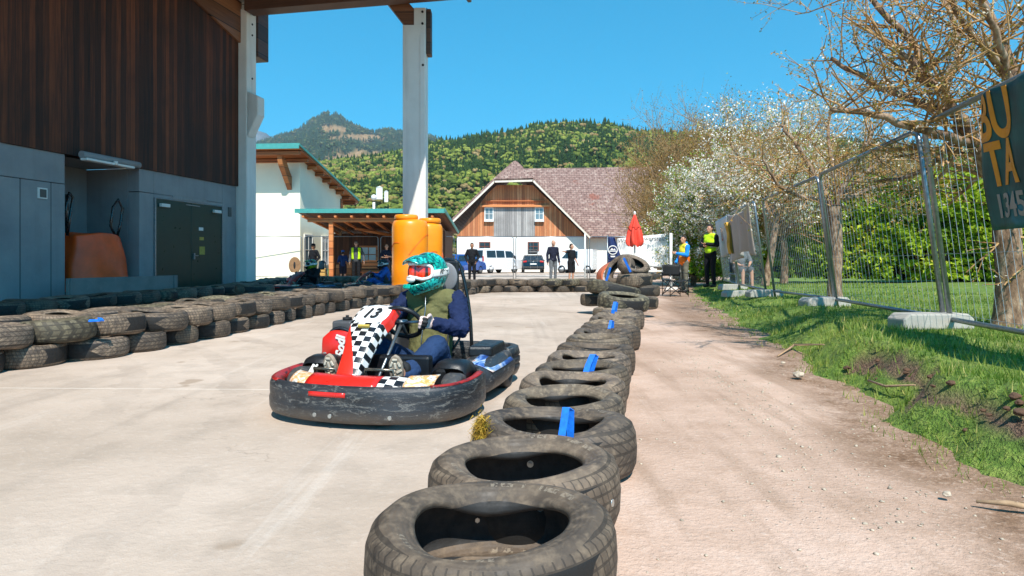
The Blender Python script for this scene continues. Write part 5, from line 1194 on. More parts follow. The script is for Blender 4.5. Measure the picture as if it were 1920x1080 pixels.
# ---------------------------------------------------------------- seated driver
def seated_driver(label, top, sleeve, leg, helm, detail, turn=(0, 0, R(40)), loc=None, group=None):
    v1 = .008 if detail else .014
    hipL, hipR = Vector((-.1, -.22, .16)), Vector((.1, -.22, .16)); knL, knR = Vector((-.18, .06, .365)), Vector((.2, .1, .34)); anL, anR = Vector((-.085, .42, .2)), Vector((.33, .47, .2))
    chest = Vector((0, -.36, .52)); shL, shR = Vector((-.19, -.34, .655)), Vector((.19, -.34, .655)); elL, elR = Vector((-.30, -.13, .47)), Vector((.31, -.14, .48))
    Rm = Euler((R(50), 0, 0)).to_matrix(); sw = Vector((.05, .10, .54))
    gL = sw+Rm @ Vector((-.15, .0, 0)); a = R(35); gR = sw+Rm @ Vector((.15*math.cos(a), .125*math.sin(a), 0))
    wrL = gL+Vector((-.055, -.07, -.02)); wrR = gR+Vector((.04, -.085, -.02)); hd = Vector((.0, -.27, .86))
    torso = [('e', (0, -.27, .17), (.17, .15, .12)), ('c', (0, -.28, .2), .145, (0, -.33, .42), .15), ('e', chest, (.19, .125, .17)), ('c', (-.1, -.35, .6), .09, (.1, -.35, .6), .09)]
    arms = [('c', shL, .058, elL, .043), ('c', elL, .042, wrL, .03), ('c', shR, .058, elR, .043), ('c', elR, .042, wrR, .03)]
    legs = [('c', hipL, .1, knL, .07), ('c', knL, .066, anL, .045), ('c', hipR, .1, knR, .07), ('c', knR, .066, anR, .045)]
    headS = [('c', (0, -.34, .66), .06, (0, -.29, .78), .058), ('e', hd, (.078, .098, .11)), ('e', hd+Vector((0, .09, -.02)), (.014, .02, .022))]
    hands = hand_shapes(wrL, gL-wrL+Vector((.02, .02, 0)), (0, .2, 1), -1, 1.0, .95)+hand_shapes(wrR, gR-wrR+Vector((-.02, .02, 0)), (0, .2, 1), 1, 1.0, .95)
    feet = [('c', anL, .045, anL+Vector((0, .06, .1)), .035), ('c', anR, .045, anR+Vector((0, .06, .1)), .035)]
    body = blob('person', torso+arms+legs+headS+hands+feet, v1 if detail else .012, M['skin'])
    tag(body, label, 'person', group)
    arms2 = [('c', shL, .078, elL, .062), ('c', elL, .061, lerp(elL, wrL, .95), .044), ('c', shR, .078, elR, .062), ('c', elR, .061, lerp(elR, wrR, .95), .044), ('c', shL+Vector((.03, 0, .0)), .08, shL, .08)]
    blob('sleeve', arms2[:2]+arms2[4:], v1, M[sleeve], body, 0, 1, .014 if detail else 0, 22); blob('sleeve', arms2[2:4], v1, M[sleeve], body, 0, 1, .014 if detail else 0, 22)
    tj = torso+[('c', (-.145, -.335, .655), .07, (.145, -.335, .655), .07), ('c', (0, -.33, .7), .085, (0, -.3, .755), .072)]
    blob('jacket', tj, v1, M[top], body, .018, 2, .009 if detail else 0, 12)
    if detail:
        mb = MB(); mb.tube([(.0, -.205, .7), (.0, -.2, .6), (.0, -.165, .5), (.0, -.125, .4), (0, -.12, .3)], .004, 5); mb.build('zip', M['metal'], body)
        for s in (-1, 1): mb = MB(); mb.grid(lambda u, v: (s*(.09+.02*u), -.215+.0*u+.08*v-.02*math.sin(v*3), lerp(.66, .3, v)), 3, 10); 
        blob('neck_cloth', [('c', (0, -.32, .74), .078, (0, -.29, .79), .07)], v1, M['cloth_black'], body, .006)
    blob('trousers', legs+[torso[0]], v1, M[leg], body, .014, 2, .008 if detail else 0, 12)
    M['sole'] = M.get('sole') or plain('tan_boot_sole', '9a8c7b', .8, 0, .2, 30)
    M['sole_lug'] = M.get('sole_lug') or plain('pale_boot_lug', 'd9cdb8', .8, 0, .15, 30)
    for an, sgn in ((anL, -1), (anR, 1)):
        b_ = empty('tmp', (0, 0, 0)); bpy.data.objects.remove(b_)
        Tm = Matrix.Translation(an+Vector((0, .055, .03))) @ Euler((R(-14), 0, R(-6*sgn))).to_matrix().to_4x4()
        # boot frame: x across, z along the foot (toe up), y = out of the sole
        def oc(z): return interp([(-.115, .028), (-.08, .036), (-.02, .034), (.05, .045), (.1, .042), (.135, .026), (.15, .004)], z)
        zs = [-.125+.0125*i for i in range(23)]; poly = [(oc(z), z) for z in zs]+[(-oc(z), z) for z in zs[::-1]]
        mb = MB(); mb.T = Tm; mb.prism(poly, 0, .026); so_ = mb.build('sole', M['sole'], body, bevel=.005)
        if detail:
            mb = MB(); mb.T = Tm; rr = rng(9)
            for (x, z, w_, l_, r_y) in ((-.018, -.09, .02, .03, .3), (.016, -.09, .018, .03, -.3), (0, -.055, .05, .012, .1), (-.02, .0, .012, .04, .5), (.018, .01, .012, .045, -.4), (-.022, .05, .035, .012, .5), (.02, .055, .035, .012, -.5), (0, .085, .012, .035, .1), (-.025, .095, .012, .03, .4), (.024, .095, .012, .03, -.5), (0, .125, .03, .01, 0)):
                mb.box((x, .029, z), (w_, .007, l_), ry=r_y)
            mb.build('sole_tread', M['sole_lug'], so_)
        q = lambda z, y: Tm @ Vector((0, y, z))
        blob('boot', [('c', q(-.08, -.035), .042, q(.0, -.04), .042), ('c', q(.0, -.035), .042, q(.1, -.02), .034), ('c', q(-.06, -.05), .05, an+Vector((0, -.03, .06)), .055)], v1, M['shoe'], body)
    gl = .0055 if detail else .012
    for wr, sh_ in ((wrL, hand_shapes(wrL, gL-wrL+Vector((.02, .02, 0)), (0, .2, 1), -1, 1.06, .95)), (wrR, hand_shapes(wrR, gR-wrR+Vector((-.02, .02, 0)), (0, .2, 1), 1, 1.06, .95))):
        blob('glove', sh_+[('c', wr, .034, wr+Vector((0, -.03, -.01)), .036)], gl, M['cloth_glove' if detail else 'black'], body, .002, 2)
        if detail:
            dk = [s for i, s in enumerate(sh_) if i >= 4 and (i-4) % 3 == 2 and i < 16]; blob('glove_fingertip', dk, gl, M['black'], body, .003, 1)
    h = make_helmet(body, M[helm], detail); h.location = hd+Vector((0, 0, .01)); h.rotation_euler = turn
    if detail:
        Tm = Euler((R(90), 0, 0)).to_matrix().to_4x4()
        t_ = text('100%', .05, 'strap_lettering', M['black'], h, (-.128, -.03, .003), (R(4), R(8), R(-76)), .002, 1, Tm, .001)
    return body
DRV = seated_driver('go-kart driver in teal motocross helmet, olive jacket with navy sleeves, holding the steering wheel', 'cloth_olive', 'cloth_navy', 'cloth_jeans', 'helmet', True, (R(0), R(0), R(-25)))
DRV.location = KART.location+Vector((.05, .01, 0)); DRV.rotation_euler = KART.rotation_euler
# ---------------------------------------------------------------- standing people
def person(label, px, Y, h, face, top='black', legs='darknavy', sleeves='long', shorts=False, hair='hair', cap=None, vest=None, vest2=None, arms=None, skin='skin', z=0, bare=False, sit=False, head_turn=0, stance=.1, group=None, shades=False, hood=None, sl_col=None):
    k = h/1.75; V = Vector; S = skin
    J = dict(hl=V((-.09, 0, .92)), hr=V((.09, 0, .92)), kl=V((-stance, .02, .5)), kr=V((stance, .02, .5)), al=V((-stance-.01, -.02, .09)), ar=V((stance+.01, -.02, .09)),
             sl=V((-.175, 0, 1.41)), sr=V((.175, 0, 1.41)), el=V((-.25, -.03, 1.13)), er=V((.25, -.03, 1.13)), wl=V((-.26, .06, .88)), wr=V((.26, .06, .88)), hd=V((0, .02, 1.635)))
    if sit: J.update(hl=V((-.09, -.05, .5)), hr=V((.09, -.05, .5)), kl=V((-.12, .36, .5)), kr=V((.12, .36, .5)), al=V((-.13, .38, .09)), ar=V((.13, .38, .09)))
    if sit:
        for q in ('sl', 'sr', 'el', 'er', 'wl', 'wr', 'hd'): J[q] = J[q]+V((0, -.03, -.42))
        J['wl'] = V((-.12, .25, .62)); J['wr'] = V((.12, .25, .62)); J['el'] = V((-.27, .05, .72)); J['er'] = V((.27, .05, .72))
    if arms: J.update({a: V(b) for a, b in arms.items()})
    hz = J['hl'].z; hy = J['hl'].y; ch = (J['sl']+J['sr'])/2
    torso = [('e', (0, hy, hz+.03), (.165, .115, .12)), ('c', (0, hy, hz+.1), .125, (0, ch.y, ch.z-.25), .13), ('e', (0, ch.y, ch.z-.15), (.17, .115, .17)), ('c', (-.1, ch.y, ch.z-.01), .07, (.1, ch.y, ch.z-.01), .07)]
    A = lambda r=1: [('c', J['sl'], .055*r, J['el'], .043*r), ('c', J['el'], .042*r, J['wl'], .029*r), ('c', J['sr'], .055*r, J['er'], .043*r), ('c', J['er'], .042*r, J['wr'], .029*r)]
    Lg = [('c', J['hl'], .085, J['kl'], .058), ('c', J['kl'], .056, J['al'], .038), ('c', J['hr'], .085, J['kr'], .058), ('c', J['kr'], .056, J['ar'], .038)]
    ht = Euler((0, 0, head_turn)).to_matrix(); hd = J['hd']; hp = lambda q: hd+ht @ V(q)
    H_ = [('c', (0, ch.y-.01, ch.z), .055, hd+V((0, -.02, -.08)), .05), ('e', hd, (.073, .093, .112)), ('e', hp((0, .045, -.07)), (.045, .05, .05)), ('c', hp((0, .09, .015)), .008, hp((0, .112, -.018)), .013), ('e', hp((.074, -.005, -.005)), (.012, .02, .03)), ('e', hp((-.074, -.005, -.005)), (.012, .02, .03)), ('e', hp((0, .094, -.052)), (.024, .01, .008))]
    hn = []
    for w_, e_, sg in ((J['wl'], J['el'], 1), (J['wr'], J['er'], -1)):
        hn += hand_shapes(w_, w_-e_, (0, 1, .2) if abs((w_-e_).normalized().y) < .8 else (0, 0, 1), sg, .95, .25)
    ft = [('c', J['al']+V((0, -.03, -.04)), .04, J['al']+V((0, .14, -.055)), .03), ('c', J['ar']+V((0, -.03, -.04)), .04, J['ar']+V((0, .14, -.055)), .03)]
    b = blob('person', torso+A()+Lg+H_+hn+ft, .0125, M[S]); tag(b, label, 'person', group)
    v = .014; P = blob
    P('trousers' if not shorts else 'shorts', [torso[0]]+([Lg[0], Lg[2]]+([Lg[1], Lg[3]] if not shorts else [])) if not shorts else [torso[0], ('c', J['hl'], .1, lerp(J['hl'], J['kl'], .9), .085), ('c', J['hr'], .1, lerp(J['hr'], J['kr'], .9), .085)], v, M['cloth_'+legs], b, .014, 2, .008, 10)
    P('shirt' if sleeves == 'short' else 'sweater', torso+(A()[::2] if sleeves == 'short' else A()) if sl_col is None else torso, v, M['cloth_'+top], b, .018, 2, .01, 9)
    if sl_col: P('sleeve', A()[:2], v, M['cloth_'+sl_col], b, .02, 2); P('sleeve', A()[2:], v, M['cloth_'+sl_col], b, .02, 2)
    for s in (0, 1): P('shoe', [ft[s]], .01, M['shoe'], b, .012, 2)
    if hood: P('hood', [('c', (-.05, ch.y-.05, ch.z+.09), .045, (.05, ch.y-.05, ch.z+.09), .045), ('c', (0, ch.y-.06, ch.z+.06), .06, (0, ch.y-.05, ch.z+.12), .055)], .01, M['cloth_'+hood], b)
    if vest:
        t3 = torso[1:]; P('safety_vest', t3[:2]+[t3[2]], v, M['cloth_'+vest], b, .034, 2, .008, 8)
        mb = MB(); zc = ch.z-.28; mb.lathe([(.178, zc-.025), (.182, zc+.025)], 24, sx=1.0, sy=.83, closed=False); mb.build('reflective_band', M['steel_bright'], b, solid=.006)
        if vest2: P('vest_hem', [('c', (0, hy, hz+.07), .135, (0, hy, hz+.13), .135)], v, M['cloth_'+vest2], b, .04, 2)
    if not bare: 
        hh = P('hair', [('e', hp((0, -.012, .022)), (.08, .096, .104)), ('e', hp((0, -.04, -.03)), (.074, .07, .07))], .009, M[hair], b, .0, 1, .006, 30, post=None)
        # cut the hair away from the face
        bm = bmesh.new(); bm.from_mesh(hh.data); inv = ht.inverted(); dl = [q for q in bm.verts if (inv @ (q.co-hd)).y > .035 and (inv @ (q.co-hd)).z < .062]; bmesh.ops.delete(bm, geom=dl, context='VERTS'); bm.to_mesh(hh.data); bm.free()
    for s in (-1, 1): mb = MB(); mb.ball(hp((s*.03, .084, .012)), (.013, .01, .008), 8, 6); mb.build('eye', M['black'], b)
    if shades: mb = MB(); mb.tube([hp((-.075, .03, .018)), hp((-.06, .085, .014)), hp((0, .103, .014)), hp((.06, .085, .014)), hp((.075, .03, .018))], .013, 6); mb.build('sunglasses', M['black'], b)
    if cap:
        mb = MB(); Mt = Matrix.Translation(hd) @ ht.to_4x4(); mb.lathe([(.088, .03), (.088, .06), (.075, .1), (.04, .125), (0, .13)], 20, sy=1.15, M=Mt); mb.T = Mt; mb.grid(lambda u, v_: ((u*2-1)*.065, .08+.08*v_*(1-.5*(u*2-1)**2), .045-.015*v_), 8, 4); mb.build('cap', M['cloth_'+cap], b, solid=.006)
    zz = z; b.location = ((px-960)/FPX*Y, Y, zz); b.scale = (k, k, k); b.rotation_euler = (0, 0, face); return b
CAMF = math.pi      # facing the camera
cross = dict(el=(-.26, .05, 1.17), er=(.26, .05, 1.17), wl=(-.02, .2, 1.2), wr=(.05, .22, 1.14))
pock = dict(wl=(-.2, .1, .93), wr=(.2, .1, .93), el=(-.29, -.06, 1.15), er=(.29, -.06, 1.15))
person('man in black jacket and dark cap standing behind the parked karts', 588, 28.0, 1.72, CAMF-.5, 'black', 'black', cap='black', arms=pock, skin='skin_tan')
person('boy in blue shirt and shorts seen from behind under the porch', 643, 29.0, 1.45, .2, 'darkblue', 'darknavy', 'short', True, cap='royal', arms=dict(wl=(-.14, .2, 1.0), wr=(.14, .2, 1.0)))
person('bearded man in grey sweater and open lime safety vest by the porch', 668, 28.2, 1.86, CAMF+.1, 'grey', 'black', vest=None, shades=True, arms=dict(wl=(-.34, .16, .9), el=(-.3, .02, 1.14)))
gv = bpy.data.objects[[o.name for o in COL.objects if o.name.startswith('person')][-1]]
for s in (-1, 1):
    mb = MB(); mb.grid(lambda u, v: (s*lerp(.075+.02*math.sin(v*3), .185, u), .155-.075*u*u, lerp(.98, 1.46, v)), 6, 12); mb.build('vest_panel', M['cloth_lime'], gv, solid=.01)
person('bald bearded man in dark T-shirt with folded arms at the porch', 725, 28.4, 1.72, CAMF+.2, 'darknavy', 'black', 'short', arms=cross, bare=True, hair='hair')
person('man in black jacket over blue shirt standing before the blue car', 885, 28.0, 1.76, CAMF, 'black', 'black', arms=pock, skin='skin_tan')
person('tall bald man in navy sweater and grey trousers in front of the barn', 1037, 28.0, 1.88, CAMF+.45, 'darknavy', 'midgrey', bare=True, arms=dict(wl=(-.27, .03, .86), wr=(.27, .03, .86)), head_turn=.5)
person('man in black shirt and knee shorts stretching one arm out', 1071, 28.0, 1.72, CAMF+.7, 'black', 'black', 'short', True, arms=dict(er=(.4, .08, 1.38), wr=(.64, .16, 1.4), wl=(-.28, .1, .88)), skin='skin', sl_col=None, head_turn=.3)
person('marshal in yellow and orange vest over blue hoodie looking down beside the chair', 1283, 19.6, 1.74, CAMF-1.25, 'brightblue', 'khaki', vest='yellow', vest2='orange', hood='brightblue', arms=dict(wl=(-.1, .32, 1.2), el=(-.24, .06, 1.14), wr=(.16, .2, .92)), head_turn=.1)
person('marshal in lime vest and black trousers with folded arms standing on the grass', 1332, 18.6, 1.82, CAMF-.9, 'black', 'black', vest='lime', arms=cross, z=.2, head_turn=-.2)
sp = person('seated person in grey shirt with bare legs, half hidden behind the beige banner', 1388, 17.6, 1.8, CAMF+.15, 'midgrey', 'grey', 'short', True, sit=True, z=.2, skin='skin')
stool = empty('garden_chair', (sp.location.x+.01, sp.location.y+.08, .2), CAMF+.15, 'grey garden chair under the seated person behind the fence', 'chair')
mb = MB(); mb.box((0, 0, .4), (.42, .4, .03)); mb.build('seat', M['metal'], stool, bevel=.01)
mb = MB(); mb.box((0, -.2, .65), (.42, .02, .4), rx=.12); mb.build('backrest', M['metal'], stool, bevel=.01)
for a in (-.19, .19):
    for b in (-.18, .18): mb = MB(); mb.tube([(a, b, 0), (a, b, .385)], .012, 6); mb.build('leg', M['metal'], stool)
# ---------------------------------------------------------------- parked karts with drivers in the pit lane
K2 = make_kart('dark red go-kart waiting in the shade with a driver in black', False, 'karts parked in the pit lane', M['decal_red'])
K2.location = (-6.15, 19.0, 0); K2.rotation_euler = (0, 0, R(150))
K3 = copy_tree(K2); K3.location = (-4.35, 20.3, 0); K3.rotation_euler = (0, 0, R(112)); tag(K3, 'dark go-kart waiting beside the orange tanks with a driver in blue')
D2 = seated_driver('kart driver in black with lime-striped helmet sitting in the shaded pit lane', 'cloth_black', 'cloth_black', 'cloth_black', 'helmet_dark', False, (0, 0, R(-30)))
D2.location = K2.location; D2.rotation_euler = K2.rotation_euler
D3 = seated_driver('kart driver in blue overall and dark helmet sitting near the orange tanks', 'cloth_royal', 'cloth_royal', 'cloth_royal', 'black', False, (0, 0, R(20)))
D3.location = K3.location; D3.rotation_euler = K3.rotation_euler
# ---------------------------------------------------------------- vehicles (simple bodies shaped from side profiles)
def vehicle(name, label, cat, loc, rz, prof, width, glass, paint, wheels, extras=None, nar=.82):
    V = empty(name, loc, rz, label, cat)
    # prof: closed (y,z); upper points (z>belt) are narrowed
    belt = glass['belt']; n = len(prof); vs = []; P = prof; cols = []
    for k, x in enumerate((-1, -.96, .96, 1)):
        for y, z in P:
            t = max(0, (z-belt)/(max(q[1] for q in P)-belt)); wv = width/2*(1-(1-nar)*t); ins = 1 if abs(x) == 1 else 1
            cols.append((x*wv if abs(x) < 1 else math.copysign(wv, x), y*(1 if abs(x) < 1 else .985), z if abs(x) < 1 else z-.02 if z > .5 else z+.02))
    mb = MB(); fs = [tuple(range(n)), tuple(range(3*n, 4*n))[::-1]]
    for k in range(3): fs += [(k*n+i, (k+1)*n+i, (k+1)*n+(i+1) % n, k*n+(i+1) % n) for i in range(n)]
    mb.add(cols, fs, 0, False); mb.build('body', paint, V, bevel=.03, seg=3)
    top = max(q[1] for q in P); wz = lambda z: width/2*(1-(1-nar)*max(0, (z-belt)/(top-belt)))
    for poly in glass['side']:
        for s in (-1, 1): mb = MB(); mb.add([(s*(wz(z)+.006), y, z) for y, z in poly], [tuple(range(len(poly)))]); mb.build('side_window', M['glass_dark'], V, solid=.006)
    for (y0, z0, y1, z1, nm) in glass['ends']:
        dn = Vector((0, z1-z0, y0-y1)).normalized()*(.02 if y0 < 0 else .02); dn = dn if (dn.y > 0) == (y0 > 0) else -dn
        mb = MB(); mb.add([Vector((-wz(z0)*.88, y0, z0))+dn, Vector((wz(z0)*.88, y0, z0))+dn, Vector((wz(z1)*.86, y1, z1))+dn, Vector((-wz(z1)*.86, y1, z1))+dn], [(0, 1, 2, 3)]); mb.build(nm, M['glass_dark'], V, solid=.02)
    for y in wheels:
        for s in (-1, 1):
            w_ = bpy.data.objects.new('wheel', None); COL.objects.link(w_); w_.parent = V; w_.location = (s*(width/2-.1), y, .32); Mx = Euler((0, R(90), 0)).to_matrix().to_4x4()
            mb = MB(); mb.lathe([(.2, -.1), (.3, -.1), (.32, -.07), (.32, .07), (.3, .1), (.2, .1)], 24, closed=True, M=Mx); mb.build('tyre', M['black'], w_)
            mb = MB(); mb.lathe([(0, -.09), (.2, -.1), (.2, .1), (0, .09)], 16, M=Mx); mb.build('rim', M['metal'], w_)
    if extras: extras(V)
    return V
M['car_black'] = plain('black_car_paint', '0f1114', .2, .2, .1, 3, coat=.8); M['car_white'] = plain('white_car_paint', 'e4e5e6', .25, 0, .04, 2, coat=.7); M['car_blue'] = plain('blue_car_paint', '1c4fa0', .22, .2, .1, 3, coat=.8)
M['lamp_red'] = plain('red_tail_lamp', 'c41e16', .2, 0, .1, 20, coat=.6)
wag = [(-2.15, .28), (-2.2, .55), (-2.12, .95), (-1.85, 1.38), (-1.6, 1.46), (.2, 1.47), (.55, 1.38), (1.25, .98), (2.0, .85), (2.15, .6), (2.15, .28)]
def ex1(V):
    for s in (-1, 1):
        mb = MB(); mb.box((s*.68, -2.17, .93), (.3, .06, .13), ry=s*.12); mb.build('tail_light', M['lamp_red'], V, bevel=.02)
        mb = MB(); mb.ball((s*.98, .65, 1.02), (.1, .06, .07), 10, 6); mb.build('wing_mirror', M['car_black'], V)
    mb = MB(); mb.bx(-.26, .26, -2.235, -2.2, .68, .79); mb.build('number_plate', M['white'], V)
    mb = MB(); mb.cyl((0, -2.2, .93), .06, .03, 16, ax='y'); mb.build('badge', M['steel_bright'], V)
    mb = MB(); mb.tube([(-.4, -.8, 1.5), (-.4, .9, 1.5)], .02, 6); mb.tube([(.4, -.8, 1.5), (.4, .9, 1.5)], .02, 6); mb.build('roof_rail', M['metal'], V)
    mb = MB(); mb.prism([(-1.1, 1.56), (-1.15, 1.7), (-1.0, 1.88), (-.2, 1.96), (.7, 1.85), (.85, 1.7), (.8, 1.56)], -.4, .4, plane='yz'); mb.build('roof_box', M['black_plastic'], V, bevel=.08, seg=3)
    mb = MB(); mb.bx(-.85, .85, -2.21, -2.15, .34, .5); mb.build('rear_bumper', M['black_plastic'], V, bevel=.02)
side = [[(-1.75, 1.0), (-1.5, 1.36), (.15, 1.38), (.95, 1.02)]]
vehicle('parked_car', 'black estate car with roof box seen from behind in front of the barn', 'car', (W(1000, 500, 52).x, 54.2, 0), R(0), wag, 1.8, dict(belt=.95, side=side, ends=[(-2.08, 1.0, -1.85, 1.36, 'rear_window'), (.6, 1.35, 1.2, 1.0, 'windscreen')]), M['car_black'], (-1.35, 1.3), ex1)
def ex2(V):
    for s in (-1, 1): mb = MB(); mb.box((s*.75, -2.17, .95), (.16, .05, .2)); mb.build('tail_light', M['lamp_red'], V, bevel=.01)
vehicle('parked_car', 'blue estate car partly hidden behind the man in the black jacket', 'car', (W(862, 500, 46).x, 47.5, 0), R(-28), wag, 1.8, dict(belt=.95, side=side, ends=[(-2.08, 1.0, -1.85, 1.36, 'rear_window'), (.6, 1.35, 1.2, 1.0, 'windscreen')]), M['car_blue'], (-1.35, 1.3), ex2)
van = [(-2.35, .3), (-2.4, .6), (-2.38, 1.2), (-2.2, 1.9), (-2.0, 1.97), (1.0, 1.95), (1.35, 1.82), (2.0, 1.15), (2.5, 1.0), (2.55, .3)]
def ex3(V):
    for s in (-1, 1): mb = MB(); mb.box((s*.86, -2.4, 1.15), (.12, .05, .4)); mb.build('tail_light', M['lamp_red'], V, bevel=.01); mb = MB(); mb.ball((s*1.1, 1.3, 1.25), (.1, .06, .12), 10, 6); mb.build('wing_mirror', M['black_plastic'], V)
    mb = MB(); mb.bx(-.85, .85, -2.45, -2.38, .36, .55); mb.build('rear_bumper', M['black_plastic'], V, bevel=.02)
vside = [[(-2.0, 1.25), (-1.95, 1.78), (-.9, 1.8), (-.9, 1.25)], [(-.8, 1.25), (-.8, 1.8), (.2, 1.8), (.2, 1.25)], [(.35, 1.25), (.35, 1.78), (1.1, 1.76), (1.7, 1.25)]]
vehicle('parked_van', 'white van with dark rear window parked before the barn wall', 'van', (W(926, 500, 50).x, 51.5, 0), R(-38), van, 1.85, dict(belt=1.2, side=vside, ends=[(-2.385, 1.25, -2.23, 1.8, 'rear_window'), (1.42, 1.74, 1.95, 1.22, 'windscreen')]), M['car_white'], (-1.5, 1.55), ex3, nar=.86)
def ex4(V):
    mb = MB(); mb.bx(-.9, .9, -3.4, -2.42, .55, .62); mb.bx(-.9, -.86, -3.4, -2.42, .62, .95); mb.bx(.86, .9, -3.4, -2.42, .62, .95); mb.build('load_bed', M['metal'], V)
    mb = MB(); mb.bx(-.8, .8, -3.3, -2.6, .63, .85); mb.build('blue_load', M['car_blue'], V, bevel=.04)
vehicle('parked_van', 'white flatbed truck carrying a blue load behind the man in shorts', 'truck', (W(1082, 500, 50).x+.6, 51.5, 0), R(70), [(-1.0, .3), (-1.0, 1.9), (1.2, 1.9), (1.9, 1.1), (2.3, .95), (2.35, .3)], 1.85, dict(belt=1.15, side=[[(.2, 1.2), (.2, 1.75), (1.0, 1.75), (1.5, 1.2)]], ends=[(1.28, 1.78, 1.85, 1.16, 'windscreen')]), M['car_white'], (-.6, 1.5), ex4, nar=.88)
# ---------------------------------------------------------------- fences
M['fence_wire'] = plain('galvanised_wire', 'b9bfc2', .35, .6, .1, 20)
def panel(a, b, z0, z1, h=2.0, lean=0.0, wires=True, lab='', grp=None, dx=.12, wr=.002, fr=.021, parent_name='mobile_fence', hz=(0.02, .33, .66, 1.0)):
    a, b = Vector(a), Vector(b); L = (b-a).length; d = (b-a)/L; ang_ = math.atan2(d.y, d.x)
    e = empty(parent_name, (a.x, a.y, z0), ang_, lab, 'fence panel', grp); sl2 = (z1-z0)/L
    zz = lambda x, z: z+sl2*x; Lp = lambda x, z: (x, -lean*z/h, zz(x, z))
    mb = MB(); c = .1
    mb.tube([Lp(.03, 0), Lp(.03, h-c), Lp(.03+c*.3, h-c*.3), Lp(.03+c, h)], fr, 8); mb.tube([Lp(.03+c, h), Lp(L-.03-c, h)], fr, 8); mb.tube([Lp(L-.03-c, h), Lp(L-.03-c*.3, h-c*.3), Lp(L-.03, h-c), Lp(L-.03, 0)], fr, 8)
    mb.tube([Lp(.03, .16), Lp(L-.03, .16)], fr, 8); mb.build('frame', M['metal'], e)
    if wires:
        mb = MB(); n = int((L-.1)/dx)
        for i in range(1, n+1): x = .05+(L-.1)*i/(n+1); mb.tube([Lp(x, .16), Lp(x, h)], wr, 4, cap=False)
        for q in hz: mb.tube([Lp(.03, .16+q*(h-.2)+.02), Lp(L-.03, .16+q*(h-.2)+.02)], wr*1.1, 4, cap=False)
        mb.build('wire_mesh', M['fence_wire'], e)
    return e
M['foot'] = mat_concrete('fence_foot_concrete', '9a958c', 'b9b3a8', 3)
def foot(x, y, z, rz, lab, grp='concrete feet under the mobile fence', cat='concrete foot'):
    mb = MB(); mb.prism([(-.36, 0), (.36, 0), (.36, .1), (.3, .15), (-.3, .15), (-.36, .1)], -.12, .12); o = mb.build('concrete_block', M['foot'], bevel=.015); o.location = (x, y, z); o.rotation_euler = (0, 0, rz); return tag(o, lab, cat, grp)
G1 = 'mobile mesh fence panels on the grass'
FP = [((3.5, 2.75), (4.2, 6.12)), ((4.23, 6.22), (4.8, 9.45)), ((4.85, 9.58), (5.3, 12.9)), ((5.3, 13.3), (5.95, 16.7)), ((6.0, 16.9), (6.7, 20.2))]
FZ = [(.25, .24), (.24, .23), (.23, .19), (.2, .19), (.19, .2)]
FL = ['nearest mesh fence panel, at the right edge, hung with the green banner', 'second mesh fence panel from the camera, in front of the cut tree', 'third mesh fence panel from the camera, with a free view of the hedge', 'fourth mesh fence panel, hung with the beige banner', 'farthest mesh fence panel, behind the marshal in black']
for (a, b), (z0, z1), lab in zip(FP, FZ, FL): panel(a, b, z0, z1, 2.0 if lab[0] != 'n' else 2.02, -.25, True, lab, G1, fr=.024)
for i, (x, y, rz, lab) in enumerate([(4.18, 6.15, .1, 'grey concrete foot half in shade under the nearest fence joint'), (4.8, 9.5, .2, 'pale concrete foot under the second fence joint'), (5.3, 13.05, .15, 'concrete foot under the third fence joint'), (5.95, 16.8, .1, 'concrete foot under the beige banner'), (5.4, 14.9, .3, 'concrete slab lying between the third and fourth feet')]):
    foot(x-.16, y, lawn_z(x-.2, y)+.0, rz, lab)
# far fence across the yard
G2 = 'mobile fence panels across the far yard'
fx = [-13.2, -9.6, -6.1, -2.6, .15, 3.6, 7.1]
for i, (a, b) in enumerate(zip(fx, fx[1:])):
    panel((a, 29.4+.1*i), (b-.06, 29.5+.1*i), .1, .1, 2.0, 0, i > 3, 'low-profile mesh fence panel across the yard behind the people, %s from the left' % ORD[i], G2, .35, .003, .018, hz=(0.0, 1.0))
for i, a in enumerate(fx[1:]): foot(a, 29.5, 0, 1.5, 'concrete foot of the far yard fence, %s from the left' % ORD[i], 'feet of the far yard fence')
# ---------------------------------------------------------------- banners
def cloth_obj(name, fn, nu, nv, m, lab, cat='banner', solid=.004):
    mb = MB(); mb.grid(fn, nu, nv); o = mb.build(name, m, solid=solid); return tag(o, lab, cat)
def fpt(i, s, z, off=.03, lean=.25, h=2.0):
    (a, b), (z0, z1) = FP[i], FZ[i]; a, b = Vector(a), Vector(b); L = (b-a).length; d = (b-a)/L; nrm = Vector((-d.y, d.x)); p = a+d*s; q = p+nrm*(off+lean*z/h); return Vector((q.x, q.y, z0+(z1-z0)*s/L+z))
M['ban_green'] = (lambda t: (t.base(t.ramp(t.noise(1.6, 4, .6), [(.35, '0d3a3c'), (.55, '145a58'), (.7, '1c7f9c')])).rough(.6), t.bump(t.noise(7, 3, .6, t.mapv((1, 1, .4))), .4, .02), t.m)[2])(NT('dark_green_banner'))
L0 = (Vector(FP[0][1])-Vector(FP[0][0])).length
sg0 = 2.3
def gb(u, v): return fpt(0, lerp(.1, sg0-.0+.0*v, u)+.06*(1-v)*u*0, lerp(.95, 2.0, v), .045+.03*math.sin(u*14+v*2)*(1-v*.6)+.02*math.sin(u*31+v*5))
bn = cloth_obj('banner', gb, 60, 20, M['ban_green'], 'dark green plastic banner with orange and grey letters hanging on the nearest fence panel')
M['letter_orange'] = plain('orange_lettering', 'd08a1c', .5, 0, .15, 8); M['letter_grey'] = plain('grey_lettering', '8d8d88', .5, 0, .15, 8)
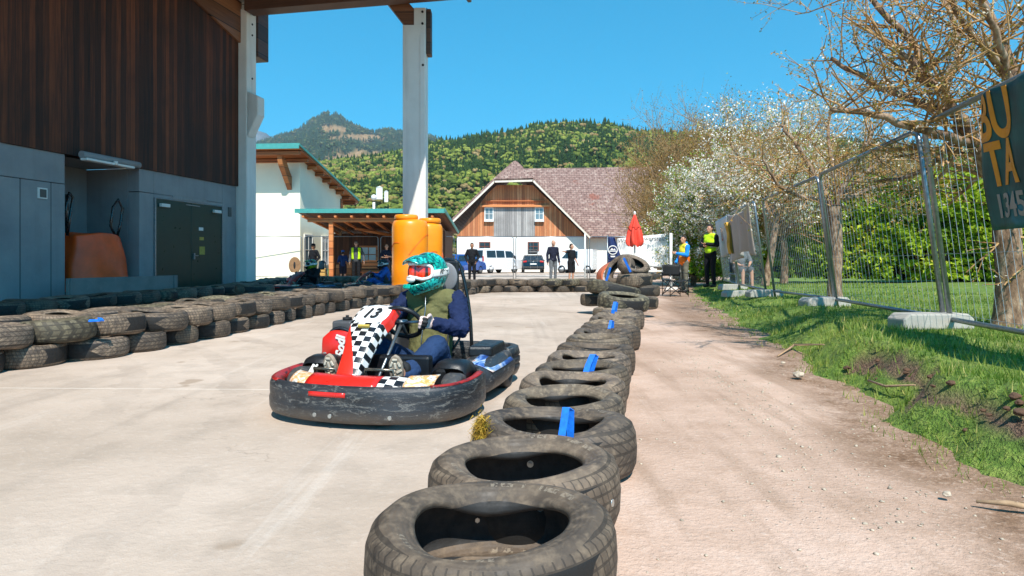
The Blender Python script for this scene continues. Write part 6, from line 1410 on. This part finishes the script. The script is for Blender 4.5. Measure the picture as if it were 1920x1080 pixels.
def on_banner(body, size, s_left, z, m, sx, nm='banner_lettering', bold=.012):
    cu = text(body, size, nm, m, bn, (0, 0, 0), (0, 0, 0), .0015, sx, None, bold)
    me = cu.data; x0 = min(v.co.x for v in me.vertices)
    bm = bmesh.new(); bm.from_mesh(me); bmesh.ops.triangulate(bm, faces=bm.faces); bmesh.ops.subdivide_edges(bm, edges=[e for e in bm.edges if e.calc_length() > .06], cuts=2); bm.to_mesh(me); bm.free()
    for v in me.vertices:
        s = s_left-(v.co.x-x0); zz = z+v.co.y; vv = (zz-.95)/1.05; u = (s-.1)/(sg0-.1)
        v.co = fpt(0, s, zz, .045+.03*math.sin(u*14+vv*2)*(1-vv*.6)+.02*math.sin(u*31+vv*5)+.008+v.co.z)
    return cu
on_banner('BU', .5, sg0-.05, 1.79, M['letter_orange'], .6); on_banner('TA', .46, sg0-.08, 1.43, M['letter_orange'], .58); on_banner('1345', .25, sg0-.12, 1.12, M['letter_grey'], .72, bold=.006)
M['ban_beige'] = (lambda t: (t.base(t.mix(t.ramp(t.xyz()[0], [(5.6/10, 0), (5.75/10, .0)]), t.ramp(t.noise(.9, 3, .5), [(.35, 'b0a399'), (.6, 'a3978f'), (.72, 'c9b27a')]), 'a89a92')).rough(.7), t.m)[1])(NT('beige_banner_cloth'))
L3 = (Vector(FP[3][1])-Vector(FP[3][0])).length
def bb(u, v): return fpt(3, lerp(.02, L3-.05, u), lerp(.86+.12*math.sin(u*5), 1.98-.12*math.sin(u*3.14), v), .1+.07*math.sin(u*17+v)*(1.15-v)+.03*math.sin(u*37), .25)
cloth_obj('banner', bb, 70, 22, M['ban_beige'], 'beige cloth banner draped in folds over the fourth fence panel')
M['ban_gold'] = plain('golden_yellow_cloth', 'c99a3a', .7, 0, .3, 4)
def by(u, v): return fpt(3, lerp(L3-.6, L3-.1, u)-.2*(1-v)*(1-u), lerp(.95, 1.75, v), .14+.07*math.sin(u*9+2)+.02*math.sin(v*7), .25)
mb = MB(); mb.grid(by, 20, 12); o = mb.build('banner_print', M['ban_gold'], bpy.data.objects[[q.name for q in COL.objects if q.name.startswith('banner')][-1]], solid=.004)
def bw(u, v): return fpt(4, lerp(.1, 3.0, u), lerp(.8+.2*(1-u), 1.98, v), .06+.05*math.sin(u*11+v*2)*(1.1-v), .25)
M['ban_white'] = plain('grey_white_banner', 'c8c8cc', .7, 0, .08, 3)
wbn = cloth_obj('banner', bw, 40, 16, M['ban_white'], 'pale grey banner with red letters on the farthest fence panel')
o = text('D', .55, 'banner_lettering', plain('red_lettering', 'b5232a', .6), wbn, (0, 0, 0), (0, 0, 0), .002, .9); d = (Vector(FP[4][1])-Vector(FP[4][0])).normalized()
for v in o.data.vertices: v.co = fpt(4, 1.0-v.co.x, 1.5+v.co.y, .14+v.co.z)
# far white banner and blue flag on the fence corner
M['ban_bright'] = plain('white_banner_cloth', 'eceae6', .7, 0, .05, 3)
def fb_(u, v): p = W(lerp(1158, 1253, u), lerp(lerp(497, 502, u), lerp(447, 438, u), v), 24.0); return p+Vector((0, .06*math.sin(u*9+v*3)+.03*math.sin(u*21), 0))
wb2 = cloth_obj('banner', fb_, 40, 14, M['ban_bright'], 'white banner with thin handwriting stretched behind the red parasol')
for body, px, py, sz in (('Was', 1168, 452, .26), ('bewerstellt', 1222, 448, .26), ('~  ~ ~', 1220, 469, .2), ('~   ~', 1218, 485, .2)):
    p = W(px, py, 23.88); text(body, sz, 'banner_lettering', M['glass_dark'], wb2, p, (R(90), 0, 0), .002, .9, None, -.002, .2)
M['flag_blue'] = plain('dark_blue_flag', '1b2f5e', .7, 0, .15, 4)
def fl(u, v): p = W(lerp(1139, lerp(1166, 1152, v), u), lerp(lerp(494, 484, u), lerp(444, 445, u), v), 22.8); return p+Vector((0, .05*math.sin(u*8+v*2), 0))
flg = cloth_obj('flag', fl, 20, 14, M['flag_blue'], 'dark blue flag with white round emblem left of the red parasol', 'flag')
mb = MB(); c = W(1149, 469, 22.7); mb.tube([(c.x+math.cos(a)*.16, c.y, c.z+math.sin(a)*.15) for a in [6.283*i/24 for i in range(24)]], .018, 5, closed=True)
mb.add([(c.x-.14, c.y, c.z-.05), (c.x+.14, c.y, c.z-.05), (c.x+.14, c.y, c.z-.02), (c.x-.14, c.y, c.z-.02)], [(0, 1, 2, 3)]); mb.add([(c.x-.1, c.y, c.z-.0), (c.x-.03, c.y, c.z+.08), (c.x+.02, c.y, c.z+.02), (c.x+.06, c.y, c.z+.06), (c.x+.11, c.y, c.z)], [(0, 1, 2, 3, 4)])
mb.prism([(c.x-.09, c.z-.2), (c.x+.09, c.z-.2), (c.x+.06, c.z-.25), (c.x-.06, c.z-.25)], c.y-.005, c.y+.005); mb.build('emblem', M['white'], flg)
mb = MB(); mb.tube([W(1139, 530, 22.8), W(1139, 441, 22.8)], .02, 6); mb.build('flag_pole', M['metal'], flg)
for px, Y, lab in ((1097, 24.5, 'thin white pole left of the blue flag'), (1258, 21.5, 'thick white post at the right end of the white banner')):
    mb = MB(); p = W(px, 440, Y); mb.tube([(p.x, Y, 0), (p.x, Y, p.z+.05)], .03 if px < 1200 else .05, 8); mb.box((p.x, Y, .04), (.4, .25, .08)); tag(mb.build('white_pole', M['white']), lab, 'pole')
# parasol
pa = empty('parasol', (W(1190, 500, 15.5).x, 15.5, 0), 0, 'closed red parasol on a white pole behind the tyre heap', 'parasol')
M['parasol'] = plain('red_parasol_cloth', 'e0432f', .7, 0, .12, 5)
zt, zb = W(0, 402, 15.5).z, W(0, 461, 15.5).z
def pr_(u, v):
    a = u*6.2832; r = interp([(0, .17), (.1, .185), (.45, .15), (.8, .07), (1, .02)], v)*(1+.28*math.sin(a*6+1.5*math.sin(v*4))*(1-v*.4)); return (r*math.cos(a), r*math.sin(a), lerp(zb+.03*math.sin(a*6), zt, v))
mb = MB(); mb.grid(pr_, 72, 20, wrap=True); mb.build('canopy', M['parasol'], pa)
mb = MB(); mb.tube([(0, 0, 0), (0, 0, zt)], .022, 8); mb.build('pole', M['white'], pa); mb = MB(); mb.ball((0, 0, zt+.03), (.03, .03, .05)); mb.build('finial', M['white'], pa)
mb = MB(); mb.tube([(math.cos(6.283*i/24)*.155, math.sin(6.283*i/24)*.155, zb+.6*(zt-zb)) for i in range(24)], .01, 5, closed=True); mb.build('tie', M['parasol'], pa)
mb = MB(); mb.lathe([(0, 0), (.3, 0), (.3, .06), (.05, .1), (0, .1)], 20); mb.build('base', M['hall_conc'], pa)
# folding camping chair
chx = empty('camping_chair', (W(1266, 550, 17.4).x, 17.4, 0), .25, 'black folding camping chair with crossed legs on the dirt path edge', 'chair')
def bar(nm, *pts, r=.012): mb = MB(); mb.tube(pts, r, 6); return mb.build(nm, M['black_metal'], chx)
for a in (-.27, .27):
    for b in (-.22, .22): bar('leg', (a, b, 0), (a, b, .62 if b < 0 else .86))
bar('cross_brace', (-.27, -.22, .04), (.27, -.22, .44)); bar('cross_brace', (.27, -.22, .04), (-.27, -.22, .44)); bar('cross_brace', (-.27, .22, .04), (.27, .22, .44)); bar('cross_brace', (.27, .22, .04), (-.27, .22, .44)); bar('cross_brace', (.27, -.22, .04), (.27, .22, .44)); bar('cross_brace', (-.27, -.22, .44), (-.27, .22, .04))
mb = MB(); mb.grid(lambda u, v: (lerp(-.27, .27, u), lerp(-.24, .22, v), .45-.05*math.sin(u*3.14)), 10, 6); mb.build('seat', M['black'], chx, solid=.008)
mb = MB(); mb.grid(lambda u, v: (lerp(-.27, .27, u), .22+.05*math.sin(u*3.14), lerp(.55, .86, v)), 10, 6); mb.build('backrest', M['black'], chx, solid=.008)
for s in (-1, 1): mb = MB(); mb.box((s*.28, 0, .63), (.06, .46, .015)); mb.build('armrest', M['black'], chx, bevel=.005)
# table with crates behind the marshals, stone wall under the banner
tb = empty('trestle_table', (W(1235, 520, 22).x, 22, 0), 0, 'low white-topped table behind the tyre heap', 'table')
mb = MB(); mb.box((0, 0, .62), (1.9, .7, .04)); mb.build('tabletop', M['white'], tb)
for s in (-.8, .8): mb = MB(); mb.tube([(s, -.25, 0), (s, -.25, .6)], .02, 6); mb.tube([(s, .25, 0), (s, .25, .6)], .02, 6); mb.build('leg', M['metal'], tb)
M['stone_wall'] = (lambda t: (t.base(t.ramp(t.noise(5, 5, .7), [(.35, '6d5a4a'), (.5, 'b9a794'), (.65, 'd9cfc2')])).rough(.9), t.m)[1])(NT('rough_stone_wall'))
p = W(1225, 510, 25); mb = MB(); rr = rng(8)
for k in range(60): mb.box((rr.uniform(-1.3, 1.3), rr.uniform(-.05, .05), rr.uniform(.1, .85)), (rr.uniform(.1, .3), .3, rr.uniform(.08, .15)), 0, 0, rr.uniform(-.1, .1))
o = mb.build('stone_wall', M['stone_wall'], bevel=.02); o.location = (p.x, 25, 0); tag(o, 'low wall of pale stacked stones below the white banner', 'wall')
# ---------------------------------------------------------------- trees and hedge
def mat_bark(name, a, b, c_, sc_=14):
    t = NT(name); v = t.co(); n1 = t.noise(sc_, 6, .7, t.mapv((1, 1, .4), vec=v)); n2 = t.noise(3, 3, .6, v)
    c = t.ramp(n1, [(.3, a), (.5, b), (.7, c_)]); c = t.mix(t.ramp(n2, [(.55, 0), (.75, .5)]), c, c_); t.base(c).rough(.9); t.bump(n1, 1, .02); return t.m  # second mix paints sunlit patches into the bark colour
M['bark_apple'] = mat_bark('flaky_apple_bark', '35281f', '80644c', 'bfa68c')
M['bark_twig'] = mat_bark('ochre_twig_bark', '5a4330', 'a67c4a', 'cfae7c', 9)
M['bark_pale'] = mat_bark('pale_branch_bark', '5c4832', '9a7a50', 'c0a577', 5)
def seg_mesh(name, segs, m, parent, n=5):
    P0 = np.array([s[0][:] for s in segs]); P1 = np.array([s[1][:] for s in segs]); r0 = np.array([s[2] for s in segs]); r1 = np.array([s[3] for s in segs])
    d = P1-P0; d /= np.linalg.norm(d, axis=1, keepdims=True)+1e-9; ref = np.where(np.abs(d[:, 2:3]) < .9, [[0, 0, 1.]], [[1., 0, 0]]); u = np.cross(d, ref); u /= np.linalg.norm(u, axis=1, keepdims=True); w_ = np.cross(d, u)
    V = []; 
    for P, r in ((P0, r0), (P1, r1)):
        for j in range(n): a = 6.28318*j/n; V.append(P+(u*math.cos(a)+w_*math.sin(a))*r[:, None])
    V = np.stack(V, 1).reshape(-1, 3); K = len(segs); b = np.arange(K)[:, None]*2*n
    F_ = np.concatenate([np.stack([b[:, 0]+j, b[:, 0]+(j+1) % n, b[:, 0]+n+(j+1) % n, b[:, 0]+n+j], 1) for j in range(n)])
    return npmesh(name, V, F_, m, parent, smooth=True)
def leaves(name, pts, size, m, parent, seed, spread=.05, per=3, tint=(0, 1), droop=0):
    g_ = np.random.default_rng(seed)
    if per >= 7: pts = [p for p in pts if g_.random() < .5]
    P = np.repeat(np.array([p[:] for p in pts]), per, 0); N = len(P); P = P+g_.normal(0, spread, (N, 3)); a = g_.normal(size=(N, 3)); a /= np.linalg.norm(a, axis=1, keepdims=True)
    b = np.cross(a, g_.normal(size=(N, 3))); b /= np.linalg.norm(b, axis=1, keepdims=True); s = (size*g_.uniform(.5, 1.2, N))[:, None]
    V = np.stack([P-a*s*.5, P+b*s*.3, P+a*s*.5, P-b*s*.3], 1).reshape(-1, 3); t = g_.uniform(tint[0], tint[1], N)
    return npmesh(name, V, np.arange(N*4).reshape(-1, 4), m, parent, col=np.repeat(t, 4))
def grow(segs, tips, p, d, L, r, lv, rr, up_=.15, wob=.35, kids=(3, 5), shrink=.62, mids=None):
    n = 4; pts = [p]
    for i in range(n):
        d = (d+Vector((rr.gauss(0, wob), rr.gauss(0, wob), rr.gauss(up_, wob)))*.35).normalized(); q = p+d*L/n; ra, rb = r*(1-.45*i/n), r*(1-.45*(i+1)/n); segs.append((p, q, ra, rb)); p = q; pts.append(q)
    if mids is not None and lv <= 1: mids += pts[1:]
    if lv <= 0: tips.append(p); return
    for _ in range(rr.randint(*kids)):
        k = rr.uniform(.25, 1); i = min(int(k*n), n-1); b = pts[i].lerp(pts[i+1], k*n-i); ax = Vector((rr.gauss(0, 1), rr.gauss(0, 1), rr.gauss(.1, .8))).normalized(); nd = (d*.7+ax*.8).normalized()
        grow(segs, tips, b, nd, L*shrink*rr.uniform(.7, 1.2), r*.5, lv-1, rr, up_, wob, kids, shrink, mids)
def tree(name, lab, base, trunk, limbs, seed, barks, leafm, leafsz, per, spread, lv=3, grp=None, twig_r=1.0, cat='tree', kids=(3, 5), tint=(0, 1), mids_=True, up_=.15, wob=.35):
    rr = rng(seed); e = empty(name, base, 0, lab, cat, grp); B = Vector(base); ts = []
    tp = [Vector(q[:3]) for q in trunk]
    mb = MB(); mb.tube(chaikin([q-B for q in tp], 2), [interp([(i/(len(trunk)-1), q[3]) for i, q in enumerate(trunk)], k/(len(chaikin([q for q in tp], 2))-1)) for k in range(len(chaikin([q for q in tp], 2)))], 14)
    big = []; small = []; tips = []; mids = []
    for (pts, r, L2) in limbs:
        pts = [Vector(q)-B for q in pts]; pts = chaikin(pts, 2); n = len(pts)
        for i, (a, b) in enumerate(zip(pts, pts[1:])): big.append((a, b, r*(1-.6*i/n), r*(1-.6*(i+1)/n)))
        mb.tube([q+Vector((rr.gauss(0, .01), rr.gauss(0, .01), rr.gauss(0, .01))) for q in pts], [r*(1-.6*i/(n-1)) for i in range(n)], 8)
        for i in range(2, n):
            for _ in range(1 if i % 2 else 2):
                dd = (pts[i]-pts[i-1]).normalized(); ax = Vector((rr.gauss(0, 1), rr.gauss(0, 1), rr.gauss(.2, .8))).normalized(); grow(small, tips, pts[i], (dd*.5+ax).normalized(), L2*rr.uniform(.6, 1.2), r*.34*(1-.5*i/n), lv-1, rr, up_, wob, kids, .64, mids)
    mb.build('trunk', barks[0], e)
    small = [(a, b, max(x, .0022*twig_r), max(y, .0018*twig_r)) for a, b, x, y in small]; seg_mesh('twigs', small, barks[1], e, 4)
    src = tips+(mids if mids_ else []); 
    if leafm and src: leaves('foliage', src, leafsz, leafm, e, seed, spread, per, tint)
    return e
M['leaf_bud'] = mat_leaf('opening_leaf_buds', [(0, '6f7030'), (.4, '9a8a3a'), (.65, 'c28a3c'), (.8, 'd9cfb4'), (1, 'efe6dc')], .3)
M['leaf_blossom'] = mat_leaf('white_blossom_and_leaf', [(0, '5f7a24'), (.32, '93a63c'), (.45, 'c0a878'), (.55, 'ece2d4'), (1, 'fdf8f2')], .3)
M['leaf_hedge'] = mat_leaf('fresh_hedge_leaves', [(0, '4a6212'), (.35, '7a9620'), (.7, 'a9bc2e'), (.9, 'cdd048'), (1, 'b8923c')], .3)
M['leaf_gold'] = mat_leaf('golden_brown_buds', [(0, '6e5426'), (.5, '96702e'), (.8, 'b08a3c'), (1, '8f9440')], .3)
M['leaf_green'] = mat_leaf('spring_leaves', [(0, '4c6a1c'), (.6, '7f9a30'), (1, 'a8b048')], .35)
BK = (M['bark_apple'], M['bark_twig'])
def L3p(*pts): return [W(a, b, Y) for a, b, Y in pts]
# old apple tree at the right edge
bx_, by_ = W(1892, 600, 6.35).x, 6.35; bz = lawn_z(bx_, by_)-.03
tk = [(bx_, by_, bz, .19), (bx_, by_, bz+.2, .135), (bx_+.01, by_, bz+.55, .115), (bx_-.02, by_, 1.15, .125), (bx_-.01, by_+.02, 1.45, .11), (bx_-.05, by_+.05, 1.75, .09)]
lim = [(L3p((1885, 400, 6.35), (1845, 300, 6.3), (1800, 215, 6.2), (1740, 150, 6.1), (1680, 90, 6.0)), .075, .75),
       (L3p((1800, 215, 6.2), (1720, 190, 6.5), (1640, 160, 6.7), (1560, 110, 6.9)), .045, .7),
       (L3p((1830, 270, 6.3), (1740, 250, 6.0), (1650, 215, 5.9), (1560, 205, 5.8)), .05, .65),
       (L3p((1740, 150, 6.1), (1700, 60, 6.3), (1620, -10, 6.4), (1560, -60, 6.5)), .04, .7),
       (L3p((1890, 390, 6.35), (1930, 250, 6.5), (1900, 120, 6.7), (1850, 20, 6.8), (1800, -60, 6.9)), .07, .75),
       (L3p((1910, 180, 6.6), (1860, 100, 6.3), (1810, 50, 6.1), (1770, -20, 6.0)), .05, .7),
       (L3p((1890, 400, 6.35), (1980, 280, 6.1), (2080, 180, 6.0), (2150, 60, 5.9)), .07, .8),
       (L3p((1800, 230, 6.2), (1780, 280, 6.6), (1720, 330, 6.9), (1640, 340, 7.2)), .035, .5),
       (L3p((1760, 170, 6.15), (1800, 110, 6.9), (1790, 30, 7.4), (1740, -40, 7.8)), .045, .7),
       (L3p((1850, 310, 6.3), (1900, 200, 5.7), (1880, 90, 5.4), (1840, 0, 5.2)), .045, .65)]
tree('apple_tree', 'old apple tree with flaky trunk and budding crooked branches behind the green banner', (bx_, by_, bz), tk, lim, 11, BK, M['leaf_bud'], .03, 2, .015, 3, twig_r=1.1, kids=(1, 3))
# second tree with the cut trunk
x2, y2 = W(1566, 560, 11.0).x, 11.0; z2 = lawn_z(x2, y2)-.03
top2 = W(1562, 385, 11)
tk = [(x2, y2, z2, .15), (x2-.02, y2, z2+.3, .115), (x2+.03, y2, 1.1, .10), (top2.x+.03, y2, 1.6, .115), (top2.x, y2, top2.z, .13)]
lim = [(L3p((1564, 400, 11), (1580, 350, 10.9), (1610, 300, 10.7), (1640, 240, 10.6)), .06, .8), (L3p((1562, 395, 11), (1535, 340, 11.2), (1500, 280, 11.4), (1465, 235, 11.6)), .055, .8),
       (L3p((1580, 375, 11), (1640, 350, 11.2), (1700, 330, 11.4), (1750, 320, 11.6)), .04, .7), (L3p((1550, 375, 11), (1500, 370, 10.8), (1460, 350, 10.6), (1430, 300, 10.5)), .045, .7), (L3p((1570, 380, 11), (1560, 310, 12), (1550, 240, 12.5), (1560, 200, 12.8)), .05, .8), (L3p((1575, 370, 11), (1620, 330, 12.5), (1680, 270, 13.5)), .045, .8)]
tree('apple_tree', 'pruned tree with dark sawn trunk top and pink-white buds behind the second fence panel', (x2, y2, z2), tk, lim, 17, BK, M['leaf_bud'], .045, 1, .03, 3, tint=(.2, 1), kids=(2, 3), twig_r=1.3)
mb = MB(); mb.cyl(top2+Vector((0, 0, .0)), .135, .02, 20); o = mb.build('sawn_top', M['clod']); o.parent = bpy.data.objects['apple_tree.001']; o.location = -Vector((x2, y2, z2))
# leaning young tree
x3, y3 = W(1434, 533, 19).x, 19.0; z3 = lawn_z(x3, y3)
t3 = W(1450, 420, 19.2)
tree('apple_tree', 'slim leaning tree trunk on the lawn left of the third fence post', (x3, y3, z3), [(x3, y3, z3, .13), (lerp(x3, t3.x, .5), y3, 1.0, .1), (t3.x, y3, t3.z, .08)],
     [(L3p((1450, 425, 19.2), (1470, 370, 19), (1500, 310, 18.8), (1520, 260, 18.7)), .06, 1.3), (L3p((1450, 425, 19.2), (1430, 370, 19.6), (1400, 320, 20), (1370, 270, 20.3)), .06, 1.3), (L3p((1450, 420, 19.2), (1455, 350, 19.5), (1445, 290, 20)), .05, 1.2)], 23, BK, M['leaf_blossom'], .085, 3, .12, 3, tint=(.25, .9), twig_r=1.8, kids=(2, 4))
# blossom trees
def round_tree(lab, px, pyb, Y, pyt, wpx, seed, leafm, leafsz, per, spread, tint, name='blossom_tree', barks=BK, nl=7, lv=3, twr=2.0, grp=None, up_=.15):
    x = W(px, 0, Y).x; z = lawn_z(x, Y) if x > edge_x(Y) and Y < 45 else 0; zt_ = W(0, pyt, Y).z; Rw = wpx/FPX*Y/2; rr = rng(seed); zf_ = z+(zt_-z)*.28; lim = []
    for k in range(nl):
        a = 6.283*k/nl+rr.uniform(-.3, .3); h = rr.uniform(.35, .95); rad = Rw*rr.uniform(.55, .8)*(1-.4*(h-.35)); e_ = Vector((x+math.cos(a)*rad, Y+math.sin(a)*rad, z+(zt_-z)*h)); s = Vector((x, Y, zf_)); m_ = s.lerp(e_, .5)+Vector((0, 0, rr.uniform(-.05, .15)*(zt_-z)))
        lim.append(([s, s.lerp(m_, .5), m_, e_], .045*(zt_-z)/3.2, (zt_-z)*.27))
    r0 = .05*(zt_-z)/2.4
    return tree(name, lab, (x, Y, z), [(x, Y, z, r0*1.3), (x+.03, Y, lerp(z, zf_, .5), r0), (x, Y, zf_, r0*.9)], lim, seed, barks, leafm, leafsz, per, spread, lv, grp, twr, 'tree', (2, 4), tint, True, up_)
round_tree('white-blossoming tree with fresh green leaves standing right of the red parasol', 1300, 520, 25, 322, 140, 31, M['leaf_blossom'], .085, 14, .07, (0, .8))
round_tree('white cherry tree in full blossom above the beige banner', 1375, 520, 23, 300, 130, 32, M['leaf_blossom'], .08, 16, .06, (.2, 1))
round_tree('pale blossoming tree with thin ochre branches over the third fence panel', 1470, 520, 21, 235, 150, 33, M['leaf_blossom'], .07, 1, .05, (.2, .8), up_=.3)
BKP = (M['bark_pale'], M['bark_pale'])
round_tree('leafless golden-brown tree in front of the right end of the barn roof', 1240, 500, 44, 258, 130, 41, M['leaf_gold'], .1, 1, .12, (0, .8), 'bare_tree', BKP, 9, 3, 3.0, up_=.4)
round_tree('tall leafless tree with fine twigs against the sky, right of the barn', 1300, 500, 48, 222, 150, 42, M['leaf_gold'], .1, 1, .12, (0, .8), 'bare_tree', BKP, 9, 3, 3.0, up_=.45)
round_tree('broad golden-brown budding tree behind the cherry trees', 1372, 500, 42, 246, 180, 43, M['leaf_gold'], .12, 2, .15, (0, 1), 'bare_tree', BKP, 9, 3, 3.0, up_=.3)
round_tree('brown twiggy tree hiding the barn eaves next to the white banner', 1235, 510, 34, 345, 90, 44, M['leaf_gold'], .07, 1, .1, (0, .6), 'bare_tree', BKP, 8, 3, 2.2)
round_tree('distant budding tree at the far right above the hedge', 1560, 500, 50, 275, 200, 45, M['leaf_gold'], .14, 3, .2, (.2, 1), 'bare_tree', BKP, 9, 3, 3.0)
round_tree('distant brownish tree behind the pruned apple tree', 1690, 500, 48, 300, 180, 46, M['leaf_gold'], .14, 3, .2, (.1, 1), 'bare_tree', BKP, 9, 3, 3.0)
round_tree('distant green-brown tree at the far right behind the banner', 1830, 500, 46, 270, 240, 47, M['leaf_green'], .2, 6, .35, (0, 1), 'leafy_tree', BKP, 9, 3, 3.0)
# low dark evergreen shrubs behind marshals
def bush(lab, px, Y, w_, h, seed, n, leafm, sz, name='bush', tint=(0, 1), L=None):
    g_ = np.random.default_rng(seed); x = W(px, 0, Y).x; z = lawn_z(x, Y); e = empty(name, (x, Y, z), 0, lab, name)
    pts = []
    while len(pts) < n:
        q = g_.uniform(-1, 1, 3); r = np.linalg.norm(q); k = 1+.3*mn.noise((q[0]*2.5, q[1]*2.5, q[2]*2.5+seed))
        if r < k and r > k*.45: pts.append(Vector((q[0]*w_/2, q[1]*w_/2.4, h*.52+q[2]*h*.5)))
    leaves('foliage', pts, sz, leafm, e, seed, sz*.4, 3, tint); rr = rng(seed); sg = []
    for k in range(14): q = pts[rr.randrange(len(pts))]; sg.append((Vector((q.x*.1, q.y*.1, 0)), q*.9, .03, .01))
    seg_mesh('stems', sg, M['bark_twig'], e, 5); return e
bush('round dark green shrub between the marshals, below the cherry blossom', 1312, 29, 3.2, 2.2, 3, 3000, M['leaf_green'], .14, tint=(0, .4))
bush('dark green shrub seen under the beige banner', 1405, 24, 2.2, 1.6, 4, 2200, M['leaf_green'], .11, tint=(0, .35))
# hedge
H0, H1 = Vector((15.0, 16.0)), Vector((8.5, 22.5))
def hedge():
    g_ = np.random.default_rng(77); e = empty('tall_hedge', (H0.x, H0.y, .5), 0, 'tall dense yellow-green hedge along the back of the lawn', 'hedge'); d = (H1-H0); L = d.length; d /= L; nn = Vector((-d.y, d.x)) # points to -x (towards us)
    if nn.x > 0: nn = -nn
    V = []; C = []; N = 74000; S = g_.uniform(0, 1, N)*(L+6)-3.5
    for k in range(N):
        s = S[k]; hh = g_.uniform(0, 1); zt2 = 3.1+.35*mn.noise((s*.6, 0, 0))+.2*mn.noise((s*2.2, 0, 4)); z = hh*zt2
        bulge = .35*mn.noise((s*1.1, z*1.1, 3))+.18*mn.noise((s*3, z*3, 8)); dep = .5*(1-hh**3)+bulge-abs(g_.normal(0, .16)); 
        if hh > .93: dep = g_.uniform(-1.2, .4)
        if hh < .3 and g_.random() < .6: continue
        if mn.noise((s*2.1, z*2.1, 20)) < -.28 and g_.random() < .8: continue
        p = H0+d*s+nn*dep; V.append((p.x, p.y, .42+z)); C.append(.5+.55*mn.noise((s*.8, z*.9, 12)))
    P = np.array(V); N = len(P); a = g_.normal(size=(N, 3)); a /= np.linalg.norm(a, axis=1, keepdims=True); b = np.cross(a, g_.normal(size=(N, 3))); b /= np.linalg.norm(b, axis=1, keepdims=True); sz = g_.uniform(.05, .12, N)[:, None]
    Q = np.stack([P-a*sz, P+b*sz*.5, P+a*sz, P-b*sz*.5], 1).reshape(-1, 3)-[H0.x, H0.y, .5]; npmesh('foliage', Q, np.arange(N*4).reshape(-1, 4), M['leaf_hedge'], e, col=np.repeat(np.clip(np.array(C)+g_.normal(0, .16, N), 0, 1), 4))
    mb = MB(); c = -nn*.55
    for i in range(40):
        s = -3.5+(L+6)*i/39; p = H0+d*s+nn*g_.uniform(-.4, .2); q = Vector((p.x-H0.x, p.y-H0.y, -.1)); mb.tube([q, q+Vector((g_.normal(0, .1), g_.normal(0, .1), 1.2)), q+Vector((g_.normal(0, .3), g_.normal(0, .3), 2.6))], [.05, .04, .015], 6)
    mb.build('stems', M['bark_apple'], e)
    mb = MB(); mb.grid(lambda u, v: (lambda p: (p.x-H0.x, p.y-H0.y, v*2.7-.1))(H0+d*(u*(L+6)-3.5)+nn*(-.5+.15*mn.noise((u*40, v*6, 0)))), 60, 10); mb.build('shade_core', M['hedge_shade_core'], e, solid=.5)
M['hedge_shade_core'] = plain('dark_hedge_shade', '1f2a0e', .95, 0, .4, 6, .8, 14)  # dark core colour paints the shade inside and low in the hedge
hedge()
# added dark slats standing in for the shade under the hedge
gf = empty('shade_pickets', (8.0, 31.5, .1), 0, 'added dark pickets standing in for the hedge shade behind the marshals', 'fence'); mb = MB()
for i in range(46): mb.bx(i*.16, i*.16+.07, 0, .03, 0, 1.5+.04*math.sin(i*2.3))
mb.build('pickets', M['cloth_khaki'], gf)
mb = MB(); mb.bx(-.1, 7.5, .035, .08, .35, .43); mb.bx(-.1, 7.5, .035, .08, 1.15, 1.23); mb.build('rail', M['cloth_khaki'], gf)
# ---------------------------------------------------------------- haze
mb = MB(); mb.bx(-4200, 4200, -400, 5400, -1, 960); hz_ = bpy.data.materials.new('thin_haze'); hz_.use_nodes = True; q = hz_.node_tree; q.nodes.clear()
po = q.nodes.new('ShaderNodeVolumePrincipled'); po.inputs['Density'].default_value = 8.5e-5; po.inputs['Color'].default_value = (.8, .9, 1, 1); po.inputs['Anisotropy'].default_value = .2
oo = q.nodes.new('ShaderNodeOutputMaterial'); q.links.new(po.outputs[0], oo.inputs['Volume']); tag(mb.build('haze', hz_), kind='stuff')
